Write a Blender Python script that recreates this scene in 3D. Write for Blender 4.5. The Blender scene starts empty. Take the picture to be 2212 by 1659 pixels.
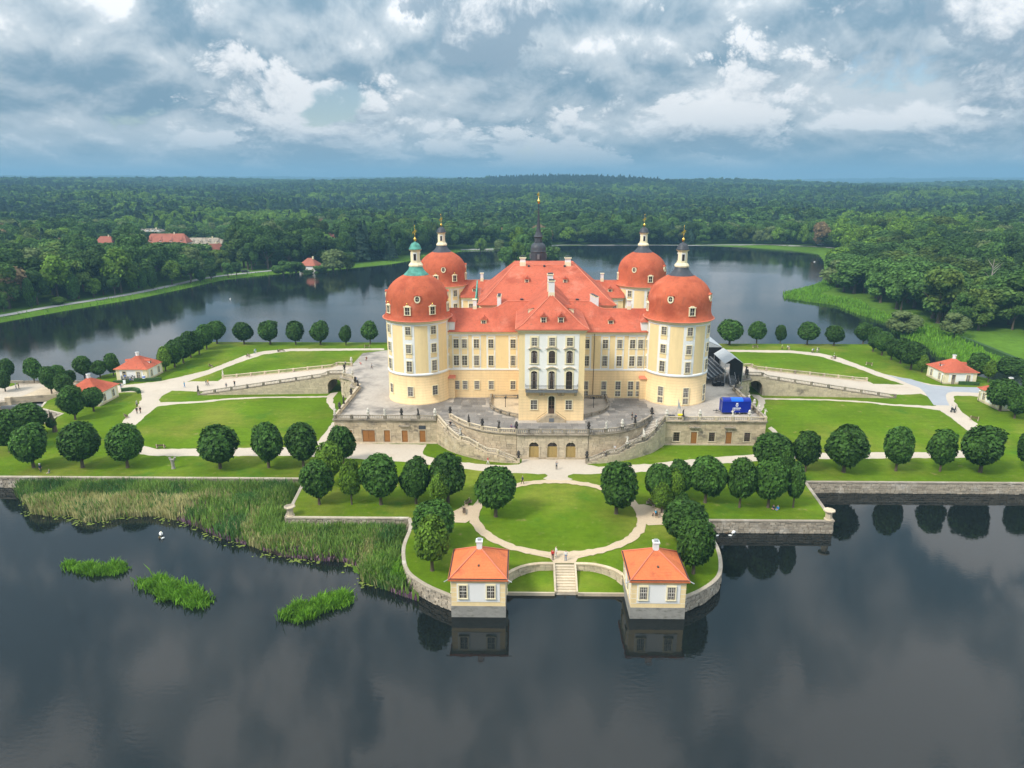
import bpy, math, random
import numpy as np
from mathutils import Vector, Matrix, Euler
from math import sin, cos, pi, radians, sqrt, atan2

SC = bpy.context.scene
COL = SC.collection

# ------------------------------------------------------------------ camera
FPX, CX, CY, HOR = 1522.0, 1106.0, 829.5, 388.0        # photograph read at 2212 x 1659
PITCH = math.atan((CY - HOR) / FPX)
YAW = radians(0.87)
CAM = Vector((-5.6, 0.0, 55.2))
cam_data = bpy.data.cameras.new('camera')
cam_data.sensor_fit = 'HORIZONTAL'
cam_data.sensor_width = 36.0
cam_data.lens = FPX / 2212.0 * 36.0
cam_data.clip_start = 0.5
cam_data.clip_end = 60000.0
cam = bpy.data.objects.new('camera', cam_data)
cam.location = CAM
cam.rotation_euler = (pi / 2 - PITCH, 0, YAW)
COL.objects.link(cam)
SC.camera = cam

# ------------------------------------------------------------------ world
SUN_EL, SUN_AZ = radians(47), radians(-128)            # azimuth from +Y towards +X
world = bpy.data.worlds.new('World')
SC.world = world
world.use_nodes = True


def build_world():
    nt = world.node_tree
    nt.nodes.clear()
    N, L = nt.nodes.new, nt.links.new

    def math_(op, a, b=None, clamp=False):
        n = N('ShaderNodeMath')
        n.operation = op
        n.use_clamp = clamp
        for i, v in enumerate((a, b)):
            if v is None:
                continue
            if isinstance(v, (int, float)):
                n.inputs[i].default_value = v
            else:
                L(v, n.inputs[i])
        return n.outputs[0]

    def ramp(fac, lo, hi):
        n = N('ShaderNodeMapRange')
        n.interpolation_type = 'SMOOTHSTEP'
        L(fac, n.inputs[0])
        n.inputs[1].default_value = lo
        n.inputs[2].default_value = hi
        return n.outputs[0]

    def mix(fac, a, b):
        n = N('ShaderNodeMix')
        n.data_type = 'RGBA'
        if isinstance(fac, (int, float)):
            n.inputs[0].default_value = fac
        else:
            L(fac, n.inputs[0])
        for i, v in ((6, a), (7, b)):
            if isinstance(v, tuple):
                n.inputs[i].default_value = (*v, 1)
            else:
                L(v, n.inputs[i])
        return n.outputs[2]

    sky = N('ShaderNodeTexSky')
    sky.sky_type = 'NISHITA'
    sky.sun_disc = False
    sky.sun_elevation = SUN_EL
    sky.sun_rotation = SUN_AZ
    sky.air_density = 1.0
    sky.dust_density = 0.4
    tc = N('ShaderNodeTexCoord')
    sep = N('ShaderNodeSeparateXYZ')
    L(tc.outputs['Generated'], sep.inputs[0])
    zc = math_('MAXIMUM', sep.outputs[2], 0.0)
    px = math_('MULTIPLY', sep.outputs[0], 2.3)
    py = math_('MULTIPLY', sep.outputs[1], 2.3)
    pz = math_('MULTIPLY', math_('LOGARITHM', math_('ADD', zc, .10), math.e), .72)
    cmb = N('ShaderNodeCombineXYZ')
    L(px, cmb.inputs[0])
    L(py, cmb.inputs[1])
    L(pz, cmb.inputs[2])
    P = cmb.outputs[0]

    def scaled(v, s, off=(0, 0, 0)):
        n = N('ShaderNodeMapping')
        L(v, n.inputs[0])
        n.inputs['Scale'].default_value = s if isinstance(s, tuple) else (s, s, s)
        n.inputs['Location'].default_value = off
        return n.outputs[0]

    def noise(v, s, det, rough, dist=0.0):
        n = N('ShaderNodeTexNoise')
        L(v, n.inputs['Vector'])
        n.inputs['Scale'].default_value = s
        n.inputs['Detail'].default_value = det
        n.inputs['Roughness'].default_value = rough
        n.inputs['Distortion'].default_value = dist
        return n.outputs[0]
    off = (2.3, 5.1, 0.4)

    def puffs(v, det):
        n = N('ShaderNodeTexVoronoi')
        n.feature = 'F1'
        n.normalize = True
        n.inputs['Scale'].default_value = 4.4
        n.inputs['Detail'].default_value = det
        n.inputs['Roughness'].default_value = .6
        n.inputs['Lacunarity'].default_value = 2.1
        L(v, n.inputs['Vector'])
        return math_('SUBTRACT', .62, n.outputs['Distance'])

    def warp(v):
        n = N('ShaderNodeTexNoise')
        L(v, n.inputs['Vector'])
        n.inputs['Scale'].default_value = 3.0
        n.inputs['Detail'].default_value = 3
        m = N('ShaderNodeVectorMath')
        m.operation = 'MULTIPLY_ADD'
        L(n.outputs[1], m.inputs[0])
        m.inputs[1].default_value = (.22, .22, .12)
        L(v, m.inputs[2])
        return m.outputs[0]

    def density(v, det):
        a = math_('MULTIPLY', noise(scaled(v, 1, off), 1.9, 2, .5), .75)
        b = math_('MULTIPLY', noise(scaled(v, 1, (7.3, 2.2, 1.7)), .8, 2, .5), .30)
        return math_('ADD', math_('ADD', a, b), math_('MULTIPLY', puffs(warp(scaled(v, 1, (1.1, 4.4, .3))), det), .50))

    def raised(v, dz):
        n = N('ShaderNodeVectorMath')
        L(v, n.inputs[0])
        n.inputs[1].default_value = (0, 0, dz)
        return n.outputs[0]

    def scale_v(v, s):
        n = N('ShaderNodeVectorMath')
        n.operation = 'SCALE'
        L(v, n.inputs[0])
        n.inputs['Scale'].default_value = s
        return n.outputs[0]
    base0 = math_('ADD', math_('MULTIPLY', noise(scaled(P, 1, off), 1.9, 2, .5), .75), math_('MULTIPLY', noise(scaled(P, 1, (7.3, 2.2, 1.7)), .8, 2, .5), .30))
    dens = density(P, 4)
    upd = density(raised(P, .04), 4)
    P2 = raised(P, .11)
    base1 = math_('ADD', math_('MULTIPLY', noise(scaled(P2, 1, off), 1.9, 2, .5), .75), math_('MULTIPLY', noise(scaled(P2, 1, (7.3, 2.2, 1.7)), .8, 2, .5), .30))
    lit2 = math_('ADD', math_('SUBTRACT', base0, base1), math_('MULTIPLY', math_('SUBTRACT', dens, upd), 1.0))
    cover = ramp(dens, .47, .53)
    light = ramp(lit2, -.15, .085)
    body = mix(light, (.235, .365, .475), (.68, .75, .80))
    body = mix(math_('MULTIPLY', ramp(dens, .80, .98), .3), body, (.27, .38, .48))
    white = math_('MULTIPLY', ramp(lit2, .03, .10), ramp(dens, .57, .64))
    body = mix(white, body, (.98, 1.0, 1.02))
    # separate cumulus heads in front of the cloud deck
    def heads(v, det):
        n = N('ShaderNodeTexVoronoi')
        n.feature = 'F1'
        n.normalize = True
        n.inputs['Scale'].default_value = 6.2
        n.inputs['Detail'].default_value = det
        n.inputs['Roughness'].default_value = .62
        n.inputs['Lacunarity'].default_value = 2.2
        L(warp(scaled(v, 1, (4.2, 9.4, 2.3))), n.inputs['Vector'])
        return math_('ADD', math_('MULTIPLY', noise(scaled(v, 1, (5.7, 1.9, 3.1)), 1.7, 1.5, .5), .95), math_('MULTIPLY', math_('SUBTRACT', .55, n.outputs['Distance']), .55))
    h0 = heads(P, 4)
    hl = math_('SUBTRACT', h0, heads(raised(P, .05), 4))
    hb = ramp(math_('ADD', math_('MULTIPLY', hl, 1.0), math_('MULTIPLY', math_('SUBTRACT', noise(scaled(P, 1, (5.7, 1.9, 3.1)), 1.7, 1.5, .5), noise(scaled(raised(P, .1), 1, (5.7, 1.9, 3.1)), 1.7, 1.5, .5)), 1.4)), -.10, .12)
    hc = mix(hb, (.30, .41, .51), (1.02, 1.03, 1.04))
    body = mix(math_('MULTIPLY', ramp(h0, .60, .655), .9), body, hc)
    # distant air between the clouds and the ground
    low = ramp(zc, -.035, .085)
    body = mix(low, (.285, .45, .57), body)
    # overcast sky: luminance grows steadily with elevation, as (1 + 2 sin h)
    body = scale_v(body, 1.0)
    L(math_('MULTIPLY', math_('ADD', math_('MULTIPLY', zc, 2.0), 1.0), .84), body.node.inputs['Scale'])
    bg1 = N('ShaderNodeBackground')
    L(sky.outputs[0], bg1.inputs[0])
    bg1.inputs[1].default_value = .11
    bg2 = N('ShaderNodeBackground')
    L(body, bg2.inputs[0])
    bg2.inputs[1].default_value = 1.0
    low2 = ramp(zc, .02, .08)
    cov = math_('MAXIMUM', cover, math_('SUBTRACT', 1.0, low2))
    ms = N('ShaderNodeMixShader')
    L(cov, ms.inputs[0])
    L(bg1.outputs[0], ms.inputs[1])
    L(bg2.outputs[0], ms.inputs[2])
    out = N('ShaderNodeOutputWorld')
    L(ms.outputs[0], out.inputs[0])


build_world()
world.cycles.sampling_method = 'MANUAL'
world.cycles.sample_map_resolution = 512

# ------------------------------------------------------------------ sun
sun_data = bpy.data.lights.new('sun', 'SUN')
sun_data.energy = 3.9
sun_data.angle = radians(14)
sun_data.color = (1.0, .93, .82)
sun = bpy.data.objects.new('sun', sun_data)
sd = Vector((sin(SUN_AZ) * cos(SUN_EL), cos(SUN_AZ) * cos(SUN_EL), sin(SUN_EL)))
sun.rotation_euler = (-sd).to_track_quat('-Z', 'Y').to_euler()
sun.location = (-100, -50, 200)
COL.objects.link(sun)

# ------------------------------------------------------------------ render settings
SC.render.engine = 'CYCLES'
SC.view_settings.view_transform = 'Standard'
SC.view_settings.look = 'None'
SC.view_settings.exposure = -0.06
SC.view_settings.gamma = 1.0
SC.view_settings.use_curve_mapping = False
cy = SC.cycles
cy.use_denoising = True
cy.max_bounces = 6
cy.diffuse_bounces = 3
cy.glossy_bounces = 3
cy.transmission_bounces = 3
cy.volume_bounces = 0
cy.transparent_max_bounces = 6
cy.caustics_reflective = False
cy.caustics_refractive = False
cy.use_adaptive_sampling = True
cy.adaptive_threshold = 0.02

# ------------------------------------------------------------------ reading ground points off the photograph
_f = Vector((-sin(YAW) * cos(PITCH), cos(YAW) * cos(PITCH), -sin(PITCH)))
_r = Vector((cos(YAW), sin(YAW), 0))
_u = _r.cross(_f)
GZ, TZ = 2.2, 7.4                                       # garden level, terrace level


def ray(px, py):
    return _f + _r * ((px - CX) / FPX) - _u * ((py - CY) / FPX)


def at(px, py, z=GZ):
    d = ray(px, py)
    return CAM + d * ((z - CAM.z) / d.z)


def aty(px, py, y):
    d = ray(px, py)
    return CAM + d * (y / d.y)


# ------------------------------------------------------------------ materials
MATS = {}


def mat(name, col, rough=.8, var=None, rnd=0.0, mix2=None, bump=None, metal=0.0, spec=.3, island=0.0,
        transl=0.0, emit=None, bands=None):
    """Procedural surface. var=(scale, amount, detail); mix2=(colour, scale, lo, hi); bump=(scale, strength, dist)"""
    m = bpy.data.materials.new(name)
    m.use_nodes = True
    nt = m.node_tree
    nt.nodes.clear()
    N, L = nt.nodes.new, nt.links.new
    pos = N('ShaderNodeNewGeometry').outputs['Position']

    def noise(scale, det=4, rough_=.6, vec=None, stretch=None):
        n = N('ShaderNodeTexNoise')
        v = vec or pos
        if stretch:
            mp = N('ShaderNodeMapping')
            mp.inputs['Scale'].default_value = stretch
            L(v, mp.inputs[0])
            v = mp.outputs[0]
        L(v, n.inputs['Vector'])
        n.inputs['Scale'].default_value = scale
        n.inputs['Detail'].default_value = det
        n.inputs['Roughness'].default_value = rough_
        return n.outputs[0]

    def mrange(fac, a, b, lo, hi, smooth=False):
        n = N('ShaderNodeMapRange')
        if smooth:
            n.interpolation_type = 'SMOOTHSTEP'
        L(fac, n.inputs[0])
        for i, v in enumerate((a, b, lo, hi)):
            n.inputs[i + 1].default_value = v
        return n.outputs[0]
    rgb = N('ShaderNodeRGB')
    rgb.outputs[0].default_value = (*col, 1)
    c = rgb.outputs[0]

    def mixc(fac, a, b, mode='MIX'):
        n = N('ShaderNodeMix')
        n.data_type = 'RGBA'
        n.blend_type = mode
        if isinstance(fac, (int, float)):
            n.inputs[0].default_value = fac
        else:
            L(fac, n.inputs[0])
        L(a, n.inputs[6])
        if isinstance(b, tuple):
            n.inputs[7].default_value = (*b, 1)
        else:
            L(b, n.inputs[7])
        return n.outputs[2]
    mixes = mix2 if isinstance(mix2, list) else ([mix2] if mix2 else [])
    for q in mixes:
        c2, s, lo, hi = q[:4]
        st = q[4] if len(q) > 4 else None
        c = mixc(mrange(noise(s, 5, .6, None, st), lo, hi, 0, 1, True), c, c2)

    def mulv(c, val):
        n = N('ShaderNodeVectorMath')
        n.operation = 'SCALE'
        L(c, n.inputs[0])
        L(val, n.inputs['Scale'])
        return n.outputs[0]
    if var:
        for v in (var if isinstance(var, list) else [var]):
            c = mulv(c, mrange(noise(v[0], v[2] if len(v) > 2 else 4, .6, None, v[3] if len(v) > 3 else None),
                               .25, .75, 1 - v[1], 1 + v[1]))
    if rnd:
        c = mulv(c, mrange(N('ShaderNodeObjectInfo').outputs['Random'], 0, 1, 1 - rnd, 1 + rnd))
    if island:
        c = mulv(c, mrange(N('ShaderNodeNewGeometry').outputs['Random Per Island'], 0, 1, 1 - island, 1 + island))
    if bands:   # horizontal courses: (height, width of joint, darkening)
        sp = N('ShaderNodeSeparateXYZ')
        L(pos, sp.inputs[0])
        fr = N('ShaderNodeMath')
        fr.operation = 'FRACT'
        dv = N('ShaderNodeMath')
        dv.operation = 'DIVIDE'
        L(sp.outputs[2], dv.inputs[0])
        dv.inputs[1].default_value = bands[0]
        L(dv.outputs[0], fr.inputs[0])
        c = mulv(c, mrange(fr.outputs[0], bands[1], bands[1] + .03, bands[2], 1))
    bs = N('ShaderNodeBsdfPrincipled')
    L(c, bs.inputs['Base Color'])
    bs.inputs['Roughness'].default_value = rough
    bs.inputs['Metallic'].default_value = metal
    bs.inputs['Specular IOR Level'].default_value = spec
    if emit:
        bs.inputs['Emission Color'].default_value = (*emit[0], 1)
        bs.inputs['Emission Strength'].default_value = emit[1]
    if bump:
        b = N('ShaderNodeBump')
        b.inputs['Strength'].default_value = bump[1]
        b.inputs['Distance'].default_value = bump[2]
        L(noise(bump[0], 4), b.inputs['Height'])
        L(b.outputs[0], bs.inputs['Normal'])
    sh = bs.outputs[0]
    if transl:
        t = N('ShaderNodeBsdfTranslucent')
        L(c, t.inputs[0])
        mx = N('ShaderNodeMixShader')
        mx.inputs[0].default_value = transl
        L(sh, mx.inputs[1])
        L(t.outputs[0], mx.inputs[2])
        sh = mx.outputs[0]
    out = N('ShaderNodeOutputMaterial')
    L(sh, out.inputs[0])
    MATS[name] = m
    return m


mat('lawn', (.096, .168, .008), .9, [(.09, .2, 3), (.9, .14, 4), (.5, .10, 3, (.25, 1.6, 1)), (9, .25, 3)],
    mix2=[((.165, .195, .026), .055, .45, .68), ((.065, .15, .012), .12, .55, .75), ((.21, .19, .07), .45, .60, .78)], bump=(14, .5, .05), spec=.03)
mat('meadow', (.085, .165, .018), .95, [(.02, .25, 4), (.4, .2, 4)], bump=(2, .6, .3), spec=.03)
mat('gravel', (.51, .44, .355), .95, [(.12, .07, 4), (3, .07, 4)], mix2=((.45, .37, .28), .2, .55, .8), bump=(12, .3, .02))
mat('sandpath', (.53, .42, .29), .95, [(.15, .08, 4), (3, .08, 4)], bump=(12, .3, .02))
mat('asphalt', (.33, .35, .38), .9, [(.2, .08, 4), (5, .07, 3)], bump=(20, .2, .01))
mat('roadgrey', (.30, .30, .29), .9, [(.2, .08, 4)])
mat('stone', (.52, .42, .29), .9, [(.5, .14, 5), (3, .12, 4)], rnd=.16,
    mix2=[((.15, .128, .105), .28, .50, .76, (1, 1, 2.2)), ((.60, .52, .40), .5, .55, .8)], bump=(6, .4, .04))
mat('stonelight', (.56, .47, .34), .9, [(.5, .12, 5), (3, .1, 4)], rnd=.12,
    mix2=[((.20, .172, .14), .3, .52, .76)], bump=(6, .3, .03))
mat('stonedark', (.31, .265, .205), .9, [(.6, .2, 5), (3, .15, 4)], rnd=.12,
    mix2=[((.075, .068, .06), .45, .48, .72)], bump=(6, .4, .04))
mat('rubble', (.40, .345, .27), .92, [(.7, .16, 5), (4, .12, 4)], rnd=.22,
    mix2=[((.50, .46, .40), .35, .5, .75), ((.14, .12, .09), .4, .62, .85)], bump=(5, .5, .05))
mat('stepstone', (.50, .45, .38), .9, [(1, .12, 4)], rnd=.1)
mat('greyplinth', (.30, .29, .26), .9, [(1.2, .14, 4)], mix2=[((.16, .155, .13), .8, .5, .72, (1, 1, 2.5)), ((.40, .38, .34), .5, .55, .8)])
mat('mortar', (.33, .275, .21), .95, [(1, .15, 4)])
mat('paving', (.40, .355, .305), .85, [(.25, .16, 5), (2, .1, 4)], rnd=.13,
    mix2=[((.17, .155, .14), .10, .46, .64), ((.50, .45, .39), .22, .62, .8)], bump=(5, .25, .02))
mat('pavingdark', (.20, .185, .17), .8, [(.3, .15, 5), (2, .12, 4)], rnd=.2,
    mix2=[((.42, .385, .34), .35, .60, .78)], bump=(5, .25, .02))
mat('yellow', (.86, .665, .36), .85, [(.12, .04, 4), (1.2, .03, 4), (1, .06, 4, (1.6, 1.6, .12))], bump=(8, .1, .01))
mat('ochre', (.86, .635, .35), .85, [(.12, .06, 4), (1.2, .04, 4), (1, .08, 4, (1.6, 1.6, .12))], bands=(.62, .10, .84), bump=(8, .1, .01))
mat('cream', (.82, .73, .50), .85, [(.3, .04, 4)])
mat('white', (.80, .80, .79), .8, [(.3, .04, 4), (2, .03, 4)])
mat('bluewhite', (.84, .825, .79), .85, [(.2, .03, 4)])
mat('roof', (.50, .128, .074), .9, [(.10, .14, 4), (1.5, .12, 4), (6, .18, 2, (1, 1, 2.2))], mix2=[((.36, .085, .05), .16, .44, .70), ((.56, .19, .125), .22, .55, .75), ((.30, .105, .065), .9, .56, .76, (1.5, 1.5, .3))],
    bump=(9, .4, .03), spec=.12)
mat('dome', (.50, .122, .060), .85, [(.15, .14, 4), (1.5, .11, 4), (6, .18, 2, (1, 1, 2.4))], mix2=[((.37, .082, .042), .25, .44, .70), ((.56, .17, .10), .3, .56, .76), ((.32, .10, .058), 1.1, .55, .76, (1.5, 1.5, .22))],
    bump=(9, .35, .03), spec=.15)
mat('roofold', (.36, .13, .09), .9, [(.3, .2, 4)], spec=.1)
mat('rooforange', (.64, .175, .062), .75, [(.4, .12, 4), (6, .14, 3)], mix2=((.45, .11, .05), .6, .5, .78), rnd=.05, bump=(9, .4, .02))
mat('eave', (.62, .20, .12), .7, [(1, .05, 4)])
mat('copper', (.10, .33, .265), .7, [(1.2, .25, 4)], mix2=((.05, .16, .13), .8, .45, .7))
mat('slate', (.055, .062, .075), .5, [(1.5, .2, 4)])
mat('gold', (.85, .55, .12), .25, metal=1.0)
mat('glass', (.035, .027, .024), .08, [(1.3, .5, 3)], rnd=.6, spec=.5)
mat('curtain', (.26, .24, .22), .9, [(3, .2, 3)])
mat('bars', (.62, .58, .50), .7)
mat('barsdark', (.13, .085, .06), .7)
mat('wood', (.33, .145, .04), .7, [(2, .12, 4, (6, 6, .6))], rnd=.08)
mat('woodgold', (.38, .27, .10), .7, [(2, .10, 4, (6, 6, .6))], rnd=.06)
mat('wooddark', (.10, .062, .04), .75, [(3, .2, 4)])
mat('iron', (.03, .03, .032), .55)
mat('metalgrey', (.45, .46, .47), .45, metal=.6)
mat('leaf', (.050, .114, .018), .55, [(.5, .3, 3)], rnd=.28, island=.55, transl=.22, spec=.12)
mat('leaflight', (.12, .215, .022), .6, [(.5, .3, 3)], rnd=.2, island=.5, transl=.25, spec=.12)
mat('leafforest', (.062, .124, .028), .68, [(.010, .48, 4), (.16, .22, 3)], rnd=.48, island=.40, transl=.2, spec=.06,
    mix2=((.105, .150, .030), .03, .52, .68))
mat('leafpale', (.135, .185, .06), .7, [(.3, .2, 3)], rnd=.15, island=.3, transl=.25, spec=.2)
mat('leafdry', (.24, .17, .085), .75, [(.3, .2, 3)], rnd=.2, island=.3, transl=.2, spec=.2)
mat('leafpine', (.022, .052, .026), .7, rnd=.3, island=.35, spec=.2)
mat('bark', (.115, .088, .062), .9, [(3, .25, 4, (3, 3, .6))], bump=(8, .6, .05))
mat('barkpale', (.34, .31, .27), .9, [(2, .2, 4)])
mat('reed', (.19, .31, .055), .75, [(.08, .22, 3)], island=.35, transl=.3,
    mix2=((.085, .19, .045), .10, .46, .60))
mat('reeddry', (.56, .52, .25), .8, [(.2, .2, 3)], island=.3, transl=.3, mix2=((.40, .39, .15), .12, .45, .65))
mat('reedbright', (.15, .32, .022), .75, [(.3, .25, 3)], island=.35, transl=.3)
mat('loosestrife', (.28, .15, .235), .8, [(.5, .25, 3)], island=.45, transl=.2, mix2=((.20, .17, .115), .3, .46, .6))
mat('duckweed', (.16, .21, .035), .8, [(.5, .3, 4)], mix2=((.05, .075, .02), 1.2, .5, .65))
mat('hedge', (.035, .085, .018), .8, [(1, .3, 4), (6, .4, 3)], bump=(7, 1.0, .15))
mat('skin', (.55, .32, .22), .6)
mat('statuewhite', (.62, .58, .51), .85, [(2, .15, 4)], rnd=.1)
mat('statuedark', (.055, .048, .042), .85, [(3, .3, 4)], rnd=.2)
mat('blue', (.004, .020, .27), .35, [(.6, .08, 3)])
mat('bluelight', (.005, .13, .75), .4)
mat('black', (.012, .012, .014), .6)
mat('darkgrey', (.045, .052, .062), .6, [(.8, .2, 4)], rnd=.25)
mat('canvas', (.42, .45, .47), .7, [(.6, .1, 4)])
mat('plastic_yellow', (.85, .70, .02), .45)
mat('lead', (.16, .17, .18), .5)
mat('swan', (.85, .85, .83), .6)
mat('duck', (.10, .07, .045), .7)
mat('carwhite', (.75, .76, .77), .3)
mat('tyre', (.02, .02, .02), .8)
mat('letter', (.80, .82, .84), .5)
mat('lamp_glass', (.7, .7, .68), .3)


def water_mat():
    m = bpy.data.materials.new('water')
    m.use_nodes = True
    nt = m.node_tree
    N, L = nt.nodes.new, nt.links.new
    bs = nt.nodes['Principled BSDF']
    bs.inputs['Base Color'].default_value = (.008, .011, .011, 1)
    bs.inputs['Roughness'].default_value = .035
    bs.inputs['IOR'].default_value = 1.42
    pos = N('ShaderNodeNewGeometry').outputs['Position']

    def noise(s, det, stretch):
        mp = N('ShaderNodeMapping')
        mp.inputs['Scale'].default_value = stretch
        L(pos, mp.inputs[0])
        n = N('ShaderNodeTexNoise')
        L(mp.outputs[0], n.inputs['Vector'])
        n.inputs['Scale'].default_value = s
        n.inputs['Detail'].default_value = det
        n.inputs['Roughness'].default_value = .55
        return n.outputs[0]
    patch = N('ShaderNodeMapRange')
    patch.interpolation_type = 'SMOOTHSTEP'
    L(noise(.012, 3, (1, 1.6, 1)), patch.inputs[0])
    for i, v in enumerate((.40, .62, .25, 1.0)):
        patch.inputs[i + 1].default_value = v
    # open water behind the castle is ruffled, the front bay lies calm
    sy = N('ShaderNodeSeparateXYZ')
    L(pos, sy.inputs[0])
    wind = N('ShaderNodeMapRange')
    L(sy.outputs[1], wind.inputs[0])
    for i, v in enumerate((150, 290, .8, 3.2)):
        wind.inputs[i + 1].default_value = v
    mul = N('ShaderNodeMath')
    mul.operation = 'MULTIPLY'
    L(patch.outputs[0], mul.inputs[0])
    L(wind.outputs[0], mul.inputs[1])
    b = N('ShaderNodeBump')
    L(mul.outputs[0], b.inputs['Strength'])
    b.inputs['Distance'].default_value = .010
    L(noise(1.1, 2, (1, 1.9, 1)), b.inputs['Height'])
    L(b.outputs[0], bs.inputs['Normal'])
    MATS['water'] = m


water_mat()


# ------------------------------------------------------------------ mesh builder
class MB:
    def __init__(s):
        s.v, s.f, s.m, s.cm, s.smooth = [], [], [], 0, []
        s.mats = []
        s.sm = False

    def use(s, name, smooth=False):
        if name not in s.mats:
            s.mats.append(name)
        s.cm = s.mats.index(name)
        s.sm = smooth
        return s

    def face(s, idx):
        s.f.append(tuple(idx))
        s.m.append(s.cm)
        s.smooth.append(s.sm)

    def poly(s, pts):
        b = len(s.v)
        s.v += [tuple(p) for p in pts]
        s.face(range(b, b + len(pts)))
        return s

    def hexa(s, p):
        """8 corners: bottom 4 ccw, top 4 ccw"""
        b = len(s.v)
        s.v += [tuple(q) for q in p]
        for q in ((3, 2, 1, 0), (4, 5, 6, 7), (0, 1, 5, 4), (1, 2, 6, 5), (2, 3, 7, 6), (3, 0, 4, 7)):
            s.face([b + i for i in q])
        return s

    def box(s, x0, x1, y0, y1, z0, z1):
        return s.hexa([(x0, y0, z0), (x1, y0, z0), (x1, y1, z0), (x0, y1, z0),
                       (x0, y0, z1), (x1, y0, z1), (x1, y1, z1), (x0, y1, z1)])

    def prism(s, pts, z0, z1, cap=True):
        b = len(s.v)
        n = len(pts)
        s.v += [(p[0], p[1], z0) for p in pts] + [(p[0], p[1], z1) for p in pts]
        for i in range(n):
            j = (i + 1) % n
            s.face((b + i, b + j, b + n + j, b + n + i))
        if cap:
            s.face(range(b + n, b + 2 * n))
            s.face(range(b + n - 1, b - 1, -1))
        return s

    def lathe(s, prof, seg=16, c=(0, 0), cap=True, a0=0.0):
        b = len(s.v)
        for r, z in prof:
            for k in range(seg):
                a = a0 + 2 * pi * k / seg
                s.v.append((c[0] + r * cos(a), c[1] + r * sin(a), z))
        for i in range(len(prof) - 1):
            for k in range(seg):
                j = (k + 1) % seg
                s.face((b + i * seg + k, b + i * seg + j, b + (i + 1) * seg + j, b + (i + 1) * seg + k))
        if cap:
            s.face([b + k for k in range(seg - 1, -1, -1)])
            e = b + (len(prof) - 1) * seg
            s.face([e + k for k in range(seg)])
        return s

    def tube(s, pts, rads, seg=6):
        b = len(s.v)
        n = len(pts)
        P = [Vector(p) for p in pts]
        for i, p in enumerate(P):
            t = (P[min(i + 1, n - 1)] - P[max(i - 1, 0)]).normalized()
            a = t.cross(Vector((0, 0, 1)))
            if a.length < .05:
                a = t.cross(Vector((1, 0, 0)))
            a.normalize()
            c = t.cross(a)
            for k in range(seg):
                w = 2 * pi * k / seg
                s.v.append(tuple(p + (a * cos(w) + c * sin(w)) * rads[i]))
        for i in range(n - 1):
            for k in range(seg):
                j = (k + 1) % seg
                s.face((b + i * seg + k, b + i * seg + j, b + (i + 1) * seg + j, b + (i + 1) * seg + k))
        s.face([b + k for k in range(seg - 1, -1, -1)])
        s.face([b + (n - 1) * seg + k for k in range(seg)])
        return s

    def sweep(s, path, section, closed=False):
        """path: list of (x,y,z); section: list of (offset to the left, height)"""
        b = len(s.v)
        n, k = len(path), len(section)
        P = [Vector(p) for p in path]
        for i, p in enumerate(P):
            if closed:
                t = P[(i + 1) % n] - P[i - 1]
                t0, t1 = P[i] - P[i - 1], P[(i + 1) % n] - P[i]
            else:
                t = P[min(i + 1, n - 1)] - P[max(i - 1, 0)]
                t0 = P[i] - P[max(i - 1, 0)] if i else t
                t1 = P[min(i + 1, n - 1)] - P[i] if i < n - 1 else t
            t.z = t0.z = t1.z = 0
            t.normalize()
            nn = Vector((-t.y, t.x, 0))
            ca = max(.5, t.dot(t1.normalized())) if t1.length > 1e-6 else 1
            for o, h in section:
                q = p + nn * (o / ca)
                s.v.append((q.x, q.y, p.z + h))
        m = n if closed else n - 1
        for i in range(m):
            i2 = (i + 1) % n
            for j in range(k):
                j2 = (j + 1) % k
                s.face((b + i * k + j, b + i2 * k + j, b + i2 * k + j2, b + i * k + j2))
        if not closed:
            s.face([b + j for j in range(k)])
            s.face([b + (n - 1) * k + j for j in range(k - 1, -1, -1)])
        return s

    def mesh(s, name):
        me = bpy.data.meshes.new(name)
        me.from_pydata(s.v, [], s.f)
        for mn in s.mats:
            me.materials.append(MATS[mn])
        me.polygons.foreach_set('material_index', s.m)
        me.polygons.foreach_set('use_smooth', s.smooth)
        me.update()
        return me

    def build(s, name, parent=None, loc=None, rz=0.0, scale=None):
        return link(name, s.mesh(name), parent, loc, rz, scale)


def link(name, data, parent=None, loc=None, rz=0.0, scale=None):
    o = bpy.data.objects.new(name, data)
    if loc is not None:
        o.location = loc
    if rz:
        o.rotation_euler = (0, 0, rz)
    if scale is not None:
        o.scale = scale if hasattr(scale, '__len__') else (scale,) * 3
    if parent is not None:
        o.parent = parent
    COL.objects.link(o)
    return o


def thing(name, label, cat, loc=(0, 0, 0), rz=0.0, group=None, scale=None):
    o = link(name, None, None, loc, rz, scale)
    o.empty_display_size = .5
    return tag(o, label, cat, group)


def tag(o, label, cat, group=None, kind=None):
    if label:
        o['label'] = label
    if cat:
        o['category'] = cat
    if group:
        o['group'] = group
    if kind:
        o['kind'] = kind
    return o


def stuff(o):
    o['kind'] = 'stuff'
    return o


def struct(o, label=None):
    o['kind'] = 'structure'
    if label:
        o['label'] = label
    return o


def copy_tree(o, parent=None):
    c = o.copy()
    COL.objects.link(c)
    if parent is not None:
        c.parent = parent
    for ch in o.children:
        copy_tree(ch, c)
    return c


def lerp(a, b, t):
    return a + (b - a) * t


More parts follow.
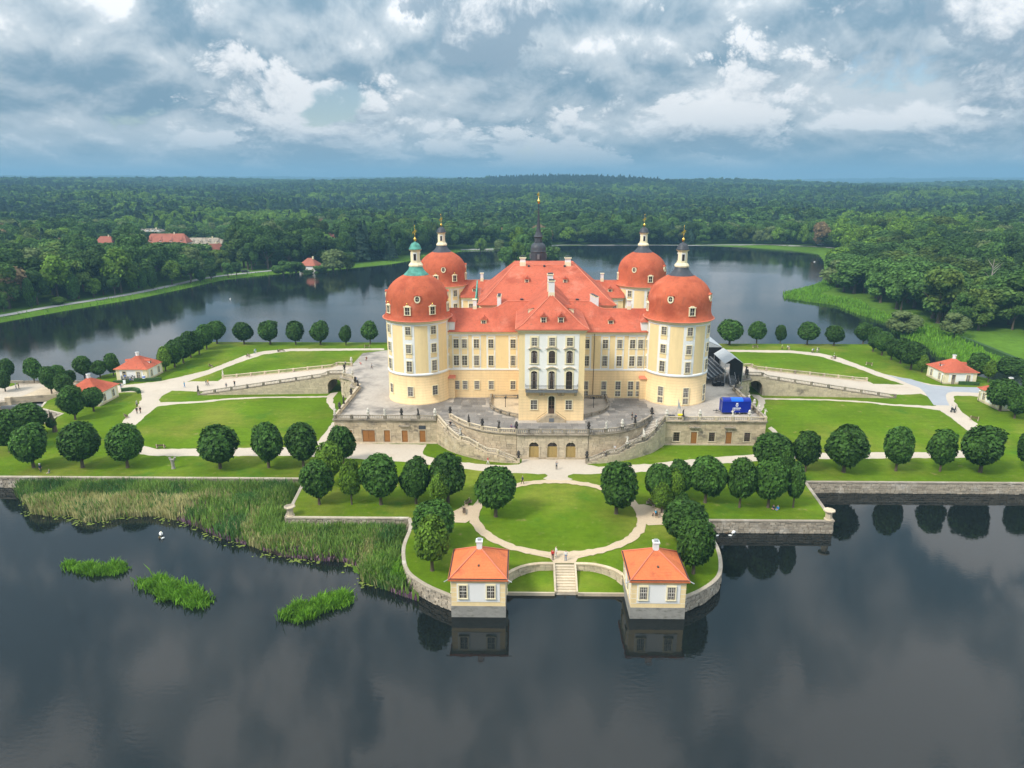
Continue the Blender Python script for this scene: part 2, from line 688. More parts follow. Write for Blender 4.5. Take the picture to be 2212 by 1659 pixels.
def catmull(pts, n=8, closed=False):
    """smooth curve through points"""
    P = [Vector(p) for p in pts]
    out = []
    m = len(P)
    rng = range(m) if closed else range(m - 1)
    for i in rng:
        p0 = P[(i - 1) % m] if closed or i > 0 else P[i]
        p1, p2 = P[i], P[(i + 1) % m]
        p3 = P[(i + 2) % m] if closed or i + 2 < m else p2
        for k in range(n):
            t = k / n
            out.append(.5 * ((2 * p1) + (p2 - p0) * t + (2 * p0 - 5 * p1 + 4 * p2 - p3) * t * t +
                             (3 * p1 - p0 - 3 * p2 + p3) * t ** 3))
    if not closed:
        out.append(P[-1])
    return out


def resample(pts, n):
    P = [Vector(p) for p in pts]
    d = [0]
    for a, b in zip(P, P[1:]):
        d.append(d[-1] + (b - a).length)
    out = []
    for k in range(n + 1):
        s = d[-1] * k / n
        i = 0
        while i < len(P) - 2 and d[i + 1] < s:
            i += 1
        t = (s - d[i]) / max(1e-9, d[i + 1] - d[i])
        out.append(P[i].lerp(P[i + 1], t))
    return out


def path_len(pts):
    return sum((Vector(b) - Vector(a)).length for a, b in zip(pts, pts[1:]))


RNG = random.Random(7)
# ================================================================== terrain, lake, island
from mathutils.geometry import tessellate_polygon

LAKE = [(-270, -250), (165, -250), (158, 100), (150, 160), (146, 190), (134, 211), (130, 224), (135, 240), (133, 252),
        (141, 278), (138, 298), (138, 322), (131, 329), (122, 340), (127, 356), (150, 378), (166, 398), (188, 440), (216, 500),
        (236, 557), (214, 594), (181, 615), (123, 623), (63, 622), (22, 617), (-20, 584), (-54, 571), (-94, 483),
        (-126, 450), (-146, 437), (-161, 422), (-177, 401), (-184, 366), (-191, 336), (-206, 302), (-215, 276), (-238, 238), (-270, 180)]


def seg_dist(X, Y, poly, closed=True):
    D = np.full(X.shape, 1e9)
    n = len(poly)
    for i in range(n if closed else n - 1):
        ax, ay = poly[i][:2]
        bx, by = poly[(i + 1) % n][:2]
        dx, dy = bx - ax, by - ay
        t = np.clip(((X - ax) * dx + (Y - ay) * dy) / (dx * dx + dy * dy + 1e-9), 0, 1)
        D = np.minimum(D, np.hypot(X - ax - t * dx, Y - ay - t * dy))
    return D


def inside(X, Y, poly):
    r = np.zeros(X.shape, bool)
    n = len(poly)
    for i in range(n):
        ax, ay = poly[i][:2]
        bx, by = poly[(i + 1) % n][:2]
        c = ((ay > Y) != (by > Y)) & (X < (bx - ax) * (Y - ay) / (by - ay + 1e-12) + ax)
        r ^= c
    return r


def lake_sd(X, Y):
    """distance to the shore, positive on land"""
    d = seg_dist(X, Y, LAKE)
    d = np.where(inside(X, Y, LAKE), -d, d)
    isl = 17 - np.hypot((X + 2) / 1.25, Y - 512)            # wooded spit in front of the far shore
    cau = np.where(X < -136, 8.0 - np.abs(Y - 171), -50)     # causeway to the west gate
    return np.maximum(np.maximum(d, isl), -60)


def hills(X, Y):
    R = np.hypot(X, Y - 100)
    t = np.clip((R - 500) / 2200, 0, 1)
    ridge = 33 + 8 * np.sin(X / 700 + 2.2) + 4 * np.sin(X / 260 + .5) + 2 * np.sin(X / 110)
    h = ridge * t * t * (3 - 2 * t) - 26 * np.clip((R - 2900) / 1500, 0, 1)
    h += np.clip((R - 420) / 600, 0, 1) * (5 * np.sin(X / 310 + 1.0) * np.cos(Y / 390 + .4) + 3 * np.sin(X / 131 + Y / 170))
    t2 = np.clip((R - 5200) / 3000, 0, 1)
    h += t2 * (42 + 22 * np.sin(X / 1700 + 3.4))
    e = np.clip((X - 140) / 160, 0, 1) * np.clip((Y - 230) / 150, 0, 1) * np.clip((900 - Y) / 300, 0, 1)
    return h + 5 * e


def ground_z(X, Y):
    X, Y = np.asarray(X, float), np.asarray(Y, float)
    return np.clip(lake_sd(X, Y) * .2, -2.0, 1.1) + hills(X, Y)


def axis_steps(stops):
    out = [stops[0][0]]
    for (a, s), (b, _) in zip(stops, stops[1:]):
        n = max(1, round((b - a) / s))
        out += [a + (b - a) * (k + 1) / n for k in range(n)]
    return out


def build_ground():
    xs = axis_steps([(-8400, 600), (-3000, 150), (-900, 40), (-340, 5), (300, 40), (900, 150), (3000, 600), (8400, 0)])
    ys = axis_steps([(-700, 60), (60, 12), (150, 5), (660, 40), (1500, 150), (4000, 400), (9400, 0)])
    X, Y = np.meshgrid(xs, ys)
    Z = ground_z(X, Y)
    nx, ny = len(xs), len(ys)
    V = np.stack([X.ravel(), Y.ravel(), Z.ravel()], 1)
    i = np.arange(nx * ny).reshape(ny, nx)
    F = np.stack([i[:-1, :-1], i[:-1, 1:], i[1:, 1:], i[1:, :-1]], -1).reshape(-1, 4)
    me = bpy.data.meshes.new('ground')
    me.from_pydata(V.tolist(), [], F.tolist())
    me.materials.append(MATS['meadow'])
    me.polygons.foreach_set('use_smooth', [True] * len(F))
    struct(link('ground', me))


build_ground()
struct(MB().use('water').poly([(-400, -300, 0), (330, -300, 0), (330, 700, 0), (-400, 700, 0)]).build('lake'))

ZUP = [0]


def ragged(pts, step=1.1, amp=.16, seed=1):
    R = random.Random(seed)
    out = []
    n = len(pts)
    for i in range(n):
        a, b = Vector(pts[i][:2]), Vector(pts[(i + 1) % n][:2])
        k = max(1, int((b - a).length / step))
        for j in range(k):
            q = a.lerp(b, j / k)
            out.append((q.x + R.gauss(0, amp), q.y + R.gauss(0, amp)))
    return out


def flat(name, pts, z, m, parent=None, lift=True, rag=0):
    """a level sheet; each further sheet lies 4 mm above the one before"""
    if rag:
        pts = ragged(pts, 1.0, rag, len(pts))
    if lift:
        ZUP[0] += 1
        z += .004 * ZUP[0]
    P = [Vector((p[0], p[1], z)) for p in pts]
    tri = tessellate_polygon([P])
    mb = MB().use(m)
    mb.v = [tuple(p) for p in P]
    for t in tri:
        a, b, c = (P[i] for i in t)
        mb.face(t if (b - a).cross(c - a).z > 0 else t[::-1])
    return mb.build(name, parent)


PROM_L = [(-24, 104), (-23.3, 100.7), (-23.4, 95), (-22.7, 90.6), (-21.7, 87.8), (-20.3, 85.9), (-18.0, 83.8), (-14.7, 81.6)]
PROM_R = [(15.7, 81.8), (18.0, 83.2), (20.3, 85.2), (22.1, 87.6), (23.2, 91), (23.8, 95), (23.8, 99), (24.6, 104)]
BAS_L = [(-7.6, 87.2), (-6.6, 88.4), (-5.2, 89.4), (-3.2, 90.1), (-.9, 90.2)]
BAS_R = [(2.1, 90.2), (4.4, 90.1), (6.3, 89.4), (7.7, 88.4), (8.6, 87.2)]
ISLAND = ([(-114, 119.5), (-45.6, 119.5), (-44.2, 104)] + PROM_L + [(-14.7, 87.2)] + BAS_L + BAS_R +
          [(15.7, 87.2)] + PROM_R + [(44.8, 104), (46.2, 119.5), (114, 119.5), (114, 156), (122, 160), (124, 165), (124, 190),
           (120, 196), (114, 200), (114, 232.5), (-114, 232.5), (-114, 200), (-120, 196), (-124, 190), (-124, 165), (-122, 160),
           (-114, 156)])
lawn = struct(flat('island_lawn', ISLAND, GZ, 'lawn', lift=False))
# body of the island under the lawn, faced by the quay walls
mb = MB().use('mortar')
n_ = len(ISLAND)
for i in range(n_):
    a, b = ISLAND[i], ISLAND[(i + 1) % n_]
    mb.poly([(a[0], a[1], -1.5), (b[0], b[1], -1.5), (b[0], b[1], GZ - .01), (a[0], a[1], GZ - .01)])
struct(mb.build('island_bank'))

# ------------------------------------------------------------------ paths
W = lambda pts: [at(x, y)[:2] for x, y in pts]
mir = lambda pts: [(-p[0], p[1]) for p in pts][::-1]
front = [(296, 948), (312, 963.6), (340, 969.6), (430, 969), (560, 967), (650, 966), (689, 951.6), (719, 911.6), (735, 925), (735, 957),
         (921, 960), (914, 972), (914, 981), (922, 986), (935, 989.5), (1001, 998.7), (1043, 1003), (1085, 1005), (1125, 1003), (1128, 985), (1265, 985),
         (1268, 1003), (1293, 1008), (1358, 1004.5), (1403, 1002), (1481, 993.6), (1548, 987), (1625, 982), (1690, 975),
         (1700, 967.5), (1660, 925), (1667, 921), (1720, 974), (1763, 978), (2050, 977), (2076, 972), (2094, 930),
         (2033, 885), (2060, 883), (2110, 918.5), (2102, 965), (2086, 989), (1763, 991.5), (1713, 991), (1636, 995.6), (1558, 1001.6), (1450, 1013),
         (1364, 1021.6), (1300, 1023), (1240, 1024.5), (1229, 1027), (1226, 1031), (1236, 1034), (1215, 1043), (1190, 1043), (1174, 1033.5), (1181, 1030), (1181, 1026),
         (1176, 1024), (1105, 1022), (1043, 1018), (1001, 1013), (871, 997.6), (755, 990.6),
         (656, 985), (560, 985), (430, 985), (330, 985), (296, 979), (270, 958), (258, 932), (266, 907.6), (290, 921.6)]
struct(flat('front_path', W(front), GZ, 'gravel', rag=.11))
west = [(252, 833.6), (290, 829.6), (346, 823.6), (442, 801.6), (469, 791.6), (529, 767.6), (569, 758.6), (629, 753.2), (830, 752.4),
        (830, 756.4), (629, 758.4), (569, 765.6), (509, 785.6), (455, 807), (403, 824.6), (470, 823), (484, 815), (505, 812),
        (486, 834), (429, 846), (372, 843.6), (352, 853), (344, 863.6), (346, 869.2), (400, 868), (442, 865.6), (489, 860.8), (569, 857), (707, 855.6),
        (715, 849.6), (731, 847), (724, 855), (719, 863), (720, 870), (727, 885), (723, 891), (709, 875.6), (705, 863.6), (707, 858.6), (569, 859.6), (489, 863.6),
        (442, 869.4), (380, 873), (340, 878.6), (320, 893.6), (290, 921.6), (266, 907.6), (296, 879.6), (306, 859.6), (304, 847.6),
        (270, 847), (252, 849)]
WEST = W(west)
WEST = [(-124, 182.6)] + WEST + [(-124, 172.2)]
struct(flat('west_path', WEST, GZ, 'gravel', rag=.11))
EAST = mir([p for p in WEST])
struct(flat('east_path', EAST, GZ, 'gravel', rag=.11))
T2 = lambda pts: W([(1843 + .1666 * x, 663.6 + .1666 * y) for x, y in pts])
struct(flat('asphalt_drive', T2([(420, 870), (560, 905), (740, 930), (980, 1010), (1200, 1030), (1640, 1040), (1750, 1045), (1750, 1112), (1600, 1110),
                                 (1300, 1095), (1225, 1110), (1200, 1140), (1210, 1200), (1250, 1275), (1045, 1270), (930, 1110), (860, 1045), (720, 995), (560, 925)]), GZ, 'asphalt'))
# ring round the lawn in front of the castle
RC, RI, RO = (.35, 105.7), (12.9, 12.25), (14.5, 13.75)
ring = MB().use('sandpath')
ns = 110
R_ = random.Random(8)
for k in range(ns + 1):
    a = 2 * pi * k / ns
    j0, j1 = (R_.gauss(0, .11), R_.gauss(0, .11)) if 0 < k < ns else (0, 0)
    ring.v.append((RC[0] + (RI[0] + j0) * cos(a), RC[1] + (RI[1] + j0) * sin(a), GZ + .075))
    ring.v.append((RC[0] + (RO[0] + j1) * cos(a), RC[1] + (RO[1] + j1) * sin(a), GZ + .075))
for k in range(ns):
    ring.face((2 * k, 2 * k + 1, 2 * k + 3, 2 * k + 2))
ring = struct(ring.build('ring_path'))
struct(flat('bench_bay_path', [(-13, 108.5), (-15.2, 108.8), (-17.3, 106), (-17.3, 102.6), (-14.6, 102.4), (-13.5, 104)], GZ + .02, 'sandpath'))
struct(flat('bench_bay_path', mir([(-13, 109.3), (-15.2, 109.6), (-19.0, 107), (-19.6, 102.6), (-14.6, 102.0), (-13.5, 104)]), GZ + .02, 'sandpath'))
struct(flat('stair_head_path', [(-.9, 90.25), (2.1, 90.25), (2.6, 91.6), (5.0, 92.7), (3, 93.4), (.6, 93.3), (-2.4, 93.4), (-4.4, 92.7), (-1.5, 91.6)], GZ + .02, 'sandpath'))
# low lawns and basin in front of the lake stairs
for nm, pts in (('basin_lawn', [(-7.6, 85.6), (-1.0, 85.6), (-1.0, 90.1), (-3.2, 90.0), (-5.2, 89.3), (-6.6, 88.3), (-7.6, 87.1)]),
                ('basin_lawn', [(2.2, 85.6), (8.6, 85.6), (8.6, 87.1), (7.7, 88.3), (6.3, 89.3), (4.4, 90.0), (2.2, 90.1)])):
    mb = MB().use('lawn')
    mb.v = [(p[0], p[1], .45 + max(0, (p[1] - 86) * .16)) for p in pts]
    for t in tessellate_polygon([[Vector(v) for v in mb.v]]):
        a, b, c = (Vector(mb.v[i]) for i in t)
        mb.face(t if (b - a).cross(c - a).z > 0 else t[::-1])
    mb.use('stonelight')
    x0, x1 = min(p[0] for p in pts), max(p[0] for p in pts)
    mb.box(x0, x1, 85.35, 85.6, -1, .46)
    struct(mb.build(nm))


# ------------------------------------------------------------------ masonry
def stone_mesh(i=.014):
    mb = MB()
    mb.v = [(-.5, 0, -.5), (.5, 0, -.5), (.5, 0, .5), (-.5, 0, .5),
            (-.5 + i, -1, -.5 + i), (.5 - i, -1, -.5 + i), (.5 - i, -1, .5 - i), (-.5 + i, -1, .5 - i)]
    for f in ((4, 5, 6, 7), (0, 1, 5, 4), (1, 2, 6, 5), (2, 3, 7, 6), (3, 0, 4, 7)):
        mb.face(f)
    return mb


_stone_cache = {}


def stone_data(m):
    if m not in _stone_cache:
        s = stone_mesh(.05 if m == 'rubble' else .014)
        s.use(m)
        _stone_cache[m] = s.mesh('stone')
    return _stone_cache[m]


def poly_param(pts):
    P = [Vector((p[0], p[1])) for p in pts]
    d = [0]
    for a, b in zip(P, P[1:]):
        d.append(d[-1] + (b - a).length)

    def f(u):
        i = 0
        while i < len(P) - 2 and d[i + 1] < u:
            i += 1
        t = (u - d[i]) / max(1e-9, d[i + 1] - d[i])
        p = P[i].lerp(P[i + 1], t)
        tg = (P[i + 1] - P[i]).normalized()
        return p, tg
    return f, d[-1]


def masonry(parent, pts, z0, z1, course=.5, length=(.7, 1.3), openings=(), m='stone', thick=.12, seed=1, gap=.02, ztop=None,
            rough=0.0, name='stone', limit=300):
    """stones laid in courses along a line; outward is to the right of the line"""
    R = random.Random(seed)
    f, Ltot = poly_param(pts)
    stones = []
    z = z0
    while z < z1 - .08:
        h = min(course * R.uniform(.85, 1.15), z1 - z)
        if z1 - z - h < .15:
            h = z1 - z
        segs = [(0, Ltot)]
        for (a, b, c, d) in openings:
            if z + h > c + .02 and z < d - .02:
                ns_ = []
                for s, e in segs:
                    if b <= s or a >= e:
                        ns_.append((s, e))
                    else:
                        if a > s:
                            ns_.append((s, a))
                        if b < e:
                            ns_.append((b, e))
                segs = ns_
        for s, e in segs:
            u = s
            while u < e - .02:
                l = R.uniform(*length)
                if e - u - l < length[0] * .6:
                    l = e - u
                um = u + l / 2
                if ztop is None or z + h <= ztop(um) + .05:
                    p, tg = f(um)
                    stones.append((p.x, p.y, z + h / 2, atan2(tg.y, tg.x), l - gap, h - gap, thick * (1 + rough * R.uniform(-1, 1))))
                elif z < ztop(um) - .12:
                    hh = ztop(um) - z
                    p, tg = f(um)
                    stones.append((p.x, p.y, z + hh / 2, atan2(tg.y, tg.x), l - gap, hh - gap, thick))
                u += l
        z += h
    stones.sort(key=lambda s: (s[0] - CAM.x) ** 2 + (s[1] - CAM.y) ** 2 if len(stones) > limit else 0)
    me = stone_data(m)
    for s in stones[:limit]:
        o = link(name, me, parent, (s[0], s[1], s[2]), s[3], (s[4], s[6], s[5]))
    rest = stones[limit:]
    if rest:
        mb = MB().use(m)
        base = stone_mesh(.05 if m == 'rubble' else .014)
        for s in rest:
            b = len(mb.v)
            c, sn = cos(s[3]), sin(s[3])
            for v in base.v:
                x, y, zz = v[0] * s[4], v[1] * s[6], v[2] * s[5]
                mb.v.append((s[0] + x * c - y * sn, s[1] + x * sn + y * c, s[2] + zz))
            for fc in base.f:
                mb.face([b + i for i in fc])
        stuff(mb.build('stonework', parent))


def quay(label, pts, seed, z1=GZ, m='rubble', course=.42, length=(.45, 1.1)):
    t = thing('quay_wall', label, 'wall', (0, 0, 0), group='stone quay walls around the island')
    masonry(t, pts, -.25, z1 - .14, course, length, (), m, .14, seed, .04, rough=.5)
    c = MB().use('rubble' if m == 'rubble' else 'stone').sweep([(p[0], p[1], z1 - .16) for p in pts], [(.35, 0), (-.2, 0), (-.2, .2), (.35, .2)])
    c.build('coping', t)
    return t


quay('low rubble quay wall in the reeds at the front left of the island', [(-114, 119.5), (-45.6, 119.5)], 1)
quay('short rubble quay wall of the left bastion between the reeds and the trees', [(-45.6, 119.5), (-44.2, 104)], 2)
quay('front quay wall of the left bastion half hidden behind reeds', [(-44.2, 104), (-24, 104)], 3)
quay('curved quay wall left of the left lake pavilion', catmull([(p[0], p[1], 0) for p in PROM_L], 4), 4)
quay('curved pale quay wall right of the right lake pavilion', catmull([(p[0], p[1], 0) for p in PROM_R], 4), 5)
quay('front quay wall of the right bastion above the swans', [(24.6, 104), (44.8, 104)], 6)
quay('side quay wall of the right bastion', [(44.8, 104), (46.2, 119.5)], 7)
quay('long straight quay wall under the row of trees at the right', [(46.2, 119.5), (114, 119.5)], 8)
quay('quay wall below the gatehouse behind the pollarded stump', [(-124, 165), (-122, 160), (-114, 156), (-114, 119.5)], 9)
for pts, lb, sd_ in ((BAS_L, 'curved retaining wall left of the lake stairs', 11), (BAS_R, 'curved retaining wall right of the lake stairs', 12)):
    quay(lb, catmull([(p[0], p[1], 0) for p in pts], 4), sd_, m='stonelight', course=.5, length=(.8, 1.5))
# bastion corner posts
for x, lb in ((-43.6, 'stone corner post with flat cap on the left bastion among the reeds'), (44.2, 'stone corner post with flat cap on the right bastion above open water')):
    t = thing('corner_post', lb, 'post', (x, 104.6, GZ), group='bastion corner posts')
    MB().use('stonelight').lathe([(.72, 0), (.72, .12), (.55, .2), (.55, 1.35), (.6, 1.4)], 8).build('shaft', t)
    MB().use('stonelight').lathe([(.62, 1.4), (.95, 1.52), (.95, 1.68), (.8, 1.74)], 8).build('cap', t)
# lake stairs
t = thing('lake_stairs', 'wide stone stairs leading down to the water between the two pavilions', 'stairs', (.6, 88, 0))
for k in range(10):
    z = GZ - .19 * (k + 1) + .02
    MB().use('stonelight').box(-1.35, 1.35, 90.15 - .42 * (k + 1) - 88 - .03, 90.15 - .42 * k - 88, z - .16, z + .02).build('step', t)
for s in (-1, 1):
    MB().use('stonelight').hexa([(s * 1.5 - .14, -2.3, -.8), (s * 1.5 + .14, -2.3, -.8), (s * 1.5 + .14, 2.2, -.8), (s * 1.5 - .14, 2.2, -.8),
                             (s * 1.5 - .14, -2.3, .5), (s * 1.5 + .14, -2.3, .5), (s * 1.5 + .14, 2.2, GZ + .1), (s * 1.5 - .14, 2.2, GZ + .1)]).build('string_wall', t)
MB().use('stonedark').hexa([(-1.35, -2.4, -1), (1.35, -2.4, -1), (1.35, 2.1, -1), (-1.35, 2.1, -1), (-1.35, -2.4, .0), (1.35, -2.4, .0), (1.35, 2.1, 1.75), (-1.35, 2.1, 1.75)]).build('core', t)

# causeway and bridge at the west gate
t = thing('causeway', 'walled gravel causeway with small arched bridge at the left edge', 'causeway', (-133, 171, 0))
mb = MB().use('mortar')
cw = [(-124, 168.6), (-133, 165.6), (-142, 161.0), (-165, 160.5), (-290, 160.5), (-290, 181.5), (-165, 181.5), (-140, 181.5), (-133, 182.5), (-124, 182.6)]
loc = [(p[0] + 133, p[1] - 171) for p in cw]
mb.prism([p for p in loc if p[0] < 1], -1.5, GZ - .03).build('core', t)
MB().use('gravel').prism([(0, -4.2), (0, 11.3), (-7, 9.0), (-150, 8.6), (-150, -7.4), (-10, -7.4)][::-1], GZ - .03, GZ + .0).build('roadway', t)
for yy in ((7.4, 10.4), (-10.2, -8.2)):
    MB().use('lawn').box(-150, -9, yy[0], yy[1], GZ - .03, GZ + .03).build('verge', t)
MB().use('stone').prism([(0, -5.4), (9, -2.4), (9, 11.6), (0, 11.5)], GZ - .55, GZ).build('bridge_deck', t)
masonry(t, [(-157, -10.5), (-9, -10), (0, -5.4)], -.2, GZ, .5, (.7, 1.4), (), 'stone', .15, 13)
ar = MB().use('stone')
arc = [(9 * (1 - cos(pi * k / 12)) / 2, 1.5 * sin(pi * k / 12)) for k in range(13)]
for (a, b) in zip(arc, arc[1:]):
    def yl(x):
        return -5.4 + x / 9 * 3.0 - .1
    ar.hexa([(a[0], yl(a[0]), a[1] * 1.0), (b[0], yl(b[0]), b[1]), (b[0], yl(b[0]) + .6, b[1]), (a[0], yl(a[0]) + .6, a[1]),
             (a[0], yl(a[0]), GZ), (b[0], yl(b[0]), GZ), (b[0], yl(b[0]) + .6, GZ), (a[0], yl(a[0]) + .6, GZ)])
ar.build('arch', t)
MB().use('stone').box(-1.2, .2, -5.9, -4.9, 0, GZ + 1.0).build('pier', t)
MB().use('stone').hexa([(-.2, -5.45, GZ), (9.5, -2.35, GZ), (9.5, -2.0, GZ), (-.2, -5.05, GZ), (-.2, -5.45, GZ + .9), (9.5, -2.35, GZ + .9), (9.5, -2.0, GZ + .9), (-.2, -5.05, GZ + .9)]).build('parapet', t)
MB().use('stonedark').box(-150, 9, 10.9, 11.3, 0, GZ + .55).build('far_parapet', t)
MB().use('lead').box(-3, 8, -6.6, -4.6, .55, 1.25).build('weir_gate', t)
# ================================================================== the castle
castle = thing('castle', 'yellow and white baroque castle with four round domed towers and red roofs', 'castle', (0, 155, TZ))
C0 = Vector((0, 155, TZ))                                # castle parts are built in world coordinates, shifted to its base


class CB(MB):
    """builder that takes world coordinates and hangs the part under the castle"""
    off = C0

    def put(s, name, parent=None):
        s.v = [(v[0] - s.off.x, v[1] - s.off.y, v[2] - s.off.z) for v in s.v]
        return s.build(name, parent or castle)


def window_mesh(w, h, style):
    """local: x across, z up from the sill, front towards -y"""
    key = ('win', round(w, 2), round(h, 2), style)
    if key in _stone_cache:
        return _stone_cache[key]
    fr = MB()
    surround = {'y': 'cream', 'w': 'cream', 'n': 'yellow', 's': 'stonelight', 'd': 'barsdark'}[style[0]]
    e = .17 if style[0] in 'yw' else .13
    fr.use(surround)
    ztop = h
    if 'a' not in style:
        fr.box(-w / 2 - e, w / 2 + e, -.12, 0, h, h + e)
    fr.box(-w / 2 - e - .04, w / 2 + e + .04, -.17, 0, -.13, 0)
    fr.box(-w / 2 - e, -w / 2, -.12, 0, 0, ztop)
    fr.box(w / 2, w / 2 + e, -.12, 0, 0, ztop)
    pane = MB().use('glass')
    if 'a' in style:
        n = 8
        arc = [(-w / 2 * cos(pi * k / n), h + w / 2 * .75 * sin(pi * k / n)) for k in range(n + 1)]
        out = [((1 + 2 * e / w) * x, h + (z - h) * (1 + 2 * e / w)) for x, z in arc]
        for k in range(n):
            a, b, c, d = arc[k], arc[k + 1], out[k + 1], out[k]
            fr.hexa([(a[0], -.12, a[1]), (b[0], -.12, b[1]), (b[0], 0, b[1]), (a[0], 0, a[1]),
                     (d[0], -.12, d[1]), (c[0], -.12, c[1]), (c[0], 0, c[1]), (d[0], 0, d[1])])
        pane.poly([(-w / 2, -.02, 0), (w / 2, -.02, 0)] + [(x, -.02, z) for x, z in arc[::-1]])
    else:
        pane.poly([(-w / 2, -.02, 0), (w / 2, -.02, 0), (w / 2, -.02, h), (-w / 2, -.02, h)])
    bars = MB().use('barsdark' if 'k' in style else 'bars')
    t = .035
    top = h + (w * .35 if 'a' in style else 0)
    bars.box(-t * 1.3, t * 1.3, -.065, -.022, 0, top)
    bars.box(-w / 2, w / 2, -.07, -.021, h * .52, h * .52 + .09)
    for q in (.26, .78):
        bars.box(-w / 2, w / 2, -.05, -.023, h * q, h * q + .035)
    for q in (-.25, .25):
        bars.box(w * q - .017, w * q + .017, -.05, -.0225, 0, h)
    bars.use('barsdark')
    bars.box(-w / 2, -w / 2 + .06, -.06, -.024, 0, h)
    bars.box(w / 2 - .06, w / 2, -.06, -.024, 0, h)
    drawn = MB()
    drawn.v, drawn.f, drawn.m, drawn.smooth, drawn.mats = list(pane.v), list(pane.f), list(pane.m), list(pane.smooth), list(pane.mats)
    drawn.use('curtain')
    for s_ in (-1, 1):
        drawn.poly([(s_ * w / 2, -.0215, h * .05), (s_ * w * .28, -.0215, h * .05), (s_ * w * .14, -.0215, h), (s_ * w / 2, -.0215, h)][::s_])
    r = (fr.mesh('window'), (pane.mesh('pane'), drawn.mesh('pane')), bars.mesh('glazing_bars'))
    _stone_cache[key] = r
    return r


def window(parent, x, y, z, w, h, rz=0.0, style='y', name='window'):
    a, b, c = window_mesh(w, h, style)
    o = link(name, a, parent, (x, y, z), rz)
    link('pane', b[1 if RNG.random() < .3 else 0], o)
    link('glazing_bars', c, o)
    return o


def cwin(x, y, z0, z1, w, rz=0.0, style='y'):
    return window(castle, x - C0.x, y - C0.y, z0 - C0.z, w, z1 - z0, rz, style)


def pol(c, r, a):
    """point on a tower; a = angle from the front (-y), positive to +x"""
    return (c[0] + r * sin(a), c[1] - r * cos(a))


def curved(mb, c, r0, r1, a0, a1, z0, z1, n=None):
    n = n or max(1, round(abs(a1 - a0) / radians(6)))
    for k in range(n):
        b0, b1 = lerp(a0, a1, k / n), lerp(a0, a1, (k + 1) / n)
        p, q, s, t = pol(c, r1, b0), pol(c, r1, b1), pol(c, r0, b1), pol(c, r0, b0)
        mb.hexa([(*p, z0), (*q, z0), (*s, z0), (*t, z0), (*p, z1), (*q, z1), (*s, z1), (*t, z1)])


DOME = [(7.62, 26.05), (7.45, 26.25), (7.15, 26.7), (6.95, 27.3), (6.86, 28.2), (6.88, 29.2), (6.86, 30.2), (6.68, 31.2), (6.33, 32.1),
        (5.8, 32.95), (5.1, 33.7), (4.3, 34.3), (3.4, 34.85), (2.75, 35.2)]


def dome_r(z):
    for (r0, z0), (r1, z1) in zip(DOME, DOME[1:]):
        if z0 <= z <= z1:
            return lerp(r0, r1, (z - z0) / (z1 - z0))
    return 3


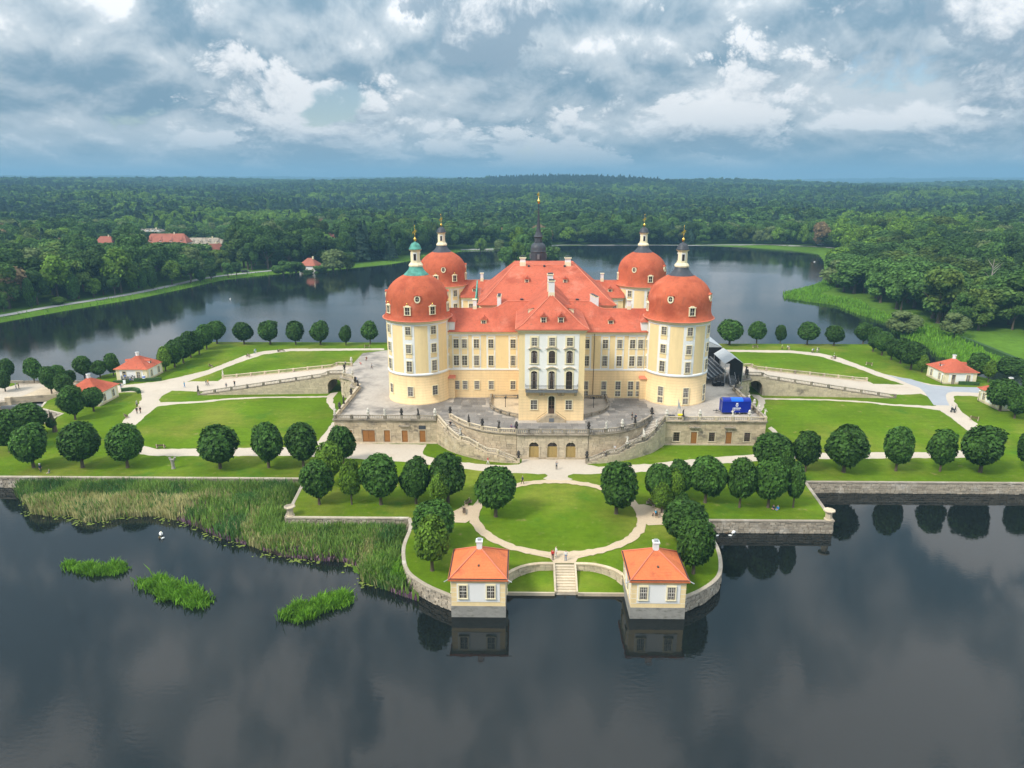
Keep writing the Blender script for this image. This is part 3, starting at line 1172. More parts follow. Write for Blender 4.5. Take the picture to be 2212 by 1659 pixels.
def tower(cx, cy, sgn, roofmat, capmat, lower8, label):
    c = (cx, cy)
    seg = 96
    mb = CB().use('ochre', True)
    mb.lathe([(7.12, TZ - .1), (7.12, TZ + .35), (7.02, TZ + .4), (7.02, 13.95)], seg, c, cap=False)
    mb.use('yellow', True)
    mb.lathe([(7.0, 13.95), (7.0, 25.4)], seg, c, cap=False)
    w = mb.put('tower_wall')
    w['label'] = label
    tr = CB().use('white', True)
    tr.lathe([(7.0, 13.9), (7.16, 13.95), (7.16, 14.25), (7.04, 14.5), (7.0, 14.5)], seg, c, cap=False)
    tr.lathe([(7.0, 25.02), (7.05, 25.05), (7.05, 25.4), (7.0, 25.42)], seg, c, cap=False)
    bays = [radians(9.5 * sgn + 45 * k) for k in range(8)]
    tr.use('white', False)
    for a in bays:
        curved(tr, c, 6.95, 7.05, a - radians(10.7), a + radians(10.7), 14.45, 25.1, 4)
    tr.put('lesene')
    for a in bays:
        for z0, z1 in ((22.05, 22.95), (17.95, 18.85), (14.5, 14.72)):
            sp = CB().use('yellow', False)
            curved(sp, c, 7.0, 7.09, a - radians(6.2), a + radians(6.2), z0, z1, 2)
            sp.put('spandrel_panel')
    cor = CB().use('cream', True)
    cor.lathe([(7.0, 25.4), (7.12, 25.42), (7.2, 25.62), (7.45, 25.78), (7.5, 25.95), (7.58, 26.05)], seg, c, cap=False)
    cor.put('cornice')
    gt = CB().use('eave', True)
    gt.lathe([(7.55, 25.98), (7.78, 25.98), (7.8, 26.12), (7.5, 26.14)], seg, c, cap=False)
    gt.put('gutter')
    for a in bays:
        x, y = pol(c, 7.06, a)
        for z0, z1 in ((23.15, 24.85), (19.1, 20.95), (14.95, 17.25)):
            cwin(x, y, z0, z1, 1.12, a, 'y')
        x, y = pol(c, 7.03, a)
        cwin(x, y, 9.4, 11.45, 1.15, a, 'w')
        if sgn > 0:
            cwin(x, y, 7.85, 9.05, 1.15, a, 'w')
    d = CB().use(roofmat, True)
    d.lathe(DOME, seg, c, cap=False)
    dome = d.put('dome')
    sk = CB().use(capmat, True)
    sk.lathe([(2.85, 35.1), (2.7, 35.28), (2.15, 35.75), (1.7, 36.3), (1.42, 36.95), (1.38, 37.1)], 24, c)
    sk.put('lantern_skirt', dome).location = (0, 0, 0)
    ln = CB().use('cream')
    ln.lathe([(1.55, 37.0), (1.62, 37.3), (1.3, 37.75), (1.12, 37.85), (1.05, 40.3), (1.1, 40.35), (1.38, 40.5), (1.42, 40.7)], 8, c, a0=pi / 8)
    for k in range(4):
        a = k * pi / 2
        px, py = pol(c, .93, a)
        ln.use('white')
        dx, dy = cos(a), sin(a)
        for (w_, h0, h1, dd, mm) in ((.42, 38.0, 40.0, .09, 'white'), (.27, 38.35, 39.75, .13, 'glass')):
            ln.use(mm)
            q = pol(c, .93 + dd, a)
            pts = [(q[0] - dx * w_, q[1] - dy * w_), (q[0] + dx * w_, q[1] + dy * w_), (px + dx * w_, py + dy * w_), (px - dx * w_, py - dy * w_)]
            ln.prism(pts, h0, h1)
    ln.put('lantern', dome)
    cp = CB().use(capmat, True)
    cp.lathe([(1.5, 40.68), (1.3, 40.85), (1.2, 41.2), (1.02, 41.6), (.7, 41.95), (.25, 42.15), (.12, 42.3)], 16, c)
    cp.put('lantern_cap', dome)
    fi = CB().use('gold', True)
    fi.lathe([(.06, 42.2), (.14, 42.4), (.32, 42.62), (.34, 42.85), (.16, 43.1), (.06, 43.2), (.06, 43.6), (.16, 43.75), (.06, 43.9), (.05, 45.4), (.02, 45.9)], 10, c)
    fi.use('gold')
    fi.box(c[0] - .42, c[0] + .3, c[1] - .06, c[1] + .06, 44.15, 44.5)
    fi.box(c[0] - .5, c[0] - .3, c[1] - .05, c[1] + .05, 43.85, 44.3)
    fi.box(c[0] + .05, c[0] + .42, c[1] - .05, c[1] + .05, 44.45, 44.8)
    fi.put('finial', dome)
    # dormers of the dome
    low = [radians(9.5 * sgn + 45 * k) for k in range(8)] if lower8 else [radians(11 + 87 * k) for k in range(4)]
    for a in low:
        z0 = 27.35
        r0 = dome_r(28.0)
        dm = MB().use('cream')
        dm.box(-.78, .78, -.28, .9, 0, .12)
        dm.box(-.72, -.5, -.22, .9, .1, 1.75)
        dm.box(.5, .72, -.22, .9, .1, 1.75)
        dm.box(-.82, .82, -.3, .9, 1.72, 1.9)
        dm.hexa([(-.6, -.22, 1.9), (.6, -.22, 1.9), (.6, .9, 1.9), (-.6, .9, 1.9), (-.28, -.22, 2.15), (.28, -.22, 2.15), (.28, .9, 2.15), (-.28, .9, 2.15)])
        dm.use('glass').box(-.5, .5, -.1, .8, .12, 1.72)
        dm.use('bars').box(-.03, .03, -.14, -.09, .12, 1.7)
        dm.box(-.5, .5, -.14, -.09, .85, .91)
        dm.use('gold', True)
        if lower8:
            dm.lathe([(.04, 2.1), (.16, 2.3), (.17, 2.45), (.04, 2.6)], 8, (0, -.1))
        x, y = pol(c, r0, a)
        dm.build('dormer', dome, (x - C0.x, y - C0.y, z0 - C0.z), a)
    for a in [radians((8.6 if sgn < 0 else -28) + 86 * k) for k in range(4)]:
        z0, r0 = 30.0, dome_r(30.8)
        dm = MB().use('cream')
        n = 12
        for k in range(n):
            a0_, a1_ = 2 * pi * k / n, 2 * pi * (k + 1) / n
            i0, i1 = (.42 * cos(a0_), .8 + .58 * sin(a0_)), (.42 * cos(a1_), .8 + .58 * sin(a1_))
            o0, o1 = (.68 * cos(a0_), .8 + .86 * sin(a0_)), (.68 * cos(a1_), .8 + .86 * sin(a1_))
            dm.hexa([(i0[0], -.25, i0[1]), (o0[0], -.25, o0[1]), (o0[0], .8, o0[1]), (i0[0], .8, i0[1]),
                     (i1[0], -.25, i1[1]), (o1[0], -.25, o1[1]), (o1[0], .8, o1[1]), (i1[0], .8, i1[1])])
        dm.use('glass').poly([(.43 * cos(2 * pi * k / n), -.1, .8 + .6 * sin(2 * pi * k / n)) for k in range(n)])
        dm.use('bars').box(-.03, .03, -.13, -.09, .25, 1.35)
        dm.box(-.4, .4, -.13, -.09, .77, .83)
        dm.use(roofmat)
        dm.hexa([(-.75, -.3, 1.5), (.75, -.3, 1.5), (.75, 1.2, 1.5), (-.75, 1.2, 1.5), (-.05, -.3, 1.85), (.05, -.3, 1.85), (.05, 1.2, 1.95), (-.05, 1.2, 1.95)])
        x, y = pol(c, r0, a)
        dm.build('oculus_dormer', dome, (x - C0.x, y - C0.y, z0 - C0.z), a)
    return dome


# sub-parts of a dome are written in castle coordinates, so every dome sits at the castle origin
tower(-29, 155, -1, 'dome', 'copper', True, 'front left round tower with green copper lantern')
tower(29, 155, 1, 'dome', 'slate', False, 'front right round tower with dark slate lantern')
tower(-29, 206, -1, 'dome', 'slate', True, 'rear left round tower')
tower(29, 206, 1, 'dome', 'slate', False, 'rear right round tower')


def facade(mb_trim, mb_panel, x, y, z_rows, w, ztop, zbot, half=1.02):
    """white bay frame with yellow spandrels around a column of windows"""
    mb_trim.box(x - half, x + half, y - .06, y + .05, zbot, ztop)
    zs = [zbot] + [v for r in z_rows for v in r] + [ztop]
    for k in range(0, len(zs), 2):
        a, b = zs[k] + .28, zs[k + 1] - .28
        if b - a > .12:
            CB().use('yellow').box(x - w * .56, x + w * .56, y - .10, y, a, b).put('spandrel_panel')


LX = [-20.45, -18.6, -15.9, -12.65, -7.7]
RX = [8.78, 12.9, 16.1, 18.95, 20.75]
for fy, tag_ in ((153.8, 'front'), (200.8, 'rear')):
    for side, xs, xa, xb in ((-1, LX, -23.2, -6.25), (1, RX, 6.9, 23.2)):
        if fy > 180:
            xa, xb = (-23.2, -15.9) if side < 0 else (15.9, 23.2)
        y1 = fy + 10.4
        CB().use('ochre').box(xa, xb, fy - .02, y1 + .02, TZ - .1, 13.9).put('wing_base_wall')
        CB().use('yellow').box(xa, xb, fy, y1, 13.9, 22.3).put('wing_wall')
        tr, pn = CB().use('white'), None
        tr.box(xa, xb, fy - .12, fy + .03, 13.86, 14.22)
        tr.box(xa, xb, fy - .08, fy + .03, 21.85, 22.2)
        use = [x for x in xs if xa + 1 < x < xb - .8]
        for x in use:
            facade(tr, pn, x, fy, [(15.0, 17.2), (19.0, 21.0)], 1.15, 21.85, 14.2, .86 if abs(x) > 18 else 1.0)
        tr.box(xa, xa + .5, fy - .06, fy + .04, 14.2, 21.9)
        tr.put('lesene')
        CB().use('cream').sweep([(xa, fy, 22.15), (xb, fy, 22.15)], [(.1, 0), (-.14, 0), (-.2, .25), (-.5, .45), (-.55, .62), (.1, .62)]).put('cornice')
        CB().use('eave').box(xa, xb, fy - .75, fy - .45, 22.72, 22.86).put('gutter')
        for x in use:
            cwin(x, fy - .06, 19.0, 20.95, 1.08, 0, 'y')
            cwin(x, fy - .06, 14.95, 17.2, 1.08, 0, 'y')
            cwin(x, fy - .02, 9.4, 11.3, 1.08, 0, 'w')
            if side > 0:
                cwin(x, fy - .02, 7.85, 9.0, 1.08, 0, 'w')
        # back of the wing
        for x in use:
            for z0, z1 in ((19.0, 20.95), (14.95, 17.2), (9.4, 11.3)):
                cwin(x, y1 + .03, z0, z1, 1.08, pi, 'y')
# small porches where wing and tower meet
for s in (-1, 1):
    CB().use('ochre').box(s * 21.6 - .7, s * 21.6 + .7, 152.9, 153.75, TZ, 12.2).put('porch')
    CB().use('eave').hexa([(s * 21.6 - .9, 152.5, 12.2), (s * 21.6 + .9, 152.5, 12.2), (s * 21.6 + .9, 153.76, 12.2), (s * 21.6 - .9, 153.76, 12.2),
                           (s * 21.6 - .9, 152.7, 12.32), (s * 21.6 + .9, 152.7, 12.32), (s * 21.6 + .9, 153.76, 12.7), (s * 21.6 - .9, 153.76, 12.7)]).put('porch_roof')
# wing roofs
for y0, y1, yr in ((153.0, 165.0, 159.0), (200.0, 212.0, 206.0)):
    mb = CB().use('roof')
    hi = y0 < 180
    prof = [(-23.5, 27.0, yr), (-12.6, 27.0, yr)] + ([(-11.2, 27.35, yr + .1), (-9.6, 28.3, yr + .9), (-9.0, 28.5, yr + 1.2), (9.4, 28.5, yr + 1.2), (10.0, 28.3, yr + .9), (11.6, 27.35, yr + .1)] if hi else []) + [(13.0, 27.0, yr), (23.5, 27.0, yr)]
    for (xa, za, ya), (xb, zb, yb) in zip(prof, prof[1:]):
        fr = [(xa, y0, 22.84), (xb, y0, 22.84), (xb, y0 + 1.3, 23.6), (xa, y0 + 1.3, 23.6)]
        mb.poly(fr)
        mb.poly([(xa, y0 + 1.3, 23.6), (xb, y0 + 1.3, 23.6), (xb, yb, zb), (xa, ya, za)])
        mb.poly([(xa, ya, za), (xb, yb, zb), (xb, y1, 22.84), (xa, y1, 22.84)])
    wing_roof = mb.put('wing_roof')
    rd = CB().use('eave')
    rd.tube([(p[0], p[2], p[1] + .02) for p in prof], [.12] * len(prof), 6)
    rd.put('ridge_tiles', wing_roof)
    ch = [(-16.5, yr + .2), (18.6, yr + .2)] if hi else [(-17.5, yr), (17.5, yr)]
    for x, y in ch:
        c_ = CB().use('cream').box(x - .45, x + .45, y - .4, y + .4, 25.8, 27.6)
        c_.use('white').box(x - .4, x + .4, y - .36, y + .36, 27.6, 28.9)
        c_.use('cream').box(x - .55, x + .55, y - .5, y + .5, 28.9, 29.1)
        c_.put('chimney', wing_roof)
    for x in ((-14.3, 14.1) if hi else (-19.5, 19.5)):
        dm = MB().use('cream')
        dm.box(-.62, .62, 0, 1.9, 0, 1.25)
        dm.box(-.75, .75, -.1, 1.9, 1.2, 1.35)
        dm.use('glass').box(-.38, .38, -.06, .1, .15, 1.15)
        dm.use('bars').box(-.025, .025, -.09, -.05, .15, 1.15)
        dm.box(-.38, .38, -.09, -.05, .6, .66)
        dm.use('roof').hexa([(-.8, -.2, 1.34), (.8, -.2, 1.34), (.8, 2.6, 1.6), (-.8, 2.6, 1.6), (-.03, -.2, 2.1), (.03, -.2, 2.1), (.03, 3.4, 2.2), (-.03, 3.4, 2.2)])
        dm.build('dormer', wing_roof, (x - C0.x, y0 + 2.2 - C0.y, 23.75 - C0.z))
    if hi:
        for s in (-1, 1):
            CB().use('white').box(s * 21.6 - .9, s * 21.6 + .9, y0 + .5, y0 + 3.4, 22.9, 25.0).use('roof').hexa(
                [(s * 21.6 - 1.2, y0 + .2, 25.0), (s * 21.6 + 1.2, y0 + .2, 25.0), (s * 21.6 + 1.2, y0 + 4.5, 25.0), (s * 21.6 - 1.2, y0 + 4.5, 25.0),
                 (s * 21.6 - .4, y0 + 1, 25.9), (s * 21.6 + .4, y0 + 1, 25.9), (s * 21.6 + .4, y0 + 4.5, 26.1), (s * 21.6 - .4, y0 + 4.5, 26.1)]).put('dormer', wing_roof)

# ------------------------------------------------------------------ centre block
XC, HW, FY = .35, 6.65, 138.0
CB().use('ochre').box(XC - HW - .05, XC + HW + .05, FY - .04, 153.9, TZ - .1, 13.95).put('centre_base_wall')
CB().use('yellow').box(XC - HW, XC + HW, FY, 160.2, 13.95, 26.0).put('centre_wall')
CB().use('bluewhite').box(XC - 5.45, XC + 5.45, FY - .06, FY + .02, 14.2, 25.6).put('white_panel')
CB().use('cream').sweep([(XC - HW, 159, 25.9), (XC - HW, FY, 25.9), (XC + HW, FY, 25.9), (XC + HW, 159, 25.9)],
                        [(.1, 0), (-.12, 0), (-.18, .2), (-.45, .4), (-.5, .6), (.1, .6)]).put('cornice')
CB().use('eave').sweep([(XC - HW - .55, 159, 26.45), (XC - HW - .55, FY - .55, 26.45), (XC + HW + .55, FY - .55, 26.45), (XC + HW + .55, 159, 26.45)],
                       [(.2, 0), (-.15, 0), (-.15, .2), (.2, .2)]).put('gutter')
for x in (-3.2, .35, 3.9):
    for (z0, z1, w, st, frame) in ((23.2, 24.85, 1.12, 'y', (1.85, 22.85, 25.25)), (19.6, 21.75, 1.28, 'yak', (1.95, 19.3, 22.45)), (14.15, 17.5, 1.28, 'yak', (1.95, 14.2, 18.35))):
        CB().use('cream').box(x - frame[0] / 2, x + frame[0] / 2, FY - .12, FY - .02, frame[1], frame[2]).put('window_panel')
        cwin(x, FY - .11, z0, z1, w, 0, st)
    for z in (22.5, 18.4):
        hd = CB().use('stonelight')
        n = 10
        for k in range(n):
            u0, u1 = -1 + 2 * k / n, -1 + 2 * (k + 1) / n
            h0, h1 = .42 * cos(u0 * pi / 2) ** 1.2, .42 * cos(u1 * pi / 2) ** 1.2
            hd.hexa([(x + u0 * 1.25, FY - .5, z + h0), (x + u1 * 1.25, FY - .5, z + h1), (x + u1 * 1.25, FY, z + h1), (x + u0 * 1.25, FY, z + h0),
                     (x + u0 * 1.25, FY - .5, z + h0 + .14), (x + u1 * 1.25, FY - .5, z + h1 + .14), (x + u1 * 1.25, FY, z + h1 + .14), (x + u0 * 1.25, FY, z + h0 + .14)])
        hd.put('window_hood')
for x in (-3.2, 3.95):
    cwin(x, FY - .05, 9.8, 11.75, 1.25, 0, 'w')
dr = CB().use('cream')
cwin(.4, FY - .05, 8.9, 12.2, 1.3, 0, 'wak')
CB().use('wooddark').box(-.2, 1.0, FY - .13, FY - .06, 8.9, 10.0).put('door')
# balcony
bal = CB().use('lead').box(-4.95, 5.65, FY - 1.35, FY, 13.78, 14.05)
bal.use('stonelight').box(-4.8, 5.5, FY - 1.2, FY, 13.6, 13.78)
balc = bal.put('balcony')
br = CB().use('stonelight')
for x in (-4.6, -1.9, -1.2, 1.9, 2.6, 5.3):
    br.hexa([(x - .22, FY - .5, 12.9), (x + .22, FY - .5, 12.9), (x + .22, FY, 12.7), (x - .22, FY, 12.7),
             (x - .22, FY - 1.1, 13.6), (x + .22, FY - 1.1, 13.6), (x + .22, FY, 13.6), (x - .22, FY, 13.6)])
br.put('bracket', balc)
rl = CB().use('iron')
for z in (14.15, 14.95, 15.2):
    rl.box(-4.95, 5.65, FY - 1.32, FY - 1.26, z, z + .05)
    for x in (-4.95, 5.6):
        rl.box(x, x + .05, FY - 1.26, FY, z, z + .05)
for k in range(43):
    x = -4.93 + k * .2512
    rl.box(x - .014, x + .014, FY - 1.305, FY - 1.275, 14.05, 15.2)
rl.put('railing', balc)
# double flight of steps at the centre door
st = CB().use('stone')
for s in (-1, 1):
    for k in range(9):
        xa = .4 + s * (.9 + .23 * k)
        st.box(min(xa, xa + s * .24), max(xa, xa + s * .24), FY - 1.5, FY - .06, TZ, 8.85 - .165 * k)
st.box(-.5, 1.3, FY - 1.5, FY - .06, TZ, 8.9)
dst = st.put('door_steps')
CB().use('lead').box(-.1, .9, FY - 1.56, FY - 1.49, TZ + .15, TZ + .95).put('cellar_grate', dst)
for s in (-1, 1):
    CB().use('iron').tube([(.4 + s * .95, FY - 1.45, 9.75), (.4 + s * 2.95, FY - 1.45, 8.3), (.4 + s * 2.95, FY - 1.45, 7.5)], [.03] * 3, 5).put('handrail', dst)
# centre roof: hipped to the front, ridge running back
mb = CB().use('roof')
ex, ey = HW + .7, FY - .7
ez, rz_, py_ = 26.62, 32.4, 145.0
A, B = (XC - ex, ey, ez), (XC + ex, ey, ez)
a2, b2 = (XC - ex + 1.5, ey + 1.6, ez + .75), (XC + ex - 1.5, ey + 1.6, ez + .75)
pk = (XC, py_, rz_)
mb.poly([A, B, b2, a2])
mb.poly([a2, b2, pk])
for s, E0, e2 in ((-1, A, a2), (1, B, b2)):
    p1 = (E0[0], 159.0, ez)
    p2 = (e2[0], 162.0, ez + .75)
    q = [E0, e2, p2, p1]
    r_ = [e2, pk, (XC, 176.0, rz_), (e2[0], 168.0, ez + .75)]
    if s < 0:
        q, r_ = q, r_
    mb.poly(q if s > 0 else q[::-1])
    mb.poly(r_ if s < 0 else r_[::-1])
croof = mb.put('centre_roof')
hp = CB().use('eave')
for s in (-1, 1):
    hp.tube([(XC + s * ex, ey, ez + .05), (XC + s * (ex - 1.5), ey + 1.6, ez + .8), (XC, py_, rz_ + .05)], [.1] * 3, 6)
hp.tube([(XC, py_, rz_ + .05), (XC, 176, rz_ + .05)], [.12] * 2, 6)
hp.put('hip_tiles', croof)
for (yc, w, zt, zb) in ((145.2, 1.3, 35.6, 30.6), (152.5, 1.25, 36.0, 31.5)):
    c_ = CB().use('cream').box(XC - w / 2, XC + w / 2, yc - .5, yc + .5, zb, zb + 2.3)
    c_.use('white').box(XC - w / 2 + .04, XC + w / 2 - .04, yc - .46, yc + .46, zb + 2.3, zt - .5)
    c_.use('cream').box(XC - w / 2 - .1, XC + w / 2 + .1, yc - .6, yc + .6, zt - .5, zt - .3)
    c_.use('slate').box(XC - w / 2 + .06, XC + w / 2 - .06, yc - .4, yc + .4, zt - .3, zt - .05)
    c_.put('chimney', croof)


def roof_dormer(parent, x, y, z, rz=0.0, s=1.0, m='roof'):
    dm = MB().use('cream')
    dm.box(-.6, .6, 0, 1.6, 0, 1.2)
    dm.box(-.72, .72, -.1, 1.6, 1.15, 1.28)
    dm.use('glass').box(-.38, .38, -.06, .1, .15, 1.1)
    dm.use('bars').box(-.025, .025, -.09, -.05, .15, 1.1)
    dm.box(-.38, .38, -.09, -.05, .55, .6)
    dm.use(m).hexa([(-.78, -.18, 1.27), (.78, -.18, 1.27), (.78, 2.2, 1.6), (-.78, 2.2, 1.6), (-.03, -.18, 2.0), (.03, -.18, 2.0), (.03, 2.9, 2.1), (-.03, 2.9, 2.1)])
    dm.build('dormer', parent, (x - C0.x, y - C0.y, z - C0.z), rz, s)


roof_dormer(croof, XC - 1.75, 139.3, 27.5)
roof_dormer(croof, XC + 1.75, 139.3, 27.5)
for s in (-1, 1):
    for yq in (146.5,):
        roof_dormer(croof, XC + s * 4.75, yq, 28.0, s * pi / 2)

# ------------------------------------------------------------------ main hall
CB().use('yellow').box(-15.2, 15.4, 164.0, 201.0, TZ, 26.9).put('hall_wall')
CB().use('cream').sweep([(-15.2, 164, 26.4), (15.4, 164, 26.4), (15.4, 201, 26.4), (-15.2, 201, 26.4)],
                        [(.1, 0), (-.12, 0), (-.3, .3), (-.65, .55), (-.65, .72), (.1, .72)], True).put('cornice')
mb = CB().use('roof')
e = [(-16.3, 163.0, 27.05), (16.3, 163.0, 27.05), (16.3, 202.0, 27.05), (-16.3, 202.0, 27.05)]
e2 = [(-14.3, 165.2, 28.3), (14.3, 165.2, 28.3), (14.3, 199.8, 28.3), (-14.3, 199.8, 28.3)]
ra, rb = (-7.7, 179.0, 34.6), (7.6, 179.0, 34.6)
rc, rd_ = (-7.7, 188.0, 34.6), (7.6, 188.0, 34.6)
for i in range(4):
    j = (i + 1) % 4
    mb.poly([e[i], e[j], e2[j], e2[i]])
mb.poly([e2[0], e2[1], rb, ra])
mb.poly([e2[1], e2[2], rd_, rb])
mb.poly([e2[2], e2[3], rc, rd_])
mb.poly([e2[3], e2[0], ra, rc])
mb.poly([ra, rb, rd_, rc])
hroof = mb.put('hall_roof')
hp = CB().use('eave')
hp.tube([(-16.3, 163, 27.1), (-14.3, 165.2, 28.35), ra], [.12] * 3, 6)
hp.tube([(16.3, 163, 27.1), (14.3, 165.2, 28.35), rb], [.12] * 3, 6)
hp.tube([ra, rb], [.13] * 2, 6)
hp.put('hip_tiles', hroof)
for x in (-5.6, 5.75):
    c_ = CB().use('cream').box(x - .75, x + .75, 178.4, 179.9, 33.6, 35.3)
    c_.use('white').box(x - .68, x + .68, 178.5, 179.8, 35.3, 36.2)
    c_.use('cream').box(x - .85, x + .85, 178.3, 180.0, 36.2, 36.4)
    c_.use('slate', True)
    n = 8
    for k in range(n):
        a0_, a1_ = pi * k / n, pi * (k + 1) / n
        c_.hexa([(x - .6 * cos(a0_), 178.7, 36.4 + .4 * sin(a0_)), (x - .6 * cos(a1_), 178.7, 36.4 + .4 * sin(a1_)), (x - .6 * cos(a1_), 179.6, 36.4 + .4 * sin(a1_)), (x - .6 * cos(a0_), 179.6, 36.4 + .4 * sin(a0_)),
                 (x - .68 * cos(a0_), 178.7, 36.4 + .5 * sin(a0_)), (x - .68 * cos(a1_), 178.7, 36.4 + .5 * sin(a1_)), (x - .68 * cos(a1_), 179.6, 36.4 + .5 * sin(a1_)), (x - .68 * cos(a0_), 179.6, 36.4 + .5 * sin(a0_))])
    c_.put('chimney', hroof)
roof_dormer(hroof, -4.6, 171.5, 30.9, 0, .85)
roof_dormer(hroof, 4.7, 171.5, 30.9, 0, .85)
for x in (-4.1, -.2, 4.9):
    CB().use('slate').box(x - .25, x + .25, 177.9, 178.5, 34.2, 34.6).put('roof_vent', hroof)
for x in (-5.8, 7.2):
    CB().use('slate').box(x - .35, x + .35, 164.4, 165.0, 28.1, 28.35).put('roof_vent', hroof)
# clustered chimneys beside the hall
for s in (-1, 1):
    for k in range(4):
        x, y = s * 11.0 + (0 if s < 0 else -.25 * k + .3), 160.2 + k * 1.15
        c_ = CB().use('white').box(x - .42, x + .42, y - .4, y + .4, 26, 29.4)
        c_.use('cream').box(x - .5, x + .5, y - .46, y + .46, 29.4, 29.55)
        c_.use('slate').box(x - .36, x + .36, y - .34, y + .34, 29.55, 29.72)
        c_.put('chimney', wing_roof if False else hroof)
# scaffold net and ladder on the left of the hall
CB().use('copper').hexa([(-17.6, 176, 20), (-17.3, 176, 20), (-17.3, 184, 20), (-17.6, 184, 20), (-17.6, 176, 26.2), (-17.3, 176, 26.2), (-17.3, 184, 30), (-17.6, 184, 30)]).put('scaffold_net')
sc = CB().use('metalgrey')
for k in range(9):
    sc.box(-17.2, -16.3, 175.6 + k * .9, 175.75 + k * .9, 25.2 + k * .35, 25.32 + k * .35)
sc.put('scaffold_ladder')
# chapel spire
c = (-1.5, 190.0)
sp = CB().use('slate', True)
s8 = dict(seg=8, c=c, a0=pi / 8, cap=False)
sp.use('slate')
sp.lathe([(2.55, 31.5), (2.3, 34.2), (2.15, 34.5), (2.15, 36.7), (2.3, 36.85)], **s8)
sp.use('slate', True)
sp.lathe([(2.3, 36.85), (2.15, 37.2), (2.18, 37.8), (1.95, 38.5), (1.5, 38.9), (1.2, 39.15)], **s8)
sp.use('slate')
sp.lathe([(1.15, 39.15), (1.05, 40.5), (1.35, 40.7), (1.05, 41.1), (.72, 41.9), (.45, 43.6), (.12, 48.2), (.05, 49.2)], **s8)
spire = sp.put('spire')
CB().use('gold', True).lathe([(.05, 49.1), (.3, 49.35), (.38, 49.7), (.3, 50.05), (.04, 50.3), (.04, 52.2)], 12, c).use('gold').box(-1.95, -1.35, 189.95, 190.05, 51.2, 51.8).put('finial', spire)
wb = CB().use('black')
for k in range(8):
    a = k * pi / 4
    q = pol(c, 2.0, a)
    wb.use('lead').box(q[0] - .3, q[0] + .3, q[1] - .3, q[1] + .3, 35.0, 36.3) if k % 2 == 0 else None
wb.put('louvre', spire)
# side walls towards the courts: windows
for s in (-1, 1):
    for yq in (168, 173, 178, 183, 188, 193):
        for z0, z1 in ((9.5, 12.5), (15, 18.5), (20.5, 23.5)):
            cwin(s * 15.3 + (.1 if s < 0 else .11) * s, yq, z0, z1, 1.4, s * pi / 2, 'w')
# drain pipes
dp = CB().use('barsdark')
for x, y in ((-22.55, 153.6), (10.45, 153.66)):
    dp.tube([(x, y, TZ), (x, y, 22.5)], [.07, .07], 6)
dp.put('drain_pipe')
# ================================================================== terrace, stairs, ramps, balustrades
FYT = 138.0
INNER_L = catmull([(-20.6, 139.2, 0), (-18.9, 136.6, 0), (-16.6, 133.9, 0), (-13.0, 131.3, 0), (-9.5, 130.2, 0), (-6.7, 129.95, 0)], 5)
OUTER_L = catmull([(-23.4, 138.0, 0), (-21.6, 135.4, 0), (-19.6, 133.0, 0), (-16.6, 130.7, 0), (-13.2, 128.8, 0), (-10.0, 127.8, 0), (-6.3, 127.3, 0)], 5)
INNER_R = [Vector((-p.x + .7, p.y, 0)) for p in INNER_L][::-1]
SIDE_L = [(-44.6, 138.0), (-44.6, 160.5)] + [(p.x, p.y) for p in catmull([(-44.6, 160.5, 0), (-46.8, 162.6, 0), (-47.0, 165.6, 0), (-48.6, 168.6, 0), (-51.2, 170.4, 0), (-51.4, 173.2, 0)], 4)[1:]]
back = [(-51.4, 181.8), (-51.4, 196), (-44.6, 200), (-44.6, 217), (44.6, 217), (44.6, 200), (51.4, 196), (51.4, 181.8)]
T_OUT = ([(-44.6, 138.0), (-23.4, 138.0), (-20.6, 139.2)] + [(p.x, p.y) for p in INNER_L[1:]] + [(p.x, p.y) for p in INNER_R] +
         [(23.9, 138.0), (44.6, 138.0)] + [(-p[0], p[1]) for p in SIDE_L[1:]] + back[::-1] + [p for p in SIDE_L[1:]][::-1])
tmb = MB().use('mortar')
nT = len(T_OUT)
for i in range(nT):
    a, b = T_OUT[i], T_OUT[(i + 1) % nT]
    tmb.poly([(a[0], a[1], 1.5), (b[0], b[1], 1.5), (b[0], b[1], TZ - .03), (a[0], a[1], TZ - .03)])
terrace = struct(tmb.build('terrace'))
terrace['label'] = 'raised stone terrace that carries the castle'
flat('terrace_floor', T_OUT, TZ - .02, 'paving', terrace, lift=False)
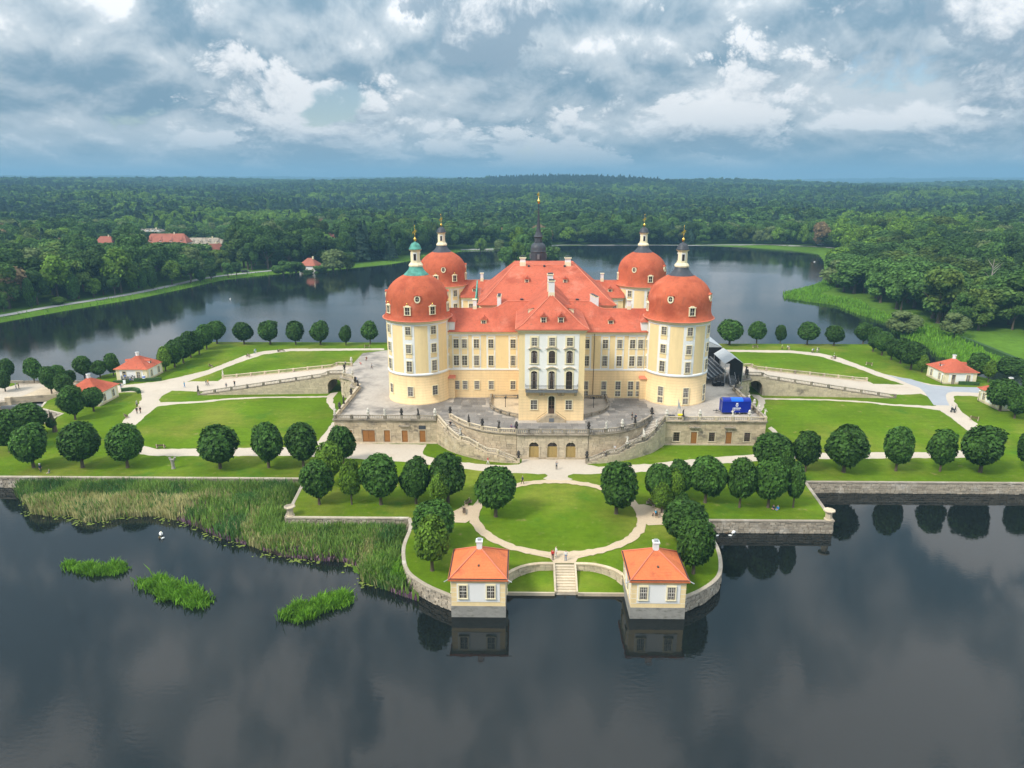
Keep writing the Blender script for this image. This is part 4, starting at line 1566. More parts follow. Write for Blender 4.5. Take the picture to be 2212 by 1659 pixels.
# paving slabs between castle front and arcade
slab = MB().use('pavingdark')
slab.hexa([(-.5, -.5, -.03), (.5, -.5, -.03), (.5, .5, -.03), (-.5, .5, -.03), (-.49, -.49, .025), (.49, -.49, .025), (.49, .49, .025), (-.49, .49, .025)])
slab_me = slab.mesh('slab')
PITS = [[(-6.35, 139.4), (-9.2, 141.2), (-11.6, 144.0), (-12.6, 147.5), (-12.7, 153.7), (-6.35, 153.7)],
        [(7.05, 139.4), (9.9, 141.2), (12.3, 144.0), (13.3, 147.5), (13.4, 153.7), (7.05, 153.7)]]
nsl = 0
R_ = random.Random(3)
pin = [(p.x, p.y) for p in INNER_L] + [(p.x, p.y) for p in INNER_R]
reg = pin + [(23, 140), (23, 153.6), (-23, 153.6), (-23, 140)]
y = 130.9
while y < 153:
    x = -22.5 + R_.uniform(-.6, 0)
    while x < 22.6:
        l = R_.uniform(1.5, 2.3)
        cx_, cy_ = x + l / 2, y + .86
        c4 = [(x + .1, y + .05), (x + l - .1, y + .05), (x + .1, y + 1.6), (x + l - .1, y + 1.6)]
        ok = all(bool(inside(np.array([p]), np.array([q]), reg)[0]) for p, q in c4)
        ok = ok and not any(bool(inside(np.array([p]), np.array([q]), pit)[0]) for p, q in c4 for pit in PITS)
        ok = ok and not (XC - HW - .1 < cx_ + l / 2 and cx_ - l / 2 < XC + HW + .1 and y + 1.7 > FY - 1.6)
        ok = ok and all((px + 29 * s) ** 2 + (py - 155) ** 2 > 7.2 ** 2 for s in (-1, 1) for px, py in c4)
        if ok and nsl < 300:
            link('slab', slab_me, terrace, (cx_, cy_, TZ), 0, (l - .04, 1.68, 1))
            nsl += 1
        x += l
    y += 1.72

# ------------------------------------------------------------------ walls of the terrace
PZ = TZ - .25


def terrace_wall(label, x0, x1, doors, seed, m):
    t = thing('terrace_wall', label, 'wall', ((x0 + x1) / 2, FYT, GZ))
    xm = (x0 + x1) / 2
    ops = []
    for (kind, xc, w, z0, z1) in doors:
        u = xc - x0
        ops.append((u - w / 2 - .18, u + w / 2 + .18, z0 - GZ, z1 - GZ + .2))
    masonry(t, [(x0 - xm, 0), (x1 - xm, 0)], 0.25, 4.85, .47, (.8, 1.5), ops, m, .22, seed, .014)
    MB().use('stonelight').box(x0 - xm - .1, x1 - xm, -.45, 0, -.02, .25).build('plinth', t)
    MB().use('stonedark').sweep([(x0 - xm - .1, 0, 4.85), (x1 - xm, 0, 4.85)], [(.1, 0), (-.3, 0), (-.36, .12), (-.62, .3), (-.62, .5), (.1, .5)]).build('cornice', t)
    for (kind, xc, w, z0, z1) in doors:
        f = MB().use('stonelight')
        f.box(-w / 2 - .18, -w / 2, -.28, .0, 0, z1 - z0)
        f.box(w / 2, w / 2 + .18, -.28, .0, 0, z1 - z0)
        f.box(-w / 2 - .25, w / 2 + .25, -.30, .0, z1 - z0, z1 - z0 + .2)
        if kind == 'w':
            f.box(-w / 2 - .22, w / 2 + .22, -.34, .0, -.14, 0)
        o = f.build('window' if kind == 'w' else 'door', t, (xc - xm, 0, z0 - GZ))
        if kind == 'w':
            MB().use('glass').box(-w / 2, w / 2, -.12, -.06, 0, z1 - z0).build('pane', o)
            g = MB().use('barsdark')
            for q in (-.33, 0, .33):
                g.box(q * w - .025, q * w + .025, -.17, -.121, 0, z1 - z0)
            for q in (.25, .5, .75):
                g.box(-w / 2, w / 2, -.165, -.1205, (z1 - z0) * q - .025, (z1 - z0) * q + .025)
            g.build('grille', o)
        else:
            n = 2 if w > 1.8 else 1
            for k in range(n):
                lw = w / n
                lf = MB().use('wood')
                lf.box(-w / 2 + lw * k + .015, -w / 2 + lw * (k + 1) - .015, -.14, -.08, 0, z1 - z0)
                for a_, b_ in ((.1, .45), (.52, .92)):
                    lf.box(-w / 2 + lw * k + .14, -w / 2 + lw * (k + 1) - .14, -.17, -.141, (z1 - z0) * a_, (z1 - z0) * b_)
                lf.build('leaf', o)
            if kind == 'h':
                MB().use('stonedark').box(-w / 2 - .5, w / 2 + .5, -.75, 0, z1 - z0 + .95, z1 - z0 + 1.15).build('hood', o)
            if kind == 's':
                MB().use('slate').box(-w / 2 - .1, w / 2 + .1, -.3, -.2, z1 - z0 + .3, z1 - z0 + 1.05).build('plaque', o)
    return t


dz = (GZ + .32, 5.1)
terrace_wall('sandstone terrace wall left of the curved stairs with brown wooden doors', -44.6, -23.4,
             [('d', -42.2, 2.3, *dz), ('d', -37.6, 2.6, *dz), ('d', -33.75, 1.25, *dz), ('h', -30.05, 1.25, *dz), ('s', -26.35, 1.25, *dz)], 21, 'stone')
terrace_wall('weathered terrace wall right of the curved stairs with barred windows and two doors', 23.9, 44.6,
             [('w', 26.4, 1.3, GZ + .8, 5.0), ('h', 30.0, 1.25, *dz), ('w', 33.7, 1.25, GZ + .8, 5.0), ('h', 37.2, 1.25, *dz), ('w', 41.0, 1.25, GZ + .8, 5.0)], 22, 'stone')
for s, lb in ((-1, 'side wall of the terrace facing the left lawn'), (1, 'side wall of the terrace facing the right lawn')):
    t = thing('terrace_side_wall', lb, 'wall', (0, 0, 0))
    pts = [(-p[0] * -s * -1 if False else s * abs(p[0]), p[1]) for p in SIDE_L]
    pts = pts[::-1] if s < 0 else pts
    masonry(t, pts, GZ, PZ - .2, .5, (.9, 1.6), (), 'stonelight', .12, 30 + s, .03)
    MB().use('stonedark').sweep([(p[0], p[1], PZ - .2) for p in pts], [(.1, 0), (-.2, 0), (-.45, .2), (-.45, .4), (.1, .4)]).build('cornice', t)

# arcade with three arched gates
arc_t = thing('arcade', 'dark stone arcade with three arched olive wooden gates below the castle', 'arcade', (XC, 130.0, GZ))
AXS = (-3.62, 0, 3.62)
AW, AH = 1.95, 2.55
ops = [(a + 7.0 - AW / 2 - .2, a + 7.0 + AW / 2 + .2, 0, AH + AW / 2 + .25) for a in AXS]
masonry(arc_t, [(-7.0, 0), (7.0, 0)], 0.0, 4.75, .46, (.8, 1.6), ops, 'stonelight', .3, 41, .016)
for a in AXS:
    g = MB().use('stonelight')
    n = 10
    r0, r1 = AW / 2, AW / 2 + .28
    for k in range(n):
        b0, b1 = pi * k / n, pi * (k + 1) / n
        p = [(a - r0 * cos(b0), AH + r0 * sin(b0)), (a - r0 * cos(b1), AH + r0 * sin(b1)), (a - r1 * cos(b1), AH + r1 * sin(b1)), (a - r1 * cos(b0), AH + r1 * sin(b0))]
        g.hexa([(p[0][0], -.4, p[0][1]), (p[1][0], -.4, p[1][1]), (p[1][0], 0, p[1][1]), (p[0][0], 0, p[0][1]),
                (p[3][0], -.4, p[3][1]), (p[2][0], -.4, p[2][1]), (p[2][0], 0, p[2][1]), (p[3][0], 0, p[3][1])])
        # spandrel above the ring
        for q0, q1 in (((p[3]), (p[2])),):
            zt = AH + AW / 2 + .29
            if zt - min(q0[1], q1[1]) > .02:
                g.hexa([(q0[0], -.3, q0[1]), (q1[0], -.3, q1[1]), (q1[0], 0, q1[1]), (q0[0], 0, q0[1]),
                        (q0[0], -.3, zt), (q1[0], -.3, zt), (q1[0], 0, zt), (q0[0], 0, zt)])
    for s in (-1, 1):
        g.box(a + s * (AW / 2 + .14) - .14, a + s * (AW / 2 + .14) + .14, -.4, 0, 0, AH)
        g.box(a + s * (AW / 2 + .14) - .22, a + s * (AW / 2 + .14) + .22, -.46, 0, AH - .1, AH + .08)
    g.box(a - .2, a + .2, -.52, 0, AH + AW / 2 - .05, AH + AW / 2 + .42)
    arch = g.build('arch', arc_t)
    for s in (-1, 1):
        MB().use('woodgold').box(a + min(0, s * AW / 2) + (.012 if s > 0 else 0), a + max(0, s * AW / 2) - (.012 if s < 0 else 0), -.14, -.06, .22, AH).build('gate_leaf', arch)
    fl = MB().use('glass')
    fl.poly([(a - r0 * cos(pi * k / n), -.08, AH + r0 * sin(pi * k / n)) for k in range(n, -1, -1)])
    fl.use('barsdark').box(a - .03, a + .03, -.13, -.09, AH, AH + r0)
    fl.box(a - r0 * .8, a + r0 * .8, -.13, -.09, AH + .42, AH + .47)
    fl.build('fanlight', arch)
    MB().use('stonelight').box(a - AW / 2, a + AW / 2, -.75, -.05, 0, .14).build('step', arch)
    MB().use('stonelight').box(a - AW / 2, a + AW / 2, -.42, -.05, .14, .26).build('step', arch)
MB().use('stonedark').sweep([(-7.0, 0, 4.75), (7.0, 0, 4.75)], [(.1, 0), (-.34, 0), (-.4, .15), (-.75, .32), (-.75, .52), (.1, .52)]).build('cornice', arc_t)
MB().use('stone').box(-7.1, 7.1, -.5, -.3, 0, .35).build('plinth', arc_t)

# ------------------------------------------------------------------ balustrades
_bal_prof = [(.075, 0), (.075, .08), (.055, .1), (.10, .27), (.06, .45), (.05, .53), (.075, .56), (.075, .62)]


def balustrade(label, pts, pier_gap=3.4, m='stonelight', md=None, h=.62, piers=True, seed=0, solid=()):
    """pts: (x,y,z) at floor level; balusters between piers"""
    md = md or m
    P = [Vector(p) for p in pts]
    root = thing('balustrade', label, 'balustrade', tuple(P[0]), group='stone balustrades')
    o = P[0]
    Q = [p - o for p in P]
    MB().use(md).sweep(Q, [(.17, .0), (-.17, 0), (-.17, .2), (.17, .2)]).build('base_rail', root)
    MB().use(md).sweep(Q, [(.17, .2 + h), (-.17, .2 + h), (-.2, .24 + h), (-.2, .36 + h), (.2, .36 + h), (.2, .24 + h)]).build('hand_rail', root)
    L = path_len(Q)
    npier = max(1, round(L / pier_gap))
    pm = MB().use(md)
    pm.box(-.24, .24, -.22, .22, -.02, h + .22)
    pm.box(-.27, .27, -.25, .25, h + .2, h + .40)
    pm.box(-.16, .16, -.24, .24, .28, h + .12)
    pme = pm.mesh('pier')
    rs = resample(Q, npier)
    for i, p in enumerate(rs):
        q = rs[min(i + 1, len(rs) - 1)] - rs[max(i - 1, 0)]
        link('pier', pme, root, p, atan2(q.y, q.x))
    nb = max(2, int(L / .36))
    fine = resample(Q, nb)
    bm = MB().use(m)
    for i in range(nb):
        p = (fine[i] + fine[i + 1]) / 2
        if min((p - r).length for r in rs) < .36:
            continue
        bm.lathe([(r, z * h / .62 + .2) for r, z in _bal_prof], 6, (p.x, p.y), cap=False)
        for k in range(len(bm.v) - 6 * len(_bal_prof), len(bm.v)):
            v = bm.v[k]
            bm.v[k] = (v[0], v[1], v[2] + p.z)
    stuff(bm.build('balusters', root))
    return rs, o, root


def v3(pts, z):
    return [(p[0], p[1], z) for p in pts]


PEDS = {}


def ped(key, rs, o):
    PEDS[key] = [Vector((p.x + o.x, p.y + o.y, p.z + o.z + 1.02)) for p in rs]


for key, lb, pts, md in (
    ('fl', 'straight balustrade along the front of the left terrace above the brown doors', v3([(-44.4, 137.75), (-23.6, 137.75)], TZ + .05), 'stonedark'),
    ('fr', 'straight balustrade along the front of the right terrace before the blue trailer', v3([(24.1, 137.75), (44.4, 137.75)], TZ + .05), 'stonelight'),
    ('il', 'curved upper balustrade above the left stair flight', v3([(p.x, p.y) for p in INNER_L], TZ + .05), 'stonelight'),
    ('ir', 'curved upper balustrade above the right stair flight', v3([(p.x, p.y) for p in INNER_R], TZ + .05), 'stonedark'),
    ('ar', 'heavy balustrade on top of the arcade', v3([(-6.6, 129.75), (7.3, 129.75)], TZ + .05), 'stonedark'),
    ('sl', 'balustrade along the left side of the terrace', v3([(p[0] + .25, p[1] + .3) for p in SIDE_L], TZ + .05), 'stonelight'),
    ('sr', 'balustrade along the right side of the terrace behind the blue trailer', v3([(-p[0] - .25, p[1] + .3) for p in SIDE_L], TZ + .05), 'stonedark'),
):
    rs, o, _ = balustrade(lb, pts, 2.2 if key == 'ar' else 3.6, 'stonelight' if key != 'ir' else 'stonedark', md)
    ped(key, rs, o)

# sunken light wells beside the centre block
for pit, lb, md in ((PITS[0], 'curved parapet of the light well left of the centre block', 'stonedark'), (PITS[1], 'dark curved parapet of the light well right of the centre block', 'stonedark')):
    s = -1 if pit[0][0] < 0 else 1
    cur = catmull([(p[0], p[1], TZ) for p in pit[:5]], 4)
    rs, o, root = balustrade(lb, [tuple(p) for p in cur], 2.6, 'stonelight' if s < 0 else 'stonedark', md, .5)
    flat('well_floor', pit, TZ + .06, 'stonelight' if s < 0 else 'paving', terrace, lift=False)
    rs, o, root = balustrade(('short straight parapet at the back of the light well, left of the centre block' if s < 0 else 'short dark parapet at the back of the light well, right of the centre block'),
                             [(s * 12.3 + .35, 152.9, TZ), (s * 6.9 + .35, 152.9, TZ)], 2.6, 'stonelight' if s < 0 else 'stonedark', md, .5)
    t = thing('well_lamp', 'black lamp post in the light well %s of the centre block' % ('left' if s < 0 else 'right'), 'lamp', (s * 9.6 + .35, 146.5, TZ))
    MB().use('iron').lathe([(.14, 0), (.09, .15), (.06, .3), (.06, 1.9), (.1, 1.95)], 8).build('post', t)
    MB().use('iron').lathe([(.1, 1.95), (.24, 2.05), (.26, 2.3), (.06, 2.5)], 8).build('lantern', t)

# ------------------------------------------------------------------ curved staircases
for s, lb in ((-1, 'left'), (1, 'right')):
    I = [Vector((p.x if s < 0 else -p.x + .7, p.y, 0)) for p in INNER_L]
    O = [Vector((p.x if s < 0 else -p.x + .7, p.y, 0)) for p in OUTER_L]
    NS = 60
    I, O = resample(I, NS), resample(O, NS)
    if s < 0:
        I = [p + Vector((0, -.25, 0)) for p in I]
    else:
        I = [p + Vector((0, -.25, 0)) for p in I]
    t = thing('curved_staircase', 'curved stone staircase sweeping down to the plaza on the %s of the arcade' % lb, 'staircase', (0, 0, 0))
    drop = TZ - GZ
    flights = [(2, 22, 13), (30, 42, 8), (47, 60, 9)]           # segments and number of risers
    total = sum(f[2] for f in flights)
    zcur = TZ
    prof = [0.0] * (NS + 1)
    ends = 0
    pos = 0
    segz = []
    last = 0
    for (a, b, n) in flights:
        if a > last:
            segz.append((last, a, zcur, zcur, 'landing'))
        for k in range(n):
            u0, u1 = a + (b - a) * k / n, a + (b - a) * (k + 1) / n
            zcur -= drop / total
            segz.append((u0, u1, zcur, zcur, 'step'))
        last = b

    def lin(C, u):
        i = min(NS - 1, int(u))
        return C[i].lerp(C[i + 1], u - i)
    zs_ = []
    for (u0, u1, z, _, nm) in segz:
        us = [u0 + (u1 - u0) * k / max(1, math.ceil(u1 - u0)) for k in range(max(1, math.ceil(u1 - u0)) + 1)]
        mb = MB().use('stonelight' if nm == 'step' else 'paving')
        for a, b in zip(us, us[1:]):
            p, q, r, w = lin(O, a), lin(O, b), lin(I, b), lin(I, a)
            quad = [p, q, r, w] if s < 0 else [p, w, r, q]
            mb.use('stonedark')  # darker colour below each tread paints in the shade of the risers
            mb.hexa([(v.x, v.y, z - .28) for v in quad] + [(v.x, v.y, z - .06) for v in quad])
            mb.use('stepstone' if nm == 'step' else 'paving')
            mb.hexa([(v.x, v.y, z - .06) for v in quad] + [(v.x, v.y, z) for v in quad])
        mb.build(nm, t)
        zs_.append((u0, u1, z))

    def zat(u):
        # slope line of the stair
        pts = [(0, TZ), (2, TZ)]
        zc = TZ
        for (a, b, n) in flights:
            pts.append((a, zc))
            zc -= drop * n / total
            pts.append((b, zc))
        for (a, za), (b, zb) in zip(pts, pts[1:]):
            if a <= u <= b:
                return lerp(za, zb, (u - a) / (b - a + 1e-9))
        return GZ
    # outer wall
    core = MB().use('mortar')
    for k in range(NS):
        a, b = O[k], O[k + 1]
        n = (b - a).normalized()
        w = Vector((-n.y, n.x, 0)) * (.45 if s < 0 else -.45)
        za, zb = zat(k) + .1, zat(k + 1) + .1
        quad = [a, b, b + w, a + w] if s < 0 else [b, a, a + w, b + w]
        zz = [za, zb, zb, za] if s < 0 else [zb, za, za, zb]
        core.hexa([(v.x, v.y, GZ - .3) for v in quad] + [(v.x, v.y, z) for v, z in zip(quad, zz)])
    core.build('wall_core', t)
    Ou = O if s < 0 else O[::-1]
    Lw = path_len(Ou)
    masonry(t, [(p.x, p.y) for p in Ou], GZ - .1, TZ, .55, (.7, 1.4), (), 'stone' if s < 0 else 'stonelight', .12, 50 + s, .016,
            ztop=lambda u: zat((u / Lw if s < 0 else 1 - u / Lw) * NS) + .02)
    # wall under the upper balustrade
    Iu = I if s < 0 else I[::-1]
    masonry(t, [(p.x, p.y + .25) for p in Iu], GZ + .2, TZ - .2, .55, (.8, 1.5), (), 'stone', .10, 55 + s, .016, limit=160)
    MB().use('stonedark').sweep([(p.x, p.y + .25, TZ - .25) for p in Iu], [(.1, 0), (-.2, 0), (-.34, .14), (-.34, .28), (.1, .28)]).build('cornice', t)
    rail = []
    for k in range(NS + 1):
        a, b = O[max(0, k - 1)], O[min(NS, k + 1)]
        n = (b - a).normalized()
        w = Vector((-n.y, n.x, 0)) * (.22 if s < 0 else -.22)
        q = O[k] + w
        rail.append((q.x, q.y, zat(k) + .1))
    rs, o, _ = balustrade('sloping outer balustrade of the %s curved staircase' % lb, rail, 4.2, 'stonelight', 'stonelight' if s < 0 else 'stonedark')
    ped('o' + lb[0], rs, o)

# ------------------------------------------------------------------ ramps to the terrace
for s, lb in ((-1, 'left'), (1, 'right')):
    t = thing('ramp', 'long stone ramp with arched passage rising to the terrace from the %s' % lb, 'ramp', (0, 0, 0))
    xa, xb = s * 51.2, s * 88.5
    ya0, yb0, ya1, yb1 = 173.4, 171.2, 181.6, 187.0

    def surf(u):
        return lerp(TZ - .03, GZ + .02, min(1, u * 1.02)) if u > .12 else TZ - .03
    n = 20
    mb = MB().use('gravel')
    for k in range(n):
        u0, u1 = k / n, (k + 1) / n
        p = [(lerp(xa, xb, u0), lerp(ya0, yb0, u0), surf(u0)), (lerp(xa, xb, u1), lerp(ya0, yb0, u1), surf(u1)),
             (lerp(xa, xb, u1), lerp(ya1, yb1, u1), surf(u1)), (lerp(xa, xb, u0), lerp(ya1, yb1, u0), surf(u0))]
        mb.poly(p if s > 0 else p[::-1])
    mb.build('roadway', t)
    # passage: walls with arched opening next to the terrace
    for (y0_, y1_, side) in ((ya0, yb0, -1), (ya1, yb1, 1)):
        pts = [(xa, y0_), (xb, y1_)]
        if (s < 0) == (side < 0):
            pts = pts[::-1]
        f_, L_ = poly_param(pts)
        rev = (s < 0) == (side < 0)

        def zt(u):
            v = 1 - u / L_ if rev else u / L_
            return surf(v) - .12
        a0_, a1_ = .6, 4.4
        op = []
        nst = 10
        for k in range(nst):
            # stepped opening for the arch, covered by the arch ring
            zz0 = GZ + 2.0 + 1.9 * k / nst
            hw = 1.9 * sqrt(max(0, 1 - (k / nst) ** 2))
            c_ = 2.5
            lo, hi = c_ - hw, c_ + hw
            if rev:
                lo, hi = L_ - hi, L_ - lo
            op.append((lo, hi, zz0, zz0 + 1.9 / nst + .01))
        lo, hi = (.6, 4.4) if not rev else (L_ - 4.4, L_ - .6)
        op.append((lo, hi, GZ - .2, GZ + 2.0))
        masonry(t, pts, GZ - .1, TZ, .42, (.8, 1.6), op, 'stonelight', .1, 60 + s + side, .02, ztop=zt, limit=220 if side < 0 else 0)
        core = MB().use('mortar')
        for k in range(n):
            u0, u1 = k / n, (k + 1) / n
            if u1 * L_ <= 5.8:
                continue
            q = [(lerp(xa, xb, u0), lerp(y0_, y1_, u0)), (lerp(xa, xb, u1), lerp(y0_, y1_, u1))]
            core.poly([(q[0][0], q[0][1], GZ - .3), (q[1][0], q[1][1], GZ - .3), (q[1][0], q[1][1], surf(u1) - .05), (q[0][0], q[0][1], surf(u0) - .05)])
        # arch ring and wall above it
        dirx = (xb - xa) / L_
        diry = (y1_ - y0_) / L_
        P_ = lambda d, z: (xa + dirx * d, y0_ + diry * d, z)
        arcp = [(2.5 - 1.9 * cos(pi * k / 12), GZ + 2.0 + 1.9 * sin(pi * k / 12)) for k in range(13)]
        for (d0, z0_), (d1, z1_) in zip(arcp, arcp[1:]):
            core.poly([P_(d0, z0_), P_(d1, z1_), P_(d1, TZ - .1), P_(d0, TZ - .1)])
        core.poly([P_(0, GZ), P_(.6, GZ), P_(.6, TZ - .1), P_(0, TZ - .1)])
        core.poly([P_(4.4, GZ), P_(5.9, GZ), P_(5.9, TZ - .2), P_(4.4, TZ - .2)])
        core.build('wall_core', t)
        rg = MB().use('stone')
        for (d0, z0_), (d1, z1_) in zip(arcp, arcp[1:]):
            k0 = lambda d, z: (2.5 + (d - 2.5) * 1.14, GZ + 2 + (z - GZ - 2) * 1.14)
            (e0, g0), (e1, g1) = k0(d0, z0_), k0(d1, z1_)
            yo = side * .14
            rg.hexa([P_(d0, z0_), P_(d1, z1_), tuple(np.add(P_(d1, z1_), (0, yo, 0))), tuple(np.add(P_(d0, z0_), (0, yo, 0))),
                     P_(e0, g0), P_(e1, g1), tuple(np.add(P_(e1, g1), (0, yo, 0))), tuple(np.add(P_(e0, g0), (0, yo, 0)))])
        rg.build('arch_ring', t)
        rail = []
        for k in range(n + 1):
            u = k / n
            rail.append((lerp(xa, xb, u), lerp(y0_, y1_, u) - side * .2, surf(u)))
        rs, o, _ = balustrade('%s balustrade of the %s ramp' % ('near' if side < 0 else 'far', lb), rail, 4.1, 'stonelight', 'stonedark' if (side < 0) else 'stonelight')
        ped('r%s%d' % (lb[0], side), rs, o)
    # passage vault
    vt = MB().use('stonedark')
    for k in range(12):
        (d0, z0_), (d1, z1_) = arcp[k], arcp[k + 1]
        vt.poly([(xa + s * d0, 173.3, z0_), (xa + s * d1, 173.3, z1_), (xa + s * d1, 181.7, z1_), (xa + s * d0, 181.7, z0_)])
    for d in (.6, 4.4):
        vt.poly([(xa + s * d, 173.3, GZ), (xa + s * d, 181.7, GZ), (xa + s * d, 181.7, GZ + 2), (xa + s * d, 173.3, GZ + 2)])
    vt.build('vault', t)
# ================================================================== pavilions, gatehouses, village
def stepped_roof(mb, hw, hd, z0, z1, n, m, lip=.02, bell=.0):
    """pyramid of tile courses"""
    mb.use(m)
    for k in range(n):
        t0, t1 = k / n, (k + 1) / n
        zz0 = lerp(z0, z1, t0 ** (1 + bell))
        zz1 = lerp(z0, z1, t1 ** (1 + bell))
        a, b = 1 - t0 * .975, 1 - t1 * .975
        o = lip * (1 if k else 0)
        lo = [(-hw * a, -hd * a, zz0 + o), (hw * a, -hd * a, zz0 + o), (hw * a, hd * a, zz0 + o), (-hw * a, hd * a, zz0 + o)]
        hi = [(-hw * b, -hd * b, zz1), (hw * b, -hd * b, zz1), (hw * b, hd * b, zz1), (-hw * b, hd * b, zz1)]
        base = len(mb.v)
        mb.v += lo + hi
        for i in range(4):
            j = (i + 1) % 4
            mb.face((base + i, base + j, base + 4 + j, base + 4 + i))
        if k:
            ol = [(v[0], v[1], v[2] - o) for v in lo]
            base = len(mb.v)
            mb.v += ol + lo
            for i in range(4):
                j = (i + 1) % 4
                mb.face((base + i, base + j, base + 4 + j, base + 4 + i))


def pavilion(x, y, lb, plants=False):
    t = thing('lake_pavilion', lb, 'pavilion', (x, y, 0), group='square pavilions standing in the lake')
    h = 3.52
    MB().use('greyplinth').box(-h - .05, h + .05, -h - .05, h + .05, -1.2, 1.67).build('plinth', t)
    MB().use('yellow').box(-h, h, -h, h, 1.67, 5.5).build('wall', t)
    ql = MB().use('cream')
    for zz in (2.28, 2.85, 3.42, 3.99, 4.56, 5.1):
        for s in (-1, 1):
            pass
    for rz in range(4):
        a = rz * pi / 2
        c, s_ = cos(a), sin(a)
        pn = MB().use('bluewhite').box(-2.8, 2.8, -h - .05, -h + .02, 2.3, 5.05)
        pn.build('white_panel', t, (0, 0, 0), a)
        for u in (-1.98, 1.62):
            w = MB().use('cream').box(u - .66, u + .66, -h - .09, -h, 2.62, 5.0)
            w.build('window_panel', t, (0, 0, 0), a)
            px, py = u, -h - .085
            window(t, px * c - py * s_, px * s_ + py * c, 2.92, .95, 1.83, a, 'y')
        cj = MB().use('white')
        for zz in (2.28, 2.98, 3.68, 4.38, 5.08):
            cj.box(-h - .005, -2.82, -h - .012, -h + .01, zz - .02, zz + .02)
            cj.box(2.82, h + .005, -h - .012, -h + .01, zz - .02, zz + .02)
        cj.build('plaster_joint', t, (0, 0, 0), a)
    MB().use('cream').sweep([(-h, -h, 5.3), (h, -h, 5.3), (h, h, 5.3), (-h, h, 5.3)], [(.05, 0), (-.08, 0), (-.25, .25), (.05, .3)], True).build('cornice', t)
    MB().use('rooforange').sweep([(-h, -h, 5.52), (h, -h, 5.52), (h, h, 5.52), (-h, h, 5.52)], [(.3, 0), (-.38, 0), (-.40, .22), (.3, .22)], True).build('eave_board', t)
    MB().use('iron').sweep([(-h, -h, 5.74), (h, -h, 5.74), (h, h, 5.74), (-h, h, 5.74)], [(-.20, 0), (-.34, 0), (-.34, .09), (-.20, .09)], True).build('gutter', t)
    rf = MB()
    stepped_roof(rf, h + .28, h + .28, 5.72, 8.35, 22, 'rooforange', .025, .06)
    roof = rf.build('roof', t)
    hp = MB().use('eave')
    for sx in (-1, 1):
        for sy in (-1, 1):
            hp.tube([(sx * (h + .25), sy * (h + .25), 5.78), (0, 0, 8.42)], [.09, .09], 6)
    hp.build('hip_tiles', roof)
    ch = MB().use('white').box(-.36, .36, -.36, .36, 7.9, 9.25)
    ch.box(-.46, .46, -.46, .46, 9.2, 9.35)
    ch.use('metalgrey').box(-.25, .25, -.25, .25, 9.35, 9.6)
    ch.build('chimney', roof)
    vt = MB().use('barsdark').box(-.12, .12, -2.3, -2.05, 6.65, 6.95)
    vt.build('roof_hatch', roof)
    for s in (-1, 1):
        MB().use('metalgrey').tube([(s * (h + .3), -h - .3, 5.75), (s * (h + .85), -h - .55, 5.55)], [.06, .06], 6).build('spout', roof)
    return t


pavilion(-11.2, 83.82, 'left lake pavilion with orange tiled roof, beside the reeds')
pavilion(12.15, 83.82, 'right lake pavilion with orange tiled roof, beside open water')


def gatehouse(x, y, lb, door_side, dormer=True):
    t = thing('gatehouse', lb, 'gatehouse', (x, y, GZ), group='small gatehouses')
    h = 4.25
    MB().use('stonelight').box(-h - .05, h + .05, -h - .05, h + .05, -.3, .3).build('plinth', t)
    MB().use('cream').box(-h, h, -h, h, .3, 3.15).build('wall', t)
    for rz in range(4):
        a = rz * pi / 2
        c, s_ = cos(a), sin(a)
        MB().use('bluewhite').box(-3.2, 3.2, -h - .04, -h + .02, .55, 2.95).build('white_panel', t, (0, 0, 0), a)
        for i, u in enumerate((-1.95, 1.95)):
            px, py = u, -h - .035
            if rz == door_side and i == 0:
                d = MB().use('cream').box(-.6, -.48, -.1, 0, -.25, 2.4)
                d.box(.48, .6, -.1, 0, -.25, 2.4)
                d.box(-.6, .6, -.1, 0, 2.3, 2.42)
                d.use('stonedark').box(-.48, .48, -.06, 0, -.25, 1.75)
                d.use('glass').box(-.48, .48, -.05, 0, 1.8, 2.3)
                d.build('door', t, (px * c - py * s_, px * s_ + py * c, .3), a)
            else:
                window(t, px * c - py * s_, px * s_ + py * c, .75, .95, 1.75, a, 'y')
    MB().use('cream').sweep([(-h, -h, 2.95), (h, -h, 2.95), (h, h, 2.95), (-h, h, 2.95)], [(.05, 0), (-.08, 0), (-.3, .25), (.05, .3)], True).build('cornice', t)
    MB().use('eave').sweep([(-h, -h, 3.17), (h, -h, 3.17), (h, h, 3.17), (-h, h, 3.17)], [(.3, 0), (-.42, 0), (-.44, .16), (.3, .16)], True).build('eave_board', t)
    rf = MB()
    stepped_roof(rf, h + .38, h + .38, 3.32, 6.2, 14, 'roof', .02, .12)
    roof = rf.build('roof', t)
    ch = MB().use('white').lathe([(.42, 5.5), (.42, 6.8), (.52, 6.85), (.52, 7.05)], 12)
    ch.use('metalgrey').lathe([(.4, 7.05), (.4, 7.15)], 12)
    ch.build('chimney', roof)
    if dormer:
        for rz in (1, 3):
            a = rz * pi / 2
            dm = MB().use('white').box(-.45, .45, -3.4, -1.8, 3.7, 4.55)
            dm.use('glass').box(-.25, .25, -3.44, -3.3, 3.85, 4.4)
            dm.use('roof').hexa([(-.6, -3.5, 4.5), (.6, -3.5, 4.5), (.6, -1.2, 4.9), (-.6, -1.2, 4.9), (-.03, -3.5, 5.0), (.03, -3.5, 5.0), (.03, -.8, 5.25), (-.03, -.8, 5.25)])
            dm.build('dormer', roof, (0, 0, 0), a)
    return t


